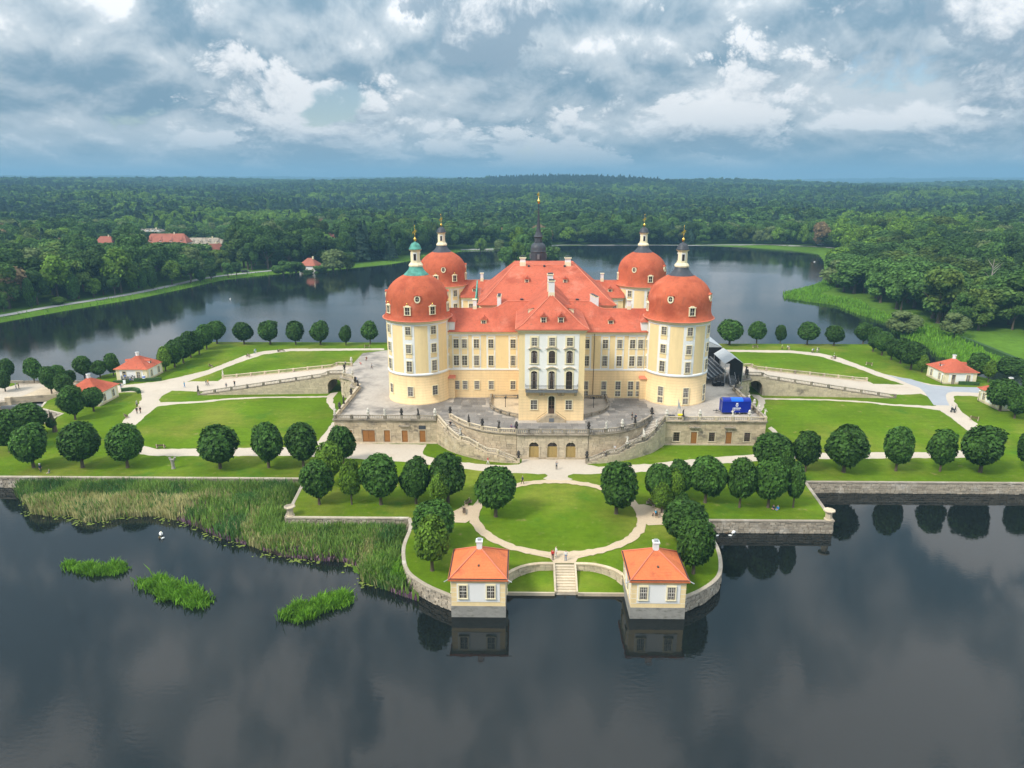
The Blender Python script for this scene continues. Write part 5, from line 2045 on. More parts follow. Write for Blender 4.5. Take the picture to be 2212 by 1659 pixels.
gatehouse(-112.6, 188.7, 'gatehouse with souvenir stand in front at the left edge of the island', 0)
gatehouse(-112.6, 165.8, 'gatehouse half hidden by two small trees at the left edge of the island', 2, False)
gatehouse(112.4, 188.7, 'gatehouse beside the grey asphalt drive at the right', 0)
gatehouse(112.6, 165.8, 'gatehouse behind a round tree at the far right edge', 2, False)


def house(name, lb, x, y, w, d, h, rh, rz=0, wall='white', roof='roofold', cat='house', hip=.0, group='village houses among the trees'):
    z = float(ground_z(x, y))
    t = thing(name, lb, cat, (x, y, z - .2), rz, group)
    MB().use(wall).box(-w / 2, w / 2, -d / 2, d / 2, 0, h).build('wall', t)
    r = MB().use(roof)
    e = .5
    a = [(-w / 2 - e, -d / 2 - e, h - .25), (w / 2 + e, -d / 2 - e, h - .25), (w / 2 + e, d / 2 + e, h - .25), (-w / 2 - e, d / 2 + e, h - .25)]
    p, q = (-w / 2 - e + hip * d, 0, h + rh), (w / 2 + e - hip * d, 0, h + rh)
    r.poly([a[0], a[1], q, p])
    r.poly([a[2], a[3], p, q])
    r.use(roof if hip else wall)
    r.poly([a[1], a[2], q])
    r.poly([a[3], a[0], p])
    ro = r.build('roof', t)
    MB().use('cream').box(w * .15, w * .15 + .8, -.4, .4, h + rh * .6, h + rh + 1).build('chimney', ro)
    n = max(2, int(w / 3.2))
    for k in range(n):
        for zz in [1.0 + 2.9 * i for i in range(int(h // 2.9))]:
            window(t, -w / 2 + w * (k + .5) / n, -d / 2 - .02, zz, 1.0, 1.4, 0, 'y')
    m = max(1, int(d / 3.5))
    for k in range(m):
        window(t, w / 2 + .02, -d / 2 + d * (k + .5) / m, 1.0, 1.0, 1.4, pi / 2, 'y')
    if w > 18:
        for k in range(4):
            u = -w / 2 + w * (k + .5) / 4
            dm = MB().use(wall).box(u - .9, u + .9, -d / 2 + .6, -d / 4, h, h + 1.5)
            dm.use(roof).hexa([(u - 1.2, -d / 2 + .4, h + 1.4), (u + 1.2, -d / 2 + .4, h + 1.4), (u + 1.2, -.5, h + rh * .8), (u - 1.2, -.5, h + rh * .8), (u - .1, -d / 2 + .4, h + 2.3), (u + .1, -d / 2 + .4, h + 2.3), (u + .1, -.5, h + rh * .9), (u - .1, -.5, h + rh * .9)])
            dm.build('dormer', ro)
    return t


HOUSES = []


def vil(px, py, *a, **k):
    """placed by the pixel of its ridge"""
    hr = a[5] + a[6]
    p = at(px, py, hr + 1.2)
    HOUSES.append((p.x, p.y, a[3] * .55, a[5] + 1.2))
    house(a[0], a[1], p.x, p.y, *a[3:], **k)


vil(362, 505, 'village_house', 'long village house with red roof and dormers above the left lake shore', 0, 31, 12, 7.5, 6.5, rz=radians(4), hip=.3)
vil(447, 514, 'barn', 'long low barn with grey roof right of the long red roofed house', 0, 27, 10, 5.0, 4.5, rz=radians(-2), wall='cream', roof='stonedark')
vil(463, 526, 'village_house', 'small gabled red roofed house in front of the grey barn', 0, 9, 8, 5.0, 4.5, rz=radians(60), hip=.0)
vil(228, 511, 'village_house', 'small red roofed house at the left, mostly hidden by trees', 0, 13, 10, 6, 5, rz=radians(5), hip=.3)
vil(669, 552, 'village_house', 'red hip roofed house at the water behind willow and trees', 0, 11, 9, 4.4, 4.2, rz=radians(-12), hip=.5)
vil(330, 497, 'village_house', 'pale house with flat grey roof behind the long red roof', 0, 20, 12, 8, 2, rz=0, hip=.4, roof='stonedark')
vil(717, 500, 'village_house', 'narrow white house standing between firs beyond the left shore', 0, 6, 8, 8, 5, rz=.3, hip=.0)
# ================================================================== trees and reeds
def np_mesh(name, V, F, mats, mi=None, smooth=None):
    me = bpy.data.meshes.new(name)
    V = np.asarray(V, np.float32)
    F = np.asarray(F, np.int32)
    nf, k = F.shape
    me.vertices.add(len(V))
    me.vertices.foreach_set('co', V.ravel())
    me.loops.add(nf * k)
    me.loops.foreach_set('vertex_index', F.ravel())
    me.polygons.add(nf)
    me.polygons.foreach_set('loop_start', np.arange(0, nf * k, k, dtype=np.int32))
    me.polygons.foreach_set('loop_total', np.full(nf, k, np.int32))
    for m in mats:
        me.materials.append(MATS[m])
    if mi is not None:
        me.polygons.foreach_set('material_index', np.asarray(mi, np.int32))
    me.update(calc_edges=True)
    return me


def leaf_quads(C, Nrm, size, R, aspect=1.6):
    """one folded leaf clump (quad) per centre"""
    n = len(C)
    Nrm = Nrm / (np.linalg.norm(Nrm, axis=1, keepdims=True) + 1e-9)
    T = R.normal(size=(n, 3))
    T -= (T * Nrm).sum(1, keepdims=True) * Nrm
    T /= np.linalg.norm(T, axis=1, keepdims=True) + 1e-9
    B = np.cross(Nrm, T)
    s = size * R.uniform(.6, 1.35, (n, 1))
    a = T * s * aspect * .5
    b = B * s * .5
    droop = Nrm * s * .18
    V = np.stack([C - a - droop, C + b, C + a - droop, C - b], 1).reshape(-1, 3)
    F = np.arange(4 * n).reshape(n, 4)
    return V, F


def core_ball(cz, rx, rz, seg=10, rings=7):
    V, F = [], []
    for i in range(rings + 1):
        ph = pi * i / rings
        for k in range(seg):
            a = 2 * pi * k / seg
            V.append((rx * sin(ph) * cos(a), rx * sin(ph) * sin(a), cz - rz * cos(ph)))
    for i in range(rings):
        for k in range(seg):
            j = (k + 1) % seg
            F.append((i * seg + k, i * seg + j, (i + 1) * seg + j, (i + 1) * seg + k))
    return np.array(V), np.array(F)


def crown_ball(seed, n=2600, leaf=.085, egg=.15, lump=.11, flat_b=.75):
    """clipped garden crown: unit height (0..1), unit width"""
    R = np.random.default_rng(seed)
    D = R.normal(size=(n, 3))
    D /= np.linalg.norm(D, axis=1, keepdims=True)
    bumps = R.normal(size=(26, 3))
    bumps /= np.linalg.norm(bumps, axis=1, keepdims=True)
    amp = R.uniform(-1, 1, 26)
    g = np.clip(np.exp((D @ bumps.T - 1) * 14) @ amp, -.8, .45)
    g = np.where(D[:, 2] > .75, np.minimum(g, 0), g)
    rad = .5 * (1 + lump * g) * R.uniform(.76, 1.05, n)
    z = D[:, 2]
    wid = 1 - egg * np.clip(z, 0, 1) ** 1.5 * 1.2 - .06 * np.clip(-z, 0, 1)
    C = np.stack([D[:, 0] * rad * wid, D[:, 1] * rad * wid, np.where(z < 0, z * flat_b, z * (1 - .10 * z * z)) * rad], 1)
    C[:, 2] += .5 * flat_b
    C[:, 2] /= (.5 * flat_b + .5)
    Nn = D * .9 + np.array([0, 0, .55]) + R.normal(size=(n, 3)) * .38
    V, F = leaf_quads(C, Nn, leaf, R)
    v2, f2 = core_ball(.47, .345, .36)
    return np.vstack([V, v2]), np.vstack([F, f2 + len(V)])


def crown_wild(seed, n=2400, leaf=.07, lobes=17, tall=1.0):
    R = np.random.default_rng(seed)
    L = []
    for i in range(lobes):
        t = i / lobes
        a = i * 2.4 + R.uniform(-.5, .5)
        zz = R.uniform(.25, .84)
        rr = .30 * sqrt(max(0.05, 1 - ((zz - .5) / .52) ** 2)) * R.uniform(.6, 1.1)
        L.append((rr * cos(a), rr * sin(a), zz, R.uniform(.15, .25)))
    L.append((0, 0, .82, .17))
    L = np.array(L)
    pick = R.choice(len(L), n, p=L[:, 3] ** 2 / (L[:, 3] ** 2).sum())
    D = R.normal(size=(n, 3))
    D[:, 2] = D[:, 2] * .9 + .25
    D /= np.linalg.norm(D, axis=1, keepdims=True)
    C = L[pick, :3] + D * (L[pick, 3] * R.uniform(.75, 1.08, n))[:, None] * np.array([1, 1, .85])
    C[:, 2] = np.clip(C[:, 2], .04, None)
    Nn = D * .8 + np.array([0, 0, .6]) + R.normal(size=(n, 3)) * .4
    V, F = leaf_quads(C, Nn, leaf, R, 1.4)
    vs, fs, off = [V], [F], len(V)
    for l in L:
        v2, f2 = core_ball(l[2], l[3] * .82, l[3] * .7, 7, 5)
        v2 = v2 + np.array([l[0], l[1], 0])
        vs.append(v2)
        fs.append(f2 + off)
        off += len(v2)
    return np.vstack(vs), np.vstack(fs)


def crown_pine(seed, n=1100, leaf=.07):
    R = np.random.default_rng(seed)
    z = R.uniform(0, 1, n) ** .8
    tier = np.abs(((z * 9) % 1) - .3)
    rad = .5 * (1 - z) ** .85 * (1 - .35 * tier) * R.uniform(.75, 1.05, n)
    a = R.uniform(0, 2 * pi, n)
    C = np.stack([rad * np.cos(a), rad * np.sin(a), z], 1)
    Nn = np.stack([np.cos(a), np.sin(a), np.full(n, .9)], 1) + R.normal(size=(n, 3)) * .3
    V, F = leaf_quads(C, Nn, leaf, R, 1.8)
    return V, F


def trunk_mesh(seed, h, r, m='bark', limbs=5, crown_h=1.0, spread=.32):
    R = random.Random(seed)
    mb = MB().use(m)
    mb.tube([(0, 0, -.1), (0, 0, .1), (R.uniform(-.05, .05), R.uniform(-.05, .05), h), (R.uniform(-.1, .1), R.uniform(-.1, .1), h + crown_h * .55)], [r * 1.5, r * 1.1, r * .8, r * .25], 7)
    for k in range(limbs):
        a = k * 2 * pi / limbs + R.uniform(-.4, .4)
        z0 = h * R.uniform(.9, 1.05)
        d = spread * crown_h
        mb.tube([(0, 0, z0), (d * .5 * cos(a), d * .5 * sin(a), z0 + crown_h * .22), (d * cos(a), d * sin(a), z0 + crown_h * R.uniform(.4, .6))], [r * .5, r * .35, r * .12], 5)
    return mb.mesh('trunk')


def mk(name, vf, m):
    return np_mesh(name, vf[0], vf[1], [m])


GARDEN = [mk('crown', crown_ball(10 + i, 4300, .070, (.1, .18, .14, .05, .2, .12)[i], (.16, .22, .18, .14, .24, .26)[i], (.75, .7, .8, .85, .7, .75)[i]), 'leaf') for i in range(6)]
GARDEN_L = [mk('crown', crown_ball(30 + i, 3600, .068, .22, .26, .75), 'leaflight') for i in range(3)]
WILD = [mk('crown', crown_wild(50 + i, 3000, .058, 8 + i), 'leafforest') for i in range(5)]
WILD_LO = [mk('crown', crown_wild(70 + i, 700, .105, 7), 'leafforest') for i in range(3)]
PINE = [mk('crown', crown_pine(80 + i), 'leafpine') for i in range(2)]
PALE = [mk('crown', crown_wild(90, 2600, .06, 18), 'leafpale'), mk('crown', crown_wild(91, 2600, .06, 16), 'leafpale')]
DRY = [mk('crown', crown_wild(95, 2200, .06, 16), 'leafdry')]
YEL = [mk('crown', crown_wild(97, 2400, .06, 16), 'leaflight')]
TRUNKS = [trunk_mesh(i, 2.6, .26, 'bark', 5, 5.5) for i in range(3)]
TRUNK_W = trunk_mesh(9, 4.5, .34, 'bark', 5, 10)


def garden_tree(bx, by, w, ty, lb, light=False, var=None, lean=0, cat='tree', group='clipped chestnut trees on the island'):
    B = at(bx, by, GZ)
    zc = (B - CAM).dot(_f)
    wid = w / FPX * zc
    top = aty(bx, ty, B.y).z - GZ
    i = int(abs(bx * 7 + by * 3)) % 97
    me = (GARDEN_L[i % 3] if light else GARDEN[i % 6]) if var is None else GARDEN[var]
    t = thing('chestnut_tree', lb, cat, (B.x, B.y, GZ), (i * 1.7) % 6.28, group)
    z0 = min(2.2, top * .2)
    # the photograph's crown bottom is seen from above, the crown hangs lower than it seems
    q_ = 1 + .07 * sin(i * 2.1)
    link('crown', me, t, (0, 0, z0), 0, (wid * 1.01 * q_, wid * 1.01 / q_, top - z0))
    s = top / 9.3
    link('trunk', TRUNKS[i % 3], t, (0, 0, 0), 0, (max(.55, wid / 5.8), max(.55, wid / 5.8), s))
    return t


ordn = ['first', 'second', 'third', 'fourth', 'fifth', 'sixth', 'seventh', 'eighth', 'ninth']
rows = [
    ('{} tree from the left in the back shore row left of the castle',
     [(469, 742.6, 39, 688.6), (527.6, 743.6, 41, 691.6), (583.6, 743.6, 44, 690), (639, 744.6, 34.5, 689.6), (692.6, 744.6, 41, 689), (747.6, 745.6, 27, 699.6), (800, 743.6, 32, 690.6)]),
    ('{} tree from the near end of the left slanting row',
     [(358, 801.6, 30, 745.6), (378, 793.6, 44, 731), (396.6, 784.6, 40, 724.6), (412.6, 772.6, 40, 713), (431, 765.6, 33, 712), (447, 754.6, 36, 698)]),
    ('{} round tree from the left in the row behind the reeds',
     [(73, 1010, 74, 909), (179, 1010, 81, 909), (276, 1010, 74, 913), (476, 1011.5, 76, 914), (581, 1010, 68, 909), (656, 1010, 66, 909)]),
    ('{} tree from the left in the front row on the left bastion',
     [(690, 1089.6, 64, 990.6), (760, 1089.6, 42, 987.6), (823, 1089.6, 80, 976.6), (899, 1087.6, 64, 980.6), (950, 1098, 50, 1014.6)]),
    ('{} tree from the left above the straight right quay wall',
     [(1739, 1018, 52, 927.5), (1822, 1019.5, 82, 912.8), (1935, 1017, 60, 918), (2030, 1018, 52, 923.5), (2117, 1019.5, 86, 917), (2222, 1018, 60, 920)]),
    ('{} tree from the left in the back shore row right of the castle',
     [(1575.6, 745, 50, 686), (1634, 742.7, 35, 692), (1685, 742.7, 22, 698.6), (1743, 745, 40, 693), (1801, 747, 36, 699.4)]),
    ('{} tree from the far end of the right slanting row',
     [(1864, 742.7, 33, 694.4), (1885.5, 759.4, 32, 703.6), (1904.6, 767.7, 38, 711), (1924.6, 777.7, 30, 725), (1944.6, 785, 38, 727.7), (1967, 798.5, 50, 736), (1991, 804.4, 24, 763.6)]),
    ('{} tree from the left in the front row on the right bastion',
     [(1523, 1085.6, 75, 981.6), (1597, 1096, 56, 984), (1659, 1096, 69, 979.7), (1713, 1096, 36, 993)]),
]
for lab, lst in rows:
    for i, (a, b, c_, d) in enumerate(lst):
        garden_tree(a, b, c_, d, lab.format(ordn[i]), light=(a, b) in ((760, 1089.6), (950, 1098), (358, 801.6), (1991, 804.4)))
single = [
    (75, 826.6, 34, 770.6, 'slim tree beside the lamp post at the causeway', 0), (19, 819.6, 30, 772.6, 'tree on the causeway verge at the left edge of the picture', 0),
    (12, 845.6, 30, 797.6, 'small tree on the near side of the causeway at the left edge', 0),
    (112, 850, 36, 786, 'leftmost tree of the dense clump beside the gate bridge', 0), (128, 838, 36, 787, 'tallest tree of the dense clump beside the gate bridge', 0),
    (140, 858, 34, 805, 'front tree of the dense clump beside the gate bridge', 0), (151, 834, 28, 797, 'rightmost tree of the dense clump beside the gate bridge', 0),
    (183, 817.6, 35, 766.6, 'tall tree behind the half hidden gatehouse', 0), (217, 816.6, 33, 777, 'round tree right behind the half hidden gatehouse roof', 0),
    (246, 812.6, 28, 758.6, 'slim tree just left of the souvenir gatehouse', 0),
    (163, 906.6, 48, 829.6, 'tree in front of the half hidden gatehouse, left one of two', 0), (203, 888.6, 43, 833, 'tree in front of the half hidden gatehouse, right one of two', 0),
    (70, 945, 68, 868.6, 'broad tree of the left edge group, the rear right one', 0), (22, 976, 66, 882.6, 'broad tree of the left edge group, cut by the picture edge', 0),
    (715, 1050, 56, 947.6, 'light tree on the left bastion behind the front row', 1), (742, 1003, 56, 912.8, 'dark tree in front of the left terrace wall', 0),
    (968, 1085, 78, 974.6, 'large dark tree at the right end of the left bastion', 0),
    (938, 1178, 88, 1075.6, 'broad dark tree behind the tree near the left lake pavilion', 0), (934, 1232.6, 84, 1109.6, 'light topped tree left of the left lake pavilion', 1),
    (1071, 1116, 84, 1001, 'large clipped tree on the left of the round lawn', 0), (1331, 1109.5, 86, 995.4, 'large clipped tree on the right of the round lawn', 0),
    (1420, 1090, 55, 993.6, 'dark tree left in the clump by the blue bench sitter', 0), (1463, 1078, 54, 990, 'dark tree at the back of the clump by the blue bench sitter', 0),
    (1456, 1092, 38, 1010, 'yellow green tree in the clump by the blue bench sitter', 1), (1429, 1108, 44, 1040, 'low light green tree in the clump by the blue bench sitter', 1),
    (1665, 1018, 76, 932.8, 'large tree at the corner of the right terrace wall', 0), (1695, 1052, 34, 971, 'small tree squeezed behind the right bastion front row', 0),
    (1497.5, 1239, 78, 1111, 'tree behind the right lake pavilion with trunk in view', 0), (1478, 1178, 96, 1081, 'very broad tree behind the right lake pavilion', 0),
    (1468, 1150, 42, 1059, 'small tree top behind the very broad tree at the right pavilion', 0),
    (2108, 818, 44, 760, 'dark tree behind the right gatehouse', 0), (2134, 826, 26, 775, 'thin pale tree right of the right gatehouse', 1), (2182, 820, 58, 770, 'wide dark tree at the right gate', 0),
    (2159.6, 888, 60, 812.7, 'round tree in front of the gatehouse at the far right', 0), (2191, 903.5, 46, 832, 'tree at the right picture edge before the far gatehouse', 0), (2222, 860, 42, 790, 'tree cut by the right picture edge near the gate', 0),
]
for a, b, c_, d, lb, li in single:
    garden_tree(a, b, c_, d, lb, bool(li))

# pollarded stump with a few twigs, and the pale bare trunk
B = at(119, 932.6)
t = thing('pollarded_stump', 'dead pollarded trunk with ivy near the left gatehouse', 'stump', tuple(B))
MB().use('bark').tube([(0, 0, -.1), (.05, 0, 1.2), (-.2, 0, 3.0), (-.25, 0, 4.4)], [.55, .4, .38, .28], 9).build('trunk', t)
MB().use('bark').tube([(-.1, 0, 2.4), (.7, 0, 3.0), (1.1, .1, 3.6)], [.16, .1, .04], 6).build('branch', t)
MB().use('bark').tube([(-.2, 0, 4.0), (-.5, 0, 4.8), (-.2, 0, 5.6)], [.12, .06, .02], 6).build('branch', t)
link('ivy', GARDEN[4], t, (-.5, 0, .9), 0, (1.9, 1.9, 2.6))
B = at(375, 1012)
t = thing('tree_stump', 'grey stump of a felled tree with forked top on the front left lawn', 'stump', tuple(B))
MB().use('barkpale').tube([(0, 0, -.1), (0, 0, .5), (-.05, 0, 1.5), (-.1, 0, 1.9)], [.42, .3, .34, .4], 9).build('trunk', t)
for s in (-1, 1):
    MB().use('barkpale').tube([(0, 0, 1.4), (s * .35, 0, 1.9), (s * .55, 0, 2.3)], [.26, .24, .2], 7).build('branch', t)

# ------------------------------------------------------------------ individual trees on the far shores
def wild_tree(p, w, h, lb, me, name='broadleaf_tree', group='trees along the lake shores', rz=0.0, z=None):
    z = float(ground_z(p[0], p[1])) if z is None else z
    t = thing(name, lb, 'tree', (p[0], p[1], z), rz, group)
    link('crown', me, t, (0, 0, h * .10), 0, (w, w, h * .9))
    link('trunk', TRUNK_W, t, (0, 0, 0), 0, (w / 9, w / 9, h / 16))
    return t


shore = [(9, 674, 22, 628.6, 'w'), (69, 666, 20, 595, 'c'), (127, 658, 26, 640, 'b'), (161, 650, 26, 588.6, 'c'), (203, 643, 32, 599, 'w'), (224, 638, 24, 594, 'w'), (249, 638, 28, 590, 'w'),
         (287.5, 631, 20, 582, 'c'), (309, 627, 18, 579, 'c'), (331, 624.6, 20, 574, 'c'), (372, 615, 40, 560.6, 'w'), (413, 611, 42, 555, 'w'), (434, 607, 20, 579, 'c'), (456.6, 603, 34, 568.6, 'w'),
         (493, 598, 26, 564.6, 'w'), (511, 595, 22, 564.6, 'w')]
nm = {'w': 'broad', 'c': 'narrow columnar', 'b': 'small round'}
SOLO = []
ord2 = ordn + ['tenth', 'eleventh', 'twelfth', 'thirteenth', 'fourteenth', 'fifteenth', 'sixteenth']
for i, (bx, by, w, ty, k) in enumerate(shore):
    B = at(bx, by, 1.1)
    zc = (B - CAM).dot(_f)
    wid = w / FPX * zc
    h = aty(bx, ty, B.y).z - 1.1
    me = {'w': WILD[i % 5], 'c': GARDEN[i % 6], 'b': GARDEN_L[0]}[k]
    if i in (4, 10):
        me = YEL[0]
    wild_tree((B.x, B.y), wid * 1.1, h, '%s tree beside the left lake road, %s from the left' % (nm[k], ord2[i]), me, 'shore_tree')
    SOLO.append((B.x, B.y))
B = at(1960, 724, .8)
wild_tree((B.x, B.y + 3), 12.5, 9.5, 'pale round willow on the right shore by the reeds', PALE[0], 'willow')
SOLO.append((B.x, B.y))
for bx, by, zz, w, h, lb, me in ((720, 583, 1.1, 17, 15, 'pale drooping willow beside the red hip roofed house', PALE[1]), (2060, 728, 1.1, 10, 9, 'light willow bush on the right shore near the meadow', PALE[0]), (640, 589, .9, 13, 9.5, 'dark tree left in front of the red hip roofed house at the water', WILD[2]), (664, 590, .9, 8, 5, 'low bush in front of the red hip roofed house at the water', WILD[0]),
                                 (690, 586, .9, 10, 6.5, 'rounded bush right in front of the red hip roofed house at the water', WILD[4]), (750, 580, .9, 15, 13, 'dark tree right of the drooping willow on the left shore', WILD[3]), (612, 592, .9, 14, 11, 'leaning tree at the end of the lake road on the left shore', WILD[1]),
                                 (1115, 573, 1.1, 13, 19, 'bright slim tree on the wooded spit behind the spire', YEL[0]), (1165, 575, 1.1, 20, 17, 'round tree on the wooded spit behind the spire', WILD[1]),
                                 (1093, 574, 1.1, 12, 16, 'dark tree at the left end of the wooded spit', WILD[3]), (1190, 570, 1.1, 14, 15, 'yellowish tree at the right end of the wooded spit', WILD[0]),
                                 (1140, 568, 1.1, 14, 17, 'dark tree in the middle of the wooded spit', WILD[4]),
                                 (1038, 541, 1.1, 10, 13, 'bright green small tree on the far bank beside the rear left tower', YEL[0]), (1078, 540, 1.1, 10, 11, 'greyish small tree on the far bank left of the spire', PALE[1])):
    B = at(bx, by, zz)
    wild_tree((B.x, B.y), w, h, lb, me)
    SOLO.append((B.x, B.y))
# bare silver snag on the right
B = at(2100, 700, 3)
z = float(ground_z(B.x + 30, B.y + 40))
t = thing('bare_tree', 'bleached bare dead tree rising out of the right hand wood', 'tree', (B.x + 30, B.y + 40, z))
mb = MB().use('barkpale').tube([(0, 0, 0), (.3, 0, 11), (0, 0, 21)], [.5, .3, .08], 7)
R_ = random.Random(5)
for k in range(11):
    a = R_.uniform(0, 6.3)
    z0 = R_.uniform(11, 18)
    l = R_.uniform(2, 4)
    mb.tube([(.2, 0, z0), (l * .5 * cos(a), l * .5 * sin(a), z0 + l * .5), (l * cos(a), l * sin(a), z0 + l * 1.0)], [.13, .08, .02], 5)
mb.build('trunk', t)

# ------------------------------------------------------------------ the woods
MEADOW_R = [(138, 205), (200, 205), (260, 236), (176, 246), (158, 252), (141, 238)]
ROADS = []


def wood_points():
    R = np.random.default_rng(4)
    pts = []
    for (y0, y1, step) in ((180, 700, 9.8), (700, 1150, 11.5), (1150, 1900, 14.5)):
        ys = np.arange(y0, y1, step)
        for y in ys:
            half = y * .80 + 40
            xs = np.arange(-half - 6, half - 6, step) + R.uniform(-step * .4, step * .4)
            jx = R.uniform(-step * .42, step * .42, len(xs))
            jy = R.uniform(-step * .42, step * .42, len(xs))
            pts.append(np.stack([xs + jx, y + jy], 1))
    return np.vstack(pts)


WP = wood_points()
sdv = lake_sd(WP[:, 0], WP[:, 1])
left_near = (WP[:, 0] < -60) & (WP[:, 1] < 480)
right = WP[:, 0] > 100
far = WP[:, 1] > 520
need = np.where(left_near, 16, np.where(right & (WP[:, 1] < 390), 6, np.where(right & (WP[:, 1] < 600), 3, 7.5)))
keep = sdv > need
keep &= ~inside(WP[:, 0], WP[:, 1], MEADOW_R)
keep &= ~((WP[:, 0] > 100) & (WP[:, 1] < 246))
edge_x = np.interp(WP[:, 1], [240, 254, 279, 317, 361, 383, 400], [172, 153, 157, 151, 154, 157, 150])
keep &= ~((WP[:, 0] > 100) & (WP[:, 1] < 400) & (WP[:, 0] < edge_x))
keep &= ~((WP[:, 0] < -200) & (WP[:, 1] < 225))
for hx, hy, hr, he in HOUSES:
    keep &= np.hypot((WP[:, 0] - hx), (WP[:, 1] - hy)) > hr
# a distant clearing at the left
keep &= ~((WP[:, 0] > -560) & (WP[:, 0] < -330) & (WP[:, 1] > 1080) & (WP[:, 1] < 1150))
WP = WP[keep]
Rw = np.random.default_rng(12)
WZ = ground_z(WP[:, 0], WP[:, 1])
d_cam = np.hypot(WP[:, 0] - CAM.x, WP[:, 1])
order = np.argsort(d_cam)
WP, WZ, d_cam = WP[order], WZ[order], d_cam[order]
# trees that stand in front of a house are low enough to leave its roof in view
HCAP = np.full(len(WP), 99.0)
for hx, hy, hr, he in HOUSES:
    az = np.arctan2(WP[:, 0] - CAM.x, WP[:, 1]) - math.atan2(hx - CAM.x, hy)
    m_ = (np.abs(az) < (hr * .9 + 4) / hy) & (WP[:, 1] < hy) & (WP[:, 1] > hy - 230)
    cap = CAM.z - (CAM.z - he - .3) * WP[:, 1] / hy - WZ
    HCAP = np.where(m_, np.minimum(HCAP, np.maximum(cap, 5)), HCAP)
N_IND = 300


def patch(x, y):
    return .5 + .25 * (np.sin(x / 37 + 1.3 * np.sin(y / 61)) + np.sin(y / 43 + 1.1 * np.sin(x / 53) + 2))


labels_zone = []
cntz = {}
# the individuals are the nearest trees inside the picture
ang = np.abs(np.arctan2(WP[:, 0] - CAM.x, WP[:, 1]) + YAW)
inpic = ang < radians(37)
ind = np.where(inpic)[0][:N_IND]
for q, i in enumerate(ind):
    x, y = WP[i]
    w = float(Rw.choice([Rw.uniform(9, 13), Rw.uniform(12, 18), Rw.uniform(16, 22)]))
    h = float(Rw.uniform(12, 19) + .25 * (w - 12))
    h *= .85 + .3 * patch(x, y)
    if x < -60 and y < 560:
        h += 4.5
    if HCAP[i] < h:
        h = float(HCAP[i]) * .97
        w = min(w, h * 1.1)
    k = int(Rw.integers(0, 100))
    sd_i = float(lake_sd(np.array([x]), np.array([y]))[0])
    size = 'very broad' if w > 18 else ('broad' if w > 14.5 else ('slim' if w < 11 else 'middling'))
    size = ('tall ' if h > 17.5 else ('low ' if h < 13 else '')) + size
    row = 'at the water' if sd_i < 14 else ('in the front rows' if sd_i < 30 else ('in the middle rows' if sd_i < 55 else 'deep inside'))
    az = math.degrees(math.atan2(x - CAM.x, y))
    if x > 60:
        place = 'opposite the spit' if az < 22 else ('above the willow' if az < 28 else ('near the dead tree' if az < 32.5 else 'by the meadow'))
        zone = ('%s green tree %s, right wood %s' % (size, row, place), 'trees of the right shore wood')
    elif x < -60 and y < 520:
        place = 'left of the village' if az < -32 else ('below the long red roof' if az < -26 else ('below the barn' if az < -22 else 'near the red hip roof'))
        zone = ('%s green tree %s, left wood %s' % (size, row, place), 'trees of the left shore wood')
    else:
        zone = ('%s green tree %s, wood beyond the far shore' % (size, row), 'trees of the far shore wood')
    me = WILD[k % 5]
    if k == 7:
        me, zone = DRY[0], ('dry brownish tree standing out of the wood', 'dry trees in the wood')
    elif k in (11, 12, 13, 14):
        me, zone = YEL[0], (zone[0].replace('green', 'yellow green'), 'yellow green ' + zone[1])
    elif k in (15, 16):
        me, zone = PALE[k % 2], (zone[0].replace('green', 'pale grey green'), 'pale ' + zone[1])
    wild_tree((x, y), w, h, zone[0], me, 'woodland_tree', zone[1], float(Rw.uniform(0, 6.28)), float(WZ[i]))
rest = np.ones(len(WP), bool)
rest[ind] = False


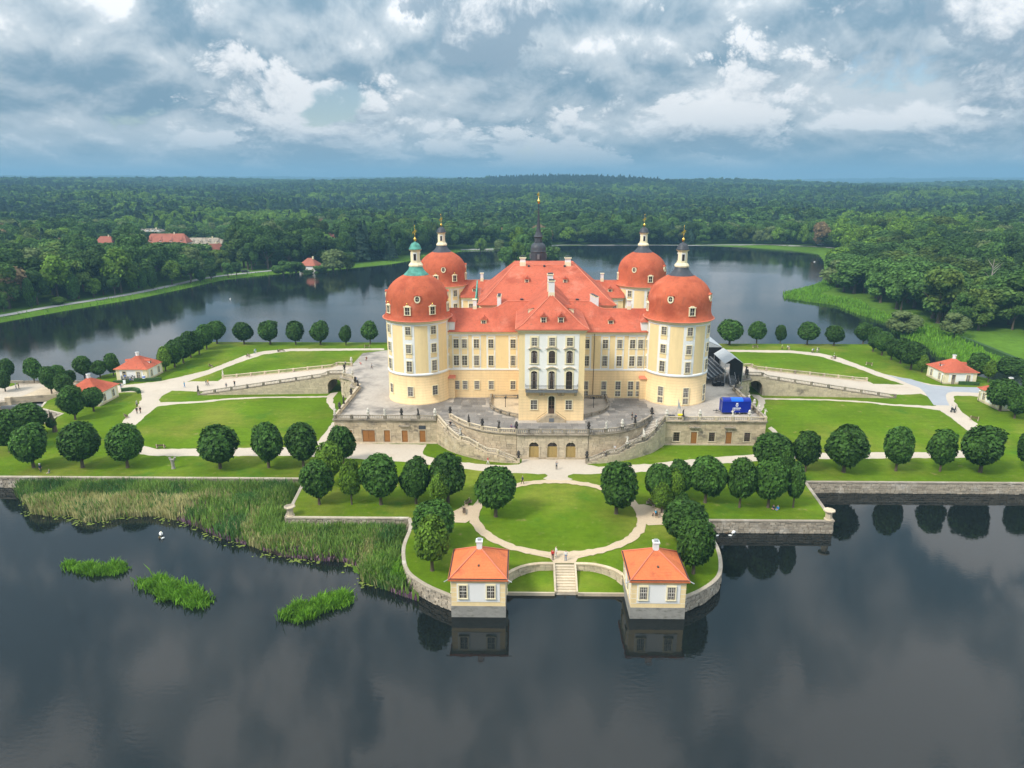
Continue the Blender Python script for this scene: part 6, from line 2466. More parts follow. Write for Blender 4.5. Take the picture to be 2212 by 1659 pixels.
def scatter(name, pts, scl, rz, idx, protos, label=None):
    """one object whose points carry instances of the given meshes"""
    pcol = bpy.data.collections.new(name + '_source')
    for i, me in enumerate(protos):
        o = bpy.data.objects.new('%s_%02d' % (name, i), me)
        pcol.objects.link(o)
    me = bpy.data.meshes.new(name)
    me.vertices.add(len(pts))
    me.vertices.foreach_set('co', np.asarray(pts, np.float32).ravel())
    a = me.attributes.new('scl', 'FLOAT_VECTOR', 'POINT')
    a.data.foreach_set('vector', np.asarray(scl, np.float32).ravel())
    a = me.attributes.new('rz', 'FLOAT', 'POINT')
    a.data.foreach_set('value', np.asarray(rz, np.float32))
    a = me.attributes.new('idx', 'INT', 'POINT')
    a.data.foreach_set('value', np.asarray(idx, np.int32))
    o = link(name, me)
    ng = bpy.data.node_groups.new(name, 'GeometryNodeTree')
    ng.interface.new_socket('Geometry', in_out='INPUT', socket_type='NodeSocketGeometry')
    ng.interface.new_socket('Geometry', in_out='OUTPUT', socket_type='NodeSocketGeometry')
    N, L = ng.nodes.new, ng.links.new
    gi, go = N('NodeGroupInput'), N('NodeGroupOutput')
    ci = N('GeometryNodeCollectionInfo')
    ci.inputs[0].default_value = pcol
    ci.inputs[1].default_value = True
    ci.inputs[2].default_value = True
    iop = N('GeometryNodeInstanceOnPoints')

    def attr(nm_, ty):
        n = N('GeometryNodeInputNamedAttribute')
        n.data_type = ty
        n.inputs[0].default_value = nm_
        return n.outputs[0]
    cx_ = N('ShaderNodeCombineXYZ')
    L(attr('rz', 'FLOAT'), cx_.inputs[2])
    L(gi.outputs[0], iop.inputs['Points'])
    L(ci.outputs[0], iop.inputs['Instance'])
    iop.inputs['Pick Instance'].default_value = True
    L(attr('idx', 'INT'), iop.inputs['Instance Index'])
    L(cx_.outputs[0], iop.inputs['Rotation'])
    L(attr('scl', 'FLOAT_VECTOR'), iop.inputs['Scale'])
    L(iop.outputs[0], go.inputs[0])
    md = o.modifiers.new('scatter', 'NODES')
    md.node_group = ng
    o['kind'] = 'stuff'
    if label:
        o['label'] = label
    return o


def do_scatter(name, P2, Z, protos, weights, wr, hr, seed, lift=.08, label=None, cap=None, zones=()):
    R = np.random.default_rng(seed)
    n = len(P2)
    w, h = R.uniform(*wr, n), R.uniform(*hr, n)
    h = h * (.78 + .45 * patch(P2[:, 0], P2[:, 1])) + np.where((P2[:, 0] < -60) & (P2[:, 1] < 560), 4, 0)
    w = w * (.8 + .4 * patch(P2[:, 0] + 500, P2[:, 1] - 300))
    if cap is not None:
        h = np.minimum(h, cap)
        w = np.minimum(w, h * 1.15)
    idx = R.choice(len(protos), n, p=np.array(weights) / sum(weights))
    zn = np.sin(P2[:, 0] / 95 + 2 * np.sin(P2[:, 1] / 140)) + np.sin(P2[:, 1] / 88 + 1.7 * np.sin(P2[:, 0] / 120))
    for lo_, hi_, ids in zones:
        m_ = (zn > lo_) & (zn < hi_) & (R.random(n) < .6)
        idx[m_] = R.choice(ids, int(m_.sum()))
    pts = np.stack([P2[:, 0], P2[:, 1], Z + h * lift], 1)
    return scatter(name, pts, np.stack([w, w, h * (1 - lift)], 1), R.uniform(0, 6.28, n), idx, protos, label)


R2, RZ, RD, RCAP = WP[rest], WZ[rest], d_cam[rest], HCAP[rest]
m1 = RD < 750
do_scatter('woodland', R2[m1], RZ[m1], WILD + YEL + PALE[:1] + DRY + PINE[:1], [10] * 5 + [3, 1.5, 1.0, 2], (10, 21), (12.5, 20.5), 1, label='woods around the lake', cap=RCAP[m1], zones=((1.25, 9, [5]), (-9, -1.45, [8, 8, 4]), (.75, .95, [6])))
do_scatter('woodland_far', R2[~m1], RZ[~m1], WILD_LO + PINE + YEL, [10] * 3 + [7, 7, 1], (13, 24), (13, 21), 2, label='woods behind the lake', zones=((1.2, 9, [5]), (-9, -.9, [3, 4])))
# out to the horizon: clumps of several trees
Rc = np.random.default_rng(77)
cl = []
for (y0, y1, st) in ((1880, 3000, 19.0), (3000, 4800, 34.0), (4800, 9000, 70.0)):
    for y in np.arange(y0, y1, st):
        half = y * .78 + 60
        xs = np.arange(-half, half, st)
        cl.append(np.stack([xs + Rc.uniform(-st * .45, st * .45, len(xs)), y + Rc.uniform(-st * .45, st * .45, len(xs)), np.full(len(xs), st)], 1))
cl = np.vstack(cl)
cz = ground_z(cl[:, 0], cl[:, 1])
Rr = np.random.default_rng(5)
hh = Rr.uniform(14, 22, len(cl)) * (.75 + .5 * patch(cl[:, 0] / 3, cl[:, 1] / 3)) + 3 * (Rr.random(len(cl)) > .85)
ww = cl[:, 2] * Rr.uniform(1.15, 1.6, len(cl))
pine_zone = np.sin(cl[:, 0] / 420 + 1.2) + np.sin(cl[:, 1] / 510) > -.2
idx = np.where(pine_zone & (cl[:, 2] < 30), Rr.integers(3, 5, len(cl)), Rr.integers(0, 3, len(cl)))
scatter('woodland_horizon', np.stack([cl[:, 0], cl[:, 1], cz - 1], 1), np.stack([ww, ww, hh], 1), Rr.uniform(0, 6.28, len(cl)), idx, WILD_LO + PINE, 'woods out to the horizon')

# ------------------------------------------------------------------ reeds
def blades(P, Z, h, lean, w, seed, nseg=1):
    """narrow two-sided blades, bent once"""
    R = np.random.default_rng(seed)
    n = len(P)
    a = R.uniform(0, 2 * pi, n)
    hh = h * R.uniform(.65, 1.15, n)
    la = R.uniform(0, 2 * pi, n)
    ln = hh * R.uniform(0, lean, n)
    wv = np.stack([np.cos(a), np.sin(a), np.zeros(n)], 1) * (w * R.uniform(.6, 1.3, n))[:, None]
    b = np.stack([P[:, 0], P[:, 1], Z], 1)
    md = b + np.stack([np.cos(la) * ln * .35, np.sin(la) * ln * .35, hh * .6], 1)
    tp = b + np.stack([np.cos(la) * ln, np.sin(la) * ln, hh], 1)
    V = np.stack([b - wv * .6, b + wv * .6, md + wv, md - wv, tp], 1).reshape(-1, 3)
    i = np.arange(n) * 5
    F4 = np.stack([i, i + 1, i + 2, i + 3], 1)
    F3 = np.stack([i + 3, i + 2, i + 4, i + 4], 1)
    return V, F4, np.stack([i + 3, i + 2, i + 4], 1)


def reed_mesh(name, V, F4, F3, m):
    me = bpy.data.meshes.new(name)
    me.from_pydata(V.tolist(), [], F4.tolist() + F3.tolist())
    me.materials.append(MATS[m])
    return me


def poly_points(poly, n, seed):
    R = np.random.default_rng(seed)
    P = np.array([(p[0], p[1]) for p in poly])
    lo, hi = P.min(0), P.max(0)
    out = []
    tot = 0
    while tot < n:
        q = R.uniform(lo, hi, (n * 2, 2))
        q = q[inside(q[:, 0], q[:, 1], poly)]
        out.append(q)
        tot += len(q)
    return np.vstack(out)[:n]


W0 = lambda pts: [tuple(at(x, y, 0)[:2]) for x, y in pts]
BED = W0([(40, 1052), (30, 1075), (52, 1092), (62, 1112), (100, 1118), (150, 1118), (180, 1132), (230, 1128), (262, 1120), (330, 1118), (385, 1128), (430, 1145), (470, 1165), (530, 1180), (600, 1205),
          (690, 1215), (740, 1218), (768, 1228), (775, 1258), (800, 1268), (830, 1278), (880, 1296), (915, 1306), (940, 1308), (925, 1290)]) + \
    [(-18.2, 83.2), (-20.6, 85.3), (-22.1, 87.4), (-23.1, 90.4), (-23.8, 95), (-23.7, 100.7), (-24.3, 103.6), (-44.5, 103.6), (-46, 119.1), (-98, 119.1)]
P = poly_points(BED, 52000, 1)
mid = np.array(W0([(30, 1050), (200, 1058), (420, 1062), (650, 1100), (880, 1200)]))
sdb = seg_dist(P[:, 0], P[:, 1], BED)
xx, yy_ = P[:, 0], P[:, 1]
wall_d = np.minimum(seg_dist(xx, yy_, [(-98, 119.2), (-46, 119.2), (-44.5, 103.6), (-24.3, 103.6), (-23.5, 95), (-22, 87.4), (-18, 83)], False), 99)
nz = np.sin(xx * .35 + 1) * np.cos(yy_ * .42) + .6 * np.sin(xx * .11 + yy_ * .19)
Rr = np.random.default_rng(9)
u = Rr.uniform(0, 1, len(P))
# bare margin, dry fringe, purple flowers, green body
purple = (wall_d > 6.5) & (xx > -64) & (nz > -.7) & (sdb < 7.5) & (u < .72) | ((xx > -27) & (yy_ < 86) & (u < .75))
u2 = Rr.uniform(0, 1, len(P))
dry = ~purple & ((wall_d > 5.5) & (xx < -62) & (u2 < .85) | (wall_d > 4.5) & (nz > .25) & (u < .7) | (wall_d > 1.5) & (u2 < .22))
green = ~purple & ~dry
edge_keep = (sdb > .35) & ~((wall_d > 9) & (u < .12))
for nm_, sel, h, ln, w_, m, lb in (('reed_bed', green & edge_keep, 2.5, .4, .11, 'reed', 'dense green reeds along the front left quay'),
                                   ('dry_reeds', dry & edge_keep, 2.1, .3, .085, 'reeddry', 'straw coloured reeds at the outer edge of the reed bed'),
                                   ('purple_loosestrife', purple & edge_keep, 1.15, .5, .12, 'loosestrife', 'purple flowering plants at the edge of the reed bed')):
    Q = P[sel]
    zz = np.full(len(Q), -.05)
    hv = h * (1 + .35 * np.clip(1 - seg_dist(Q[:, 0], Q[:, 1], [(-98, 119.2), (-46, 119.2)], False) / 3, 0, 1)) * (1 - .35 * np.clip(1 - seg_dist(Q[:, 0], Q[:, 1], BED) / 2.0, 0, 1)) * (1 + .25 * np.sin(Q[:, 0] * .5) * np.cos(Q[:, 1] * .6))
    V, F4, F3 = blades(Q, zz, hv, ln, w_, 21)
    o = link(nm_, reed_mesh(nm_, V, F4, F3, m))
    tag(o, lb, 'reeds', None, 'stuff')
Q = poly_points(W0([(800, 1236), (812, 1222), (850, 1222), (876, 1236), (884, 1258), (868, 1272), (835, 1268), (808, 1258)]), 2600, 77)
V, F4, F3 = blades(Q, np.full(len(Q), -.05), 1.9 + .5 * np.sin(Q[:, 0] * 2.1) * np.cos(Q[:, 1] * 1.7), .7, .09, 78)
tag(link('reed_clump', reed_mesh('reed_clump', V, F4, F3, 'reedbright')), 'bright bushy green clump of reeds against the curved left quay wall', 'reeds', None, 'stuff')
# green film and pads on the water between and before the reeds
Q = poly_points(BED, 9000, 5)
Rr = np.random.default_rng(6)
dq = seg_dist(Q[:, 0], Q[:, 1], BED)
wq = seg_dist(Q[:, 0], Q[:, 1], [(-98, 119.2), (-46, 119.2), (-44.5, 103.6), (-24.3, 103.6), (-23.5, 95), (-22, 87.4), (-18, 83)], False)
Q = Q[(dq < 2.2) & (wq > 3) & (np.sin(Q[:, 0] * .7) * np.cos(Q[:, 1] * .9) > -.35)]
Q = Q + Rr.normal(0, .7, Q.shape)
mb = MB().use('duckweed')
for k, (x, y) in enumerate(Q[:3200]):
    r_ = Rr.uniform(.07, .3)
    mb.poly([(x + r_ * cos(j * 1.05 + k) * Rr.uniform(.7, 1.2), y + r_ * sin(j * 1.05 + k) * Rr.uniform(.6, 1), .01 + .00002 * (k % 400)) for j in range(6)])
tag(mb.build('duckweed'), 'yellow green duckweed and pads at the edge of the reed bed', 'duckweed', None, 'stuff')
flat('reed_mud', [(p_[0] + (-55 - p_[0]) * .05, p_[1] + (118 - p_[1]) * .09) for p_ in BED], .004, 'meadow', lift=False)['kind'] = 'structure'
for k, (poly, n, h, lb) in enumerate((
    ([(138, 1222), (155, 1217), (200, 1224), (240, 1222), (270, 1220), (275, 1232), (255, 1241), (210, 1244), (178, 1240), (150, 1231)], 1900, 1.35, 'long low reed islet, leftmost of the three in open water'),
    ([(296, 1260), (320, 1252), (372, 1254), (398, 1268), (430, 1276), (455, 1296), (450, 1309), (418, 1315), (395, 1306), (372, 1296), (345, 1300), (338, 1286), (316, 1274)], 3300, 1.5, 'largest bright green reed islet, in the middle of the three'),
    ([(606, 1326), (630, 1312), (668, 1306), (688, 1300), (702, 1288), (740, 1283), (762, 1288), (764, 1298), (742, 1312), (700, 1321), (676, 1337), (640, 1345), (612, 1339)], 3000, 1.5, 'two lobed reed islet nearest to the left lake pavilion'))):
    pw = W0(poly)
    Q = poly_points(pw, n, 30 + k)
    Q = Q + np.random.default_rng(k).normal(0, .32, Q.shape)
    c_ = Q.mean(0)
    hump = .72 + .45 * np.sin(Q[:, 0] * 1.7 + k) * np.cos(Q[:, 1] * 1.3 + 2 * k) + .25 * np.random.default_rng(k + 7).random(n)
    V, F4, F3 = blades(Q - c_, np.full(n, -.05), h * hump.clip(.35, 1.25) * (1 - .4 * np.clip(1 - seg_dist(Q[:, 0], Q[:, 1], pw) / 1.0, 0, 1)), .8, .075, 40 + k)
    o = link('reed_islet', reed_mesh('reed_islet', V, F4, F3, 'reedbright'), None, (c_[0], c_[1], 0))
    tag(o, lb, 'reeds', 'reed islets in the lake')
# reeds on the right and far shores
sh = []
Rr = np.random.default_rng(31)
for (x0, x1, y0, y1, n) in ((118, 175, 215, 400, 26000), (-240, -120, 262, 450, 5000), (-100, 30, 470, 620, 4000)):
    q = np.stack([Rr.uniform(x0, x1, n), Rr.uniform(y0, y1, n)], 1)
    s_ = lake_sd(q[:, 0], q[:, 1])
    wid = np.where(q[:, 0] > 100, 11 + 4 * np.sin(q[:, 1] / 17), 5)
    sh.append(q[(s_ > -1.5) & (s_ < wid)])
Q = np.vstack(sh)
V, F4, F3 = blades(Q, np.maximum(-.05, ground_z(Q[:, 0], Q[:, 1])), np.full(len(Q), 1.5), .5, .16, 51)
tag(link('shore_reeds', reed_mesh('shore_reeds', V, F4, F3, 'reedbright')), 'bright green reeds along the opposite shores', 'reeds', None, 'stuff')
# ================================================================== shore roads
def offset_line(pts, d):
    out = []
    for i, p in enumerate(pts):
        a, b = Vector(pts[max(0, i - 1)]), Vector(pts[min(len(pts) - 1, i + 1)])
        t = (b - a).normalized()
        out.append(Vector((p[0] + t.y * d, p[1] - t.x * d, 0)))
    return out


def road(name, pts, d, w, m='roadgrey'):
    c = catmull([tuple(p) for p in offset_line(pts, d)], 6)
    mb = MB().use(m)
    for i in range(len(c) - 1):
        q = []
        for k, e in ((i, -1), (i, 1), (i + 1, 1), (i + 1, -1)):
            a, b = c[max(0, k - 1)], c[min(len(c) - 1, k + 1)]
            t = (b - a).normalized()
            x, y = c[k].x - t.y * e * w / 2, c[k].y + t.x * e * w / 2
            q.append((x, y, float(ground_z(x, y)) + .12))
        mb.poly(q[::-1])
    struct(mb.build(name))


i0 = LAKE.index((-126, 450))
road('lake_road', LAKE[i0:], 9, 5)
i1 = LAKE.index((216, 500))
road('far_shore_road', LAKE[i1:i0 - 1], 4.5, 3.6)
# meadow hedge and lawn on the right shore
hp_ = [at(2060, 735, 1.1), at(2120, 760, 1.1), at(2195, 792, 1.1)]
o = MB().use('hedge').sweep([(p.x + 3, p.y, .9) for p in hp_], [(.9, 0), (-.9, 0), (-.7, 1.6), (.7, 1.6)]).build('hedge')
tag(o, 'long straight dark hedge along the meadow on the right shore', 'hedge', 'clipped hedges')
for pts, lb in (([(291, 824), (320, 823.5), (349, 821.5)], 'low clipped hedge in front of the souvenir gatehouse, right of the entrance'),
                ([(246, 829), (262, 828.5), (280, 827)], 'low clipped hedge in front of the souvenir gatehouse, left of the entrance'),
                ([(262, 846), (285, 843.5), (298, 846), (301, 850)], 'low curved hedge beside the half hidden gatehouse'),
                ([(2070, 830), (2090, 831), (2114, 832)], 'low clipped hedge in front of the right gatehouse')):
    c = catmull([tuple(at(x, y)) for x, y in pts], 5)
    o = MB().use('hedge').sweep([tuple(p) for p in c], [(.45, 0), (-.45, 0), (-.4, .85), (.4, .85)]).build('hedge')
    tag(o, lb, 'hedge', 'clipped hedges')

# ================================================================== urns and statues
URN = MB().use('statuewhite', True).lathe([(.26, 0), (.26, .16), (.16, .2), (.12, .3), (.2, .38), (.36, .6), (.38, .78), (.22, .9), (.18, .98), (.30, 1.06), (.22, 1.14), (.1, 1.28), (.03, 1.4)], 12)


def urn_meshes(m):
    a = MB().use(m).box(-.25, .25, -.25, .25, 0, .14).mesh('pedestal')
    b = MB().use(m, True).lathe([(.16, .14), (.12, .26), (.22, .36), (.37, .6), (.38, .76), (.22, .9), (.2, .96), (.31, 1.02), (.26, 1.08)], 12).mesh('vase')
    c = MB().use(m, True).lathe([(.24, 1.08), (.28, 1.2), (.18, 1.36), (.05, 1.5)], 10).mesh('flower_finial')
    return a, b, c


def statue_meshes(m, seed):
    R = random.Random(seed)
    a = MB().use(m).box(-.26, .26, -.26, .26, 0, .16).mesh('pedestal')
    mb = MB().use(m, True)
    lean = R.uniform(-.12, .12)
    mb.tube([(0, 0, .14), (.02, 0, .4), (lean * .4, .02, .75), (lean * .8, 0, 1.0), (lean, 0, 1.2), (lean, -.01, 1.28)], [.24, .2, .15, .19, .16, .07], 10)
    mb.tube([(lean, -.02, 1.26), (lean, -.03, 1.34), (lean, -.03, 1.46), (lean, -.02, 1.52)], [.06, .11, .11, .05], 9)
    s = R.choice((-1, 1))
    mb.tube([(lean + s * .15, 0, 1.17), (lean + s * .32, -.06, 1.02), (lean + s * .26, -.2, .92)], [.075, .06, .05], 7)
    mb.tube([(lean - s * .15, 0, 1.17), (lean - s * .34, 0, 1.28), (lean - s * .3, -.08, 1.5)], [.075, .06, .045], 7)
    mb.tube([(-.1, -.05, .2), (-.12, -.14, .5), (-.02, -.06, .78)], [.1, .1, .1], 7)
    return a, mb.mesh('figure')


UR = {k: urn_meshes(k) for k in ('statuewhite', 'statuedark')}
ST = {(k, i): statue_meshes(k, i) for k in ('statuewhite', 'statuedark') for i in range(3)}
SKN = {'w': ('statuewhite', 'pale stone'), 'd': ('statuedark', 'blackened stone')}
PL = {'fl': 'the left terrace front', 'fr': 'the right terrace front', 'il': 'the upper left curve', 'ir': 'the upper right curve', 'sl': 'the left terrace side', 'sr': 'the right terrace side',
      'ol': 'the outer left staircase rail', 'or': 'the outer right staircase rail', 'rl-1': 'the near rail of the left ramp', 'rr-1': 'the near rail of the right ramp', 'rl1': 'the far rail of the left ramp'}
patt = {'fl': 'sw,-,uw,sw,ud,sd,uw', 'fr': 'uw,sd,uw,sw,uw,-', 'il': 'ud,-,sd,ud,sd,ud', 'ir': 'ud,sw,uw,sd,-,ud', 'sl': '-,ud,sd,-,ud,sd,ud,-,uw,sw,ud', 'sr': 'sw,sw,uw,sw,-,sd,ud,sd,-,ud,sd',
        'ol': '-,-,sd,sw,-,-,ud', 'or': '-,sw,sw,-,sw,-,ud', 'rl-1': 'sd,-,-,-,-,-,-,-,-,sd', 'rr-1': 'sd,-,-,-,-,-,-,-,-,-', 'rl1': 'uw,-,-,-,-,-,-,-,-,sw'}
for key, pat in patt.items():
    pos = PEDS[key]
    items = pat.split(',')
    n = len(items)
    num = 0
    for i, it in enumerate(items):
        if it == '-':
            continue
        q = pos[min(len(pos) - 1, round(i * (len(pos) - 1) / max(1, n - 1)))]
        mname, desc = SKN[it[1]]
        num += 1
        frm = 'from the stairs' if key in ('ol', 'or') else ('from the front' if key[0] == 's' else ('from the terrace' if key[0] == 'r' else 'from the left'))
        if it[0] == 'u':
            t = thing('urn', '%s urn on %s, %s ornament %s' % (desc, PL[key], ordn[num - 1], frm), 'urn', tuple(q), 0, 'balustrade urns')
            for nm_, me in zip(('pedestal', 'vase', 'flower_finial'), UR[mname]):
                link(nm_, me, t)
        else:
            t = thing('statue', '%s statue on %s, %s ornament %s' % (desc, PL[key], ordn[num - 1], frm), 'statue', tuple(q), i * .9, 'balustrade statues')
            for nm_, me in zip(('pedestal', 'figure'), ST[(mname, i % 3)]):
                link(nm_, me, t)

# ================================================================== benches
bl = [MB().use('wooddark').box(-.95, .95, -.22 + .15 * k, -.10 + .15 * k, .42, .46).mesh('slat') for k in range(3)]
bb = [MB().use('wooddark').box(-.95, .95, .26, .30, .55 + .15 * k, .66 + .15 * k).mesh('slat') for k in range(2)]
blg = MB().use('stonelight').box(-.09, .09, -.24, .28, 0, .42).box(-.06, .06, .24, .32, .4, .9).mesh('leg')
bin_me = MB().use('darkgrey').lathe([(.2, 0), (.24, .7), (.26, .75)], 10).mesh('litter_bin')


def bench(px, py, rz, lb):
    p = at(px, py)
    t = thing('park_bench', lb, 'bench', (p.x, p.y, GZ + .05), rz, 'park benches')
    for me in bl + bb:
        link('slat', me, t)
    for x in (-.75, .75):
        link('leg', blg, t, (x, 0, 0))
    return t


for px, py, a, lb in ((273, 901.6, 130, 'bench beside the path at the left, next to the walking couple'), (348, 967.5, 180, 'bench on the edge of the left front lawn'), (456, 792.6, 140, 'bench on the far side of the left path below the slanting tree row'),
                      (536, 771, -40, 'bench at the bend of the back left path'), (608.6, 760, 180, 'bench with bin on the straight back left path'), (792.6, 751, 0, 'bench on the back path close to the left tower'),
                      (1012, 1090, 65, 'rear bench in the bay left of the round lawn'), (1003, 1108, 95, 'front bench in the bay left of the round lawn'), (1405, 1092, -60, 'rear bench in the bay right of the round lawn'),
                      (1417, 1114.5, -95, 'front bench in the bay right of the round lawn with a sitter'), (1631.5, 752, 0, 'bench on the back path right of the right tower'), (1800, 775, -160, 'bench with a sitter on the back right path'),
                      (1877, 789.5, -35, 'bench on the right path below the slanting tree row'), (2104, 908, -40, 'bench beside the slanting path at the right edge')):
    bench(px, py, radians(a), lb)
p = at(601, 760)
tag(link('litter_bin', bin_me, None, (p.x, p.y, GZ)), 'grey litter bin beside the bench on the back left path', 'bin')

# ================================================================== people
JN = {}


def person_mesh(pose, seed=0):
    """one skin surface grown over a posed skeleton; facing -y"""
    z = dict(hip=.92, chest=1.28, neck=1.46, head=1.60, top=1.72)
    J = [('hip', (0, 0, .92), .135, 'pants'), ('waist', (0, 0, 1.08), .13, 'top'), ('chest', (0, .01, 1.30), .155, 'top'), ('neck', (0, .01, 1.45), .055, 'skin'),
         ('chin', (0, -.015, 1.53), .07, 'skin'), ('head', (0, -.005, 1.63), .095, 'skin'), ('crown', (0, .015, 1.71), .075, 'hair')]
    E = [(0, 1), (1, 2), (2, 3), (3, 4), (4, 5), (5, 6)]
    legs = {'stand': ((.0, 0), (.0, 0)), 'walk': ((-.22, .02), (.24, .1)), 'photo': ((0, 0), (0, 0)), 'sit': None, 'lean': ((0, 0), (.05, .05))}[pose]
    drop = 0
    if pose == 'sit':
        drop = -.44
    for s in (-1, 1):
        b = len(J)
        if pose == 'sit':
            J += [('thigh', (s * .1, -.05, .92), .095, 'pants'), ('knee', (s * .12, -.42, .95), .07, 'pants'), ('ankle', (s * .12, -.45, .53), .048, 'pants'), ('toe', (s * .13, -.6, .49), .045, 'shoe')]
        else:
            o = legs[0 if s < 0 else 1]
            J += [('thigh', (s * .1, 0, .85), .098, 'pants'), ('knee', (s * .1, o[0] * .5 - .03, .5), .068, 'pants'), ('ankle', (s * .1, o[0], .1 + max(0, o[1]) * .3), .05, 'pants'), ('toe', (s * .11, o[0] - .14, .045 + max(0, o[1]) * .2), .045, 'shoe')]
        E += [(0, b), (b, b + 1), (b + 1, b + 2), (b + 2, b + 3)]
        b = len(J)
        if pose == 'photo':
            arm = [(s * .19, 0, 1.38), (s * .27, -.18, 1.30), (s * .09, -.34, 1.55)]
        elif pose == 'sit':
            arm = [(s * .19, 0, 1.38), (s * .24, -.03, 1.12), (s * .14, -.25, 1.03)]
        elif pose == 'lean':
            arm = [(s * .19, 0, 1.38), (s * .26, -.1, 1.14), (s * .12, -.34, 1.08)]
        elif pose == 'walk':
            arm = [(s * .19, 0, 1.38), (s * .24, .06 * s, 1.10), (s * .23, .12 * s - .1, .88)]
        else:
            arm = [(s * .19, 0, 1.38), (s * .24, .03, 1.10), (s * .23, -.05, .86)]
        J += [('shoulder', arm[0], .065, 'top'), ('elbow', arm[1], .047, 'top'), ('wrist', arm[2], .033, 'skin')]
        E += [(2, b), (b, b + 1), (b + 1, b + 2)]
        d = (Vector(arm[2]) - Vector(arm[1])).normalized()
        side = Vector((s, 0, 0)) if abs(d.x) < .8 else Vector((0, 1, 0))
        fw_ = d.cross(side).normalized()
        palm = Vector(arm[2]) + d * .07
        J.append(('palm', tuple(palm), .036, 'skin'))
        E.append((b + 2, b + 3))
        for k, (off, ln) in enumerate(((-.03, .075), (-.01, .09), (.01, .085), (.03, .065))):
            q = palm + fw_ * off
            J.append(('finger', tuple(q + d * ln), .009, 'skin'))
            E.append((b + 3, len(J) - 1))
        J.append(('thumb', tuple(palm - d * .02 - fw_ * .06), .010, 'skin'))
        E.append((b + 3, len(J) - 1))
    me = bpy.data.meshes.new('p')
    me.from_pydata([j[1] for j in J], E, [])
    o = bpy.data.objects.new('p', me)
    COL.objects.link(o)
    md = o.modifiers.new('skin', 'SKIN')
    md.use_smooth_shade = True
    sub = o.modifiers.new('sub', 'SUBSURF')
    sub.levels = 1
    for i, v in enumerate(me.skin_vertices[0].data):
        v.radius = (J[i][2], J[i][2])
        v.use_root = i == 0
    dg = bpy.context.evaluated_depsgraph_get()
    dg.update()
    out = bpy.data.meshes.new_from_object(o.evaluated_get(dg))
    bpy.data.objects.remove(o)
    names = ['top', 'pants', 'skin', 'hair', 'shoe']
    out.materials.clear()
    for n_ in names:
        out.materials.append(MATS['skin'])
    jp = np.array([j[1] for j in J])
    mi = []
    for f in out.polygons:
        c = np.array(f.center)
        k = int(np.argmin(((jp - c) ** 2).sum(1)))
        m = names.index(J[k][3])
        if c[2] > 1.60 and (c[1] > -.05 or c[2] > 1.68) and abs(c[0]) < .12 and J[k][3] != 'top':
            m = 3
        mi.append(m)
    out.polygons.foreach_set('material_index', mi)
    out.name = 'body'
    if pose == 'sit':
        out.transform(Matrix.Translation((0, 0, drop)))
    return out


BODY = {p_: person_mesh(p_) for p_ in ('stand', 'walk', 'photo', 'sit', 'lean')}
_cm = {}


def cloth(rgb):
    if rgb not in _cm:
        _cm[rgb] = mat('cloth%d' % len(_cm), rgb, .85, (6, .12, 3))
    return _cm[rgb]


CO = dict(red=(.55, .03, .03), white=(.7, .7, .68), black=(.02, .02, .022), navy=(.03, .045, .09), grey=(.22, .23, .24), blue=(.03, .22, .55), cyan=(.05, .38, .62), jeans=(.14, .24, .42),
          khaki=(.28, .24, .16), orange=(.75, .30, .02), purple=(.16, .10, .2), green=(.3, .45, .1), pink=(.6, .35, .35), brown=(.12, .06, .04))


def person(p, pose, top, pants, lb, face=0.0, hair='brown', extra=None):
    t = link('person', BODY[pose], None, tuple(p), radians(face))
    for i, c in enumerate((top, pants, None, hair, 'black')):
        t.material_slots[i].link = 'OBJECT'
        t.material_slots[i].material = MATS['skin'] if c is None else cloth(CO[c])
    tag(t, lb, 'person', 'visitors')
    if extra == 'backpack':
        MB().use('plastic_yellow').box(0, 0, 0, 0, 0, 0)
        b = MB()
        b.mats.append('bag')
        MATS['bag'] = cloth(CO['red'])
        b.hexa([(-.17, .12, 1.0), (.17, .12, 1.0), (.16, .32, 1.02), (-.16, .32, 1.02), (-.15, .14, 1.46), (.15, .14, 1.46), (.13, .26, 1.44), (-.13, .26, 1.44)])
        b.build('backpack', t)
    if extra == 'hat':
        b = MB().use('canvas', True).lathe([(.2, 1.68), (.2, 1.70), (.11, 1.71), (.10, 1.80), (.04, 1.83)], 12)
        b.build('hat', t)
    return t


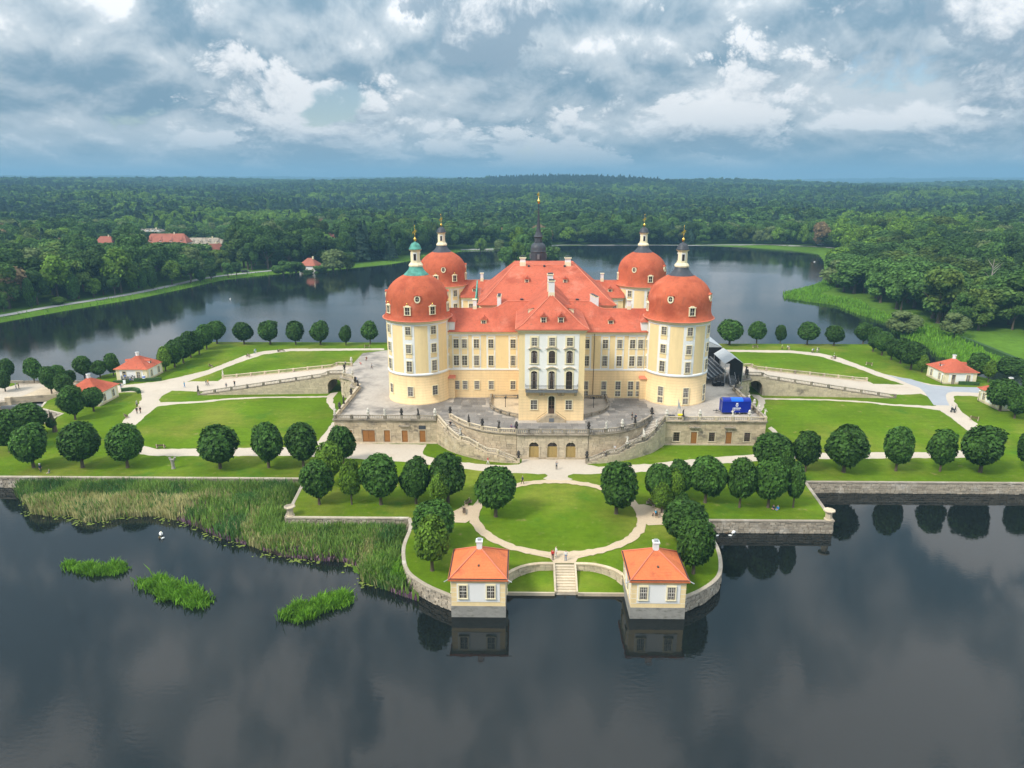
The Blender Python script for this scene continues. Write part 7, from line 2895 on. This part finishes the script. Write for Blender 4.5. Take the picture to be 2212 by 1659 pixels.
G2 = lambda x, y: at(x, y, GZ + .03)
TT = lambda x, y: at(x, y, TZ + .03)
for p, pose, top, pants, lb, face, hair, ex in (
    (G2(1202, 1014.5), 'photo', 'grey', 'black', 'person in grey raising a camera on the plaza before the arcade', 160, 'grey', None),
    (G2(1054, 1003.5), 'walk', 'red', 'white', 'person in red shirt on the path below the left curved staircase', 90, 'brown', None),
    (G2(1129, 1046), 'walk', 'navy', 'black', 'person in dark blue walking on the path left of the plaza', -70, 'grey', None),
    (G2(1194, 1209.5), 'stand', 'red', 'black', 'person with red backpack and black shorts at the head of the lake stairs', 20, 'brown', 'backpack'),
    (G2(1201, 1203), 'stand', 'white', 'white', 'person all in white at the head of the lake stairs', -60, 'khaki', None),
    (G2(1222, 1211), 'stand', 'white', 'jeans', 'person in white top and pale jeans at the head of the lake stairs', 0, 'black', None),
    (at(1416, 1115, GZ) + Vector((0, 0, .04)), 'sit', 'cyan', 'black', 'person in light blue jacket sitting on the bench right of the round lawn', -85, 'grey', None),
    (Vector((-7.7, 130.75, TZ)), 'lean', 'purple', 'black', 'left one of two people leaning on the balustrade left of the arcade', 0, 'black', None),
    (Vector((-6.95, 130.7, TZ)), 'lean', 'purple', 'navy', 'right one of two people leaning on the balustrade left of the arcade', 10, 'brown', None),
    (TT(1410, 905), 'walk', 'black', 'white', 'person in dark striped top and white trousers at the head of the right stairs', -30, 'brown', None),
    (TT(1365, 907), 'stand', 'black', 'black', 'left one of two people in black on the terrace by the right upper curve', 60, 'black', None),
    (TT(1373, 910), 'stand', 'navy', 'black', 'right one of two people in black on the terrace by the right upper curve', -60, 'black', None),
    (Vector((-20.3, 136.2, 6.22)), 'walk', 'black', 'black', 'person in black walking down the left curved staircase', -20, 'black', None),
    (Vector((10.4, 128.3, 3.6)), 'sit', 'black', 'navy', 'person in black sitting on the lower right stairs', 30, 'brown', None),
    (Vector((12.6, 129.3, 4.2)), 'sit', 'white', 'black', 'person in white sitting on the lower right stairs', 30, 'brown', None),
    (TT(803.6, 798), 'walk', 'grey', 'black', 'person in dark grey walking across the left terrace', -60, 'brown', None),
    (TT(777, 787), 'sit', 'white', 'red', 'person in white and red seated at the rear of the left terrace', 60, 'grey', None),
    (TT(792, 779), 'sit', 'brown', 'brown', 'person in brown seated at the rear of the left terrace', 0, 'grey', None),
    (Vector((-46.2, 165.2, TZ)), 'stand', 'blue', 'navy', 'person in blue leaning over the left terrace side', 90, 'white', None),
    (Vector((-45.7, 164.1, TZ)), 'stand', 'white', 'cyan', 'person in white beside the one in blue at the left terrace side', 90, 'grey', None),
    (Vector((-52.6, 180.6, TZ)), 'lean', 'grey', 'black', 'person with grey backpack at the top of the left ramp', 180, 'brown', None),
    (Vector((-80.3, 174.6, 3.55)), 'photo', 'black', 'black', 'person in black with camera on the left ramp', 20, 'black', None),
    (Vector((-82.0, 173.4, 3.3)), 'stand', 'grey', 'grey', 'small person in grey on the left ramp', 0, 'khaki', None),
    (G2(399, 837), 'walk', 'cyan', 'blue', 'person in bright blue at the foot of the left ramp', 90, 'brown', None),
    (G2(450, 832.5), 'walk', 'orange', 'black', 'person in orange walking at the foot of the left ramp', 90, 'brown', None),
    (G2(446, 833.5), 'walk', 'black', 'grey', 'person in black beside the one in orange at the left ramp', 90, 'black', None),
    (G2(550, 764), 'walk', 'white', 'jeans', 'left one of two people in pale clothes on the back left path', 100, 'khaki', None),
    (G2(553, 763.5), 'walk', 'cyan', 'white', 'right one of two people in pale clothes on the back left path', 100, 'brown', None),
    (G2(296.5, 893.5), 'stand', 'black', 'black', 'person in black on the left path, nearest of three', 10, 'black', None),
    (G2(304, 892.5), 'stand', 'black', 'brown', 'smaller person in black dress on the left path', -10, 'black', None),
    (G2(297, 881), 'walk', 'grey', 'black', 'person with pale hat behind the two in black on the left path', 0, 'white', 'hat'),
    (G2(262, 840), 'stand', 'navy', 'jeans', 'left one of two people near the souvenir gatehouse', 0, 'brown', None),
    (G2(265.5, 840), 'stand', 'white', 'white', 'right one of two people near the souvenir gatehouse', 20, 'brown', None),
    (G2(35.6, 842), 'walk', 'white', 'grey', 'person in white walking on the causeway', 100, 'white', 'hat'),
    (G2(41.5, 841), 'walk', 'black', 'khaki', 'taller person in black walking on the causeway', 100, 'grey', None),
    (G2(88.5, 1020), 'stand', 'navy', 'navy', 'person in dark blue standing on the front left lawn', 60, 'khaki', 'hat'),
    (at(107, 1022, GZ) + Vector((0, 0, -.4)), 'sit', 'grey', 'white', 'person in grey sitting on the front left lawn', -80, 'khaki', None),
    (G2(1689, 755), 'stand', 'green', 'black', 'person in light green on the back right path', 0, 'grey', None),
    (G2(1701, 756), 'walk', 'white', 'black', 'left one of a pair on the back right path near the green one', -90, 'brown', None),
    (G2(1704.5, 756.5), 'walk', 'grey', 'pink', 'right one of a pair on the back right path near the green one', -90, 'black', None),
    (G2(1754, 763), 'walk', 'white', 'navy', 'first of four people in a row on the back right path', -100, 'grey', None),
    (G2(1757, 762.3), 'walk', 'jeans', 'black', 'second of four people in a row on the back right path', -100, 'brown', None),
    (G2(1764.5, 762.5), 'walk', 'white', 'grey', 'third of four people in a row on the back right path', -100, 'white', 'hat'),
    (G2(1768, 761), 'walk', 'navy', 'grey', 'fourth of four people in a row on the back right path', -100, 'black', None),
    (at(1801, 775, GZ) + Vector((0, 0, .04)), 'sit', 'white', 'black', 'person in white sitting on the back right bench', 20, 'khaki', 'hat'),
    (at(1680, 1101, GZ) + Vector((0, 0, -.4)), 'sit', 'blue', 'blue', 'person in blue sitting in the grass of the right bastion', -60, 'grey', None),
    (at(1671, 1100, GZ) + Vector((0, 0, -.4)), 'sit', 'navy', 'black', 'person in dark clothes sitting in the grass of the right bastion', -60, 'black', None),
    (G2(2054, 889), 'stand', 'white', 'white', 'person in white beside the pram on the right path', 30, 'grey', None),
    (G2(2063, 888), 'walk', 'grey', 'black', 'person in grey pushing the pram on the right path', 60, 'grey', None),
):
    person(p, pose, top, pants, lb, face, hair, ex)
# pram
p = G2(2058, 890.5)
t = thing('pram', 'dark pram with white wheels on the right path', 'pram', tuple(p), radians(60))
MB().use('darkgrey').hexa([(-.2, -.4, .5), (.2, -.4, .5), (.2, .4, .5), (-.2, .4, .5), (-.26, -.48, .85), (.26, -.48, .85), (.26, .48, .85), (-.26, .48, .85)]).build('basket', t)
MB().use('darkgrey', True).lathe([(.27, .85), (.26, 1.0), (.15, 1.15), (.02, 1.2)], 10, (0, .2)).build('hood', t)
wl = MB().use('tyre').lathe([(.2, -.03), (.2, .03)], 12).use('metalgrey').lathe([(.07, -.05), (.07, .05)], 8).mesh('wheel')
for sx in (-1, 1):
    for sy in (-1, 1):
        o = link('wheel', wl, t, (sx * .28, sy * .36, .2))
        o.rotation_euler = (0, pi / 2, 0)
MB().use('iron').tube([(0, -.45, .8), (0, -.8, 1.05)], [.02, .02], 5).build('handle', t)


# ================================================================== blue trailer with writing
def text_mesh(body, size, m, bold=False):
    cu = bpy.data.curves.new('t', 'FONT')
    cu.body = body
    cu.size = size
    cu.align_x = 'CENTER'
    cu.extrude = .008
    cu.offset = .012 if bold else .004
    cu.resolution_u = 2
    o = bpy.data.objects.new('t', cu)
    COL.objects.link(o)
    dg = bpy.context.evaluated_depsgraph_get()
    dg.update()
    me = bpy.data.meshes.new_from_object(o.evaluated_get(dg))
    bpy.data.objects.remove(o)
    me.materials.clear()
    me.materials.append(MATS[m])
    return me


t = thing('sales_trailer', 'bright blue sales trailer with white lettering and emblem on the right terrace', 'trailer', (39.65, 143.3, TZ + .03))
MB().use('blue').box(-3.0, 3.0, -1.15, 1.15, .45, 2.75).build('body', t)
MB().use('blue').box(-3.05, 3.05, -1.2, 1.2, 2.75, 2.87).build('roof_rim', t)
rf = MB().use('bluelight', True)
n = 8
for (x0, x1, m) in ((-2.95, -1.15, 'blue'), (-1.15, 1.35, 'bluelight'), (1.35, 2.95, 'blue')):
    rf.use(m, True)
    for k in range(n):
        a0, a1 = pi * k / n, pi * (k + 1) / n
        y0_, z0_, y1_, z1_ = -1.1 * cos(a0), 2.87 + .55 * sin(a0), -1.1 * cos(a1), 2.87 + .55 * sin(a1)
        rf.poly([(x0, y0_, z0_), (x1, y0_, z0_), (x1, y1_, z1_), (x0, y1_, z1_)])
rf.use('lead')
for x in (-2.95, 2.95):
    rf.poly([(x, -1.1 * cos(pi * k / n), 2.87 + .55 * sin(pi * k / n)) for k in range(n + 1)])
rf.build('roof', t)
for s in (-1, 1):
    w_ = MB().use('tyre', True).lathe([(.3, -.1), (.33, -.06), (.33, .06), (.3, .1)], 16).use('metalgrey').lathe([(.16, -.11), (.16, .11)], 10)
    for x in (-.45, .45):
        o = w_.build('wheel', t, (x + .3, s * .98, .33))
        o.rotation_euler = (pi / 2, 0, 0)
MB().use('iron').tube([(-3.0, -.5, .5), (-4.3, 0, .5), (-4.6, 0, .5)], [.06, .06, .05], 6).tube([(-3.0, .5, .5), (-4.3, 0, .5)], [.06, .06], 6).tube([(-3.9, 0, .9), (-3.9, 0, .03)], [.05, .05], 6).build('drawbar', t)
MB().use('metalgrey').tube([(-3.08, -.9, .4), (-3.08, -.9, 2.7)], [.03, .03], 6).build('corner_post', t)
o = link('lettering', text_mesh('MEISSNER', .40, 'letter', True), t, (.05, -1.17, 1.28))
o.rotation_euler = (pi / 2, 0, 0)
o = link('lettering', text_mesh('SCHWERTER', .24, 'letter'), t, (.05, -1.17, .98))
o.rotation_euler = (pi / 2, 0, 0)
em = MB().use('letter')
for (rx, rz, hole, zc) in ((.28, .34, .19, 2.06),):
    for k in range(16):
        a0, a1 = 2 * pi * k / 16, 2 * pi * (k + 1) / 16
        pt = lambda r, a: (.05 + r * rx / .28 * cos(a), zc + r * rz / .28 * sin(a))
        p_ = [pt(hole, a0), pt(.28, a0), pt(.28, a1), pt(hole, a1)]
        em.hexa([(q[0], -1.185, q[1]) for q in p_] + [(q[0], -1.155, q[1]) for q in p_])
em.hexa([(-.13, -1.185, 2.38), (.23, -1.185, 2.38), (.23, -1.155, 2.38), (-.13, -1.155, 2.38), (-.19, -1.185, 2.56), (.29, -1.185, 2.56), (.29, -1.155, 2.56), (-.19, -1.155, 2.56)])
em.box(-.03, .13, -1.186, -1.156, 1.98, 2.14)
em.build('emblem', t)

# yellow box cart with frame beside the stairs
t = thing('yellow_crate', 'yellow plastic crate on the terrace near the right stairs', 'crate', (27.3, 139.3, TZ + .03))
MB().use('plastic_yellow').hexa([(-.42, -.3, .25), (.42, -.3, .25), (.42, .3, .25), (-.42, .3, .25), (-.5, -.36, .85), (.5, -.36, .85), (.5, .36, .85), (-.5, .36, .85)]).build('tub', t)
MB().use('plastic_yellow').box(-.53, .53, -.39, .39, .85, .95).build('lid', t)
for x in (-.35, .35):
    MB().use('black').box(x - .05, x + .05, -.3, .3, 0, .25).build('runner', t)
t = thing('cargo_cart', 'small grey cart with upright mast and folded sail cloth by the yellow crate', 'cart', (26.0, 140.2, TZ + .03))
MB().use('darkgrey').hexa([(-.9, -.3, .25), (.3, -.35, .2), (.3, .35, .2), (-.9, .3, .25), (-1.1, -.35, .5), (.35, -.42, .45), (.35, .42, .45), (-1.1, .35, .5)]).build('tray', t)
MB().use('metalgrey').tube([(.5, 0, .4), (1.35, .3, 3.2)], [.04, .03], 6).tube([(-.4, 0, .5), (1.2, .2, 2.4)], [.03, .03], 6).tube([(1.7, .2, .2), (1.3, .3, 3.1)], [.035, .03], 6).build('mast', t)
MB().use('canvas').poly([(.85, .1, 2.0), (1.5, .2, 1.7), (.95, .35, 4.1)]).poly([(.85, .13, 2.0), (.95, .38, 4.1), (1.5, .23, 1.7)]).build('sail_cloth', t)
for x in (-.6, .2):
    o = MB().use('tyre').lathe([(.2, -.04), (.2, .04)], 12).build('wheel', t, (x, -.42, .2))
    o.rotation_euler = (pi / 2, 0, 0)
t = thing('bollard', 'grey stone bollard on the terrace between crate and trailer', 'bollard', (31.6, 139.6, TZ + .02))
MB().use('stonedark', True).lathe([(.16, 0), (.14, .7), (.2, .78), (.1, .95)], 10).build('shaft', t)

# ================================================================== grandstand with tents right of the castle
t = thing('grandstand', 'dark grey seating stand beside the right front tower', 'grandstand', (0, 0, TZ))
NR = 8
for k in range(NR):
    x0 = 37.6 + k * .78
    for j in range(4):
        y0_ = 165.2 + j * 5.9
        if (x0 - 29) ** 2 + (y0_ - 155) ** 2 < 7.8 ** 2:
            continue
        MB().use('darkgrey').box(x0, x0 + .74, y0_, y0_ + 5.8, .25 + k * .38, .35 + k * .38).build('deck', t)
        MB().use('lead').box(x0 + .3, x0 + .68, y0_ + .1, y0_ + 5.7, .62 + k * .38, .70 + k * .38).build('seat_row', t)
for x in (38, 41, 43.6):
    for y_ in (165.4, 171, 177, 183, 188.6):
        MB().use('metalgrey').box(x - .05, x + .05, y_ - .05, y_ + .05, 0, .25 + (x - 37.6) / .78 * .38).build('post', t)
t2 = thing('stand_stairs', 'metal access stairs with handrails at the front of the seating stand', 'stairs', (45.0, 164.2, TZ))
for k in range(9):
    MB().use('metalgrey').box(-.65, .65, k * .27 - 1.2, k * .27 - .92, .2 + k * .24, .25 + k * .24).build('tread', t2)
for s in (-1, 1):
    MB().use('metalgrey').tube([(s * .7, -1.3, 1.0), (s * .7, 1.3, 3.3)], [.04, .04], 6).tube([(s * .7, -1.2, .0), (s * .7, -1.2, 1.05)], [.03, .03], 6).tube([(s * .7, 1.2, .2), (s * .7, 1.2, 3.2)], [.03, .03], 6).build('handrail', t2)
    MB().use('lead').hexa([(s * .68, -1.3, .02), (s * .72, -1.3, .02), (s * .72, 1.4, 2.2), (s * .68, 1.4, 2.2), (s * .68, -1.3, .25), (s * .72, -1.3, .25), (s * .72, 1.4, 2.45), (s * .68, 1.4, 2.45)]).build('string', t2)
t3 = thing('flight_cases', 'stack of black flight cases in front of the seating stand', 'cases', (41.6, 163.9, TZ + .02))
for k, (x, h) in enumerate(((-.9, 1.0), (0, 1.25), (.95, 1.1))):
    MB().use('black').box(x - .42, x + .42, -.5, .5, .1, h).use('metalgrey').box(x - .43, x + .43, -.51, -.47, h - .1, h - .04).build('case', t3)
for (y0_, y1_, xa, xb, ze, zr, lb) in ((165.2, 175.5, 43.4, 47.6, 5.2, 6.7, 'nearer pale canvas tent with black side walls beside the seating stand'), (180, 193, 38.5, 46.4, 5.8, 7.6, 'farther pale canvas tent behind the seating stand')):
    t4 = thing('tent', lb, 'tent', (0, 0, TZ), group='stage tents')
    xm = (xa + xb) / 2
    rf = MB().use('canvas')
    rf.poly([(xa - .2, y0_, ze), (xm, y0_, zr), (xm, y1_, zr), (xa - .2, y1_, ze)][::-1])
    rf.poly([(xm, y0_, zr), (xb + .2, y0_, ze), (xb + .2, y1_, ze), (xm, y1_, zr)][::-1])
    rf.poly([(xa - .2, y0_, ze - .05), (xm, y0_, zr - .05), (xm, y1_, zr - .05), (xa - .2, y1_, ze - .05)])
    rf.poly([(xm, y0_, zr - .05), (xb + .2, y0_, ze - .05), (xb + .2, y1_, ze - .05), (xm, y1_, zr - .05)])
    rf.build('roof', t4)
    MB().use('canvas' if y0_ > 170 else 'black').poly([(xa, y0_ + .05, ze), (xb, y0_ + .05, ze), (xm, y0_ + .05, zr - .05)]).build('gable', t4)
    MB().use('black').box(xa + (1.2 if y0_ < 170 else 0), xb, y0_, y0_ + .06, .0, ze).build('front_wall', t4)
    MB().use('black').box(xb - .06, xb, y0_ + .07, y1_, 0, ze).build('side_wall', t4)
    for x in (xa, xb):
        for y_ in (y0_, (y0_ + y1_) / 2, y1_):
            MB().use('metalgrey').box(x - .06, x + .06, y_ - .06, y_ + .06, 0, ze + .02).build('post', t4)

# ================================================================== souvenir stand
p = at(292, 821)
t = thing('postcard_rack', 'blue and white postcard rack at the souvenir gatehouse door', 'rack', (-108.9, 183.7, GZ))
for k in range(5):
    MB().use('bluelight' if k % 2 else 'letter').box(-.3, .3, -.25, .25, .2 + k * .32, .45 + k * .32).build('shelf', t)
MB().use('iron').tube([(0, 0, 0), (0, 0, 1.9)], [.04, .04], 6).build('pole', t)
t = thing('display_shelf', 'grey display shelf with souvenirs along the gatehouse wall', 'shelf', (-112.6, 183.6, GZ))
for k in range(3):
    MB().use('metalgrey').box(-2.4, 1.2, -.3, .3, .4 + k * .5, .46 + k * .5).build('board', t)
for x in (-2.35, -.6, 1.15):
    MB().use('metalgrey').box(x - .04, x + .04, -.28, .28, 0, 1.6).build('upright', t)
for k in range(10):
    MB().use(('darkgrey', 'letter', 'bluelight', 'wooddark')[k % 4]).box(-2.2 + k * .34, -2.0 + k * .34, -.2, .2, .46 + (k % 3) * .5, .7 + (k % 3) * .5).build('souvenir', t)
t = thing('sandwich_board', 'pale folding sign board before the souvenir gatehouse', 'sign', (-113.0, 181.2, GZ), radians(20))
for s in (-1, 1):
    MB().use('letter').hexa([(-.3, s * .3, 0), (.3, s * .3, 0), (.3, s * .3 - .03, 0), (-.3, s * .3 - .03, 0), (-.3, s * .03, 1.1), (.3, s * .03, 1.1), (.3, s * .03 - .03, 1.1), (-.3, s * .03 - .03, 1.1)]).build('panel', t)
# lamp posts
for (x, y, lb) in ((-139.6, 182.0, 'slim grey lamp post on the causeway'), (107.6, 168.6, 'black lamp bracket post at the far right gatehouse'), (107.2, 184.0, 'black wall lamp post at the right gatehouse corner')):
    t = thing('street_lamp', lb, 'lamp', (x, y, GZ), group='street lamps')
    h = 4.2 if x < 0 else 2.6
    MB().use('metalgrey' if x < 0 else 'iron', True).lathe([(.1, 0), (.06, .3), (.05, h)], 8).build('post', t)
    MB().use('lamp_glass', True).lathe([(.1, h), (.26, h + .12), (.26, h + .3), (.1, h + .42)], 10).build('lamp_head', t)

# ================================================================== swans and ducks
def bird(p, s, m, lb, rz, cat, name):
    t = thing(name, lb, cat, (p.x, p.y, 0), rz, 'water birds', s)
    b = MB().use(m, True)
    b.tube([(0, -.5, .16), (0, -.38, .2), (0, -.05, .24), (0, .32, .2), (0, .55, .26)], [.06, .2, .27, .2, .04], 10)
    b.tube([(0, -.4, .24), (0, -.55, .45), (0, -.5, .7), (0, -.58, .8)], [.09, .06, .05, .065], 8)
    b.build('body', t)
    MB().use('plastic_yellow').tube([(0, -.6, .79), (0, -.74, .74)], [.04, .012], 6).build('bill', t)


for x, y, s, m, lb, rz, c_, nm_ in ((1584.5, 1152, 1.0, 'swan', 'white swan below the right bastion wall', 2.3, 'swan', 'swan'), (1573, 1147, .55, 'duck', 'upper brown cygnet near the swan', 1.0, 'cygnet', 'cygnet'), (1570, 1153, .55, 'duck', 'middle brown cygnet near the swan', 1.6, 'cygnet', 'cygnet'),
                                    (1577, 1158, .55, 'swan', 'pale cygnet just below the swan', 1.2, 'cygnet', 'cygnet'), (1549, 1158.5, .55, 'swan', 'pale cygnet left of the swan family', 1.9, 'cygnet', 'cygnet'),
                                    (348, 1155.5, 1.1, 'swan', 'white swan at the edge of the reed bed', .6, 'swan', 'swan'), (345, 1163, .6, 'duck', 'brown cygnet beside the swan at the reed bed', .4, 'cygnet', 'cygnet'), (352, 1164, .6, 'swan', 'pale cygnet beside the swan at the reed bed', -.4, 'cygnet', 'cygnet'),
                                    (497, 647, 1.0, 'swan', 'white swan far out on the lake at the left', 1, 'swan', 'swan'), (2386 * .7373, 768 * .7373, 1.0, 'swan', 'white swan far out on the lake at the right', 1, 'swan', 'swan')):
    bird(at(x, y, 0), s, m, lb, rz, c_, nm_)

# ================================================================== vehicles on the far shore
def van(p, lb, rz, body='carwhite', h=2.2, ln=5.0, name='parked_van'):
    z = float(ground_z(p.x, p.y)) + .13
    t = thing(name, lb, 'van' if h > 1.8 else 'car', (p.x, p.y, z), rz, 'vehicles on the lake roads')
    w = .95
    MB().use(body).hexa([(-ln / 2, -w, .35), (ln / 2, -w, .35), (ln / 2, w, .35), (-ln / 2, w, .35), (-ln / 2, -w, h * .5), (ln / 2, -w, h * .45), (ln / 2, w, h * .45), (-ln / 2, w, h * .5)]).build('body', t)
    MB().use(body).hexa([(-ln / 2 + .05, -w + .04, h * .5), (ln / 2 - .9, -w + .04, h * .46), (ln / 2 - .9, w - .04, h * .46), (-ln / 2 + .05, w - .04, h * .5),
                         (-ln / 2 + .15, -w + .12, h), (ln / 2 - 1.6, -w + .12, h), (ln / 2 - 1.6, w - .12, h), (-ln / 2 + .15, w - .12, h)]).build('cabin', t)
    MB().use('glass').box(-ln / 2 + .5, ln / 2 - 1.5, -w + .0, w - .0, h * .58, h * .86).build('side_window', t)
    for x in (-ln * .3, ln * .32):
        for s in (-1, 1):
            o = MB().use('tyre').lathe([(.33, -.11), (.33, .11)], 12).use('metalgrey').lathe([(.18, -.12), (.18, .12)], 8).build('wheel', t, (x, s * .86, .33))
            o.rotation_euler = (pi / 2, 0, 0)
    for s in (-1, 1):
        MB().use('letter').box(ln / 2 - .02, ln / 2 + .03, s * .6 - .15, s * .6 + .15, .65, .85).build('headlight', t)


for px, py, lb, rz, bd, h in ((861.5, 535.5, 'left one of two white vans beyond the lake behind the left tower', .5, 'carwhite', 2.3), (878, 535, 'right one of two white vans beyond the lake behind the left tower', .4, 'carwhite', 2.4),
                              (1240.7, 530.3, 'white car parked on the far shore right of the spire', .05, 'carwhite', 1.5), (1772, 536, 'white van parked on the far shore at the right', -.4, 'carwhite', 2.2), (529.5, 588.5, 'dark car on the lake road at the left', .7, 'darkgrey', 1.5)):
    van(at(px, py, 1.3), lb, rz, bd, h, 4.6)
# ================================================================== haze
hz = MB()
hz.box(-8600, 8600, -750, 9600, -3.5, 175)
me = bpy.data.meshes.new('haze')
me.from_pydata(hz.v, [], hz.f)
m = bpy.data.materials.new('haze')
m.use_nodes = True
nt = m.node_tree
nt.nodes.clear()
pv = nt.nodes.new('ShaderNodeVolumePrincipled')
pv.inputs['Color'].default_value = (.28, .55, .78, 1)
pv.inputs['Density'].default_value = .00023
pv.inputs['Anisotropy'].default_value = .0
out = nt.nodes.new('ShaderNodeOutputMaterial')
nt.links.new(pv.outputs[0], out.inputs['Volume'])
me.materials.append(m)
stuff(link('haze', me))
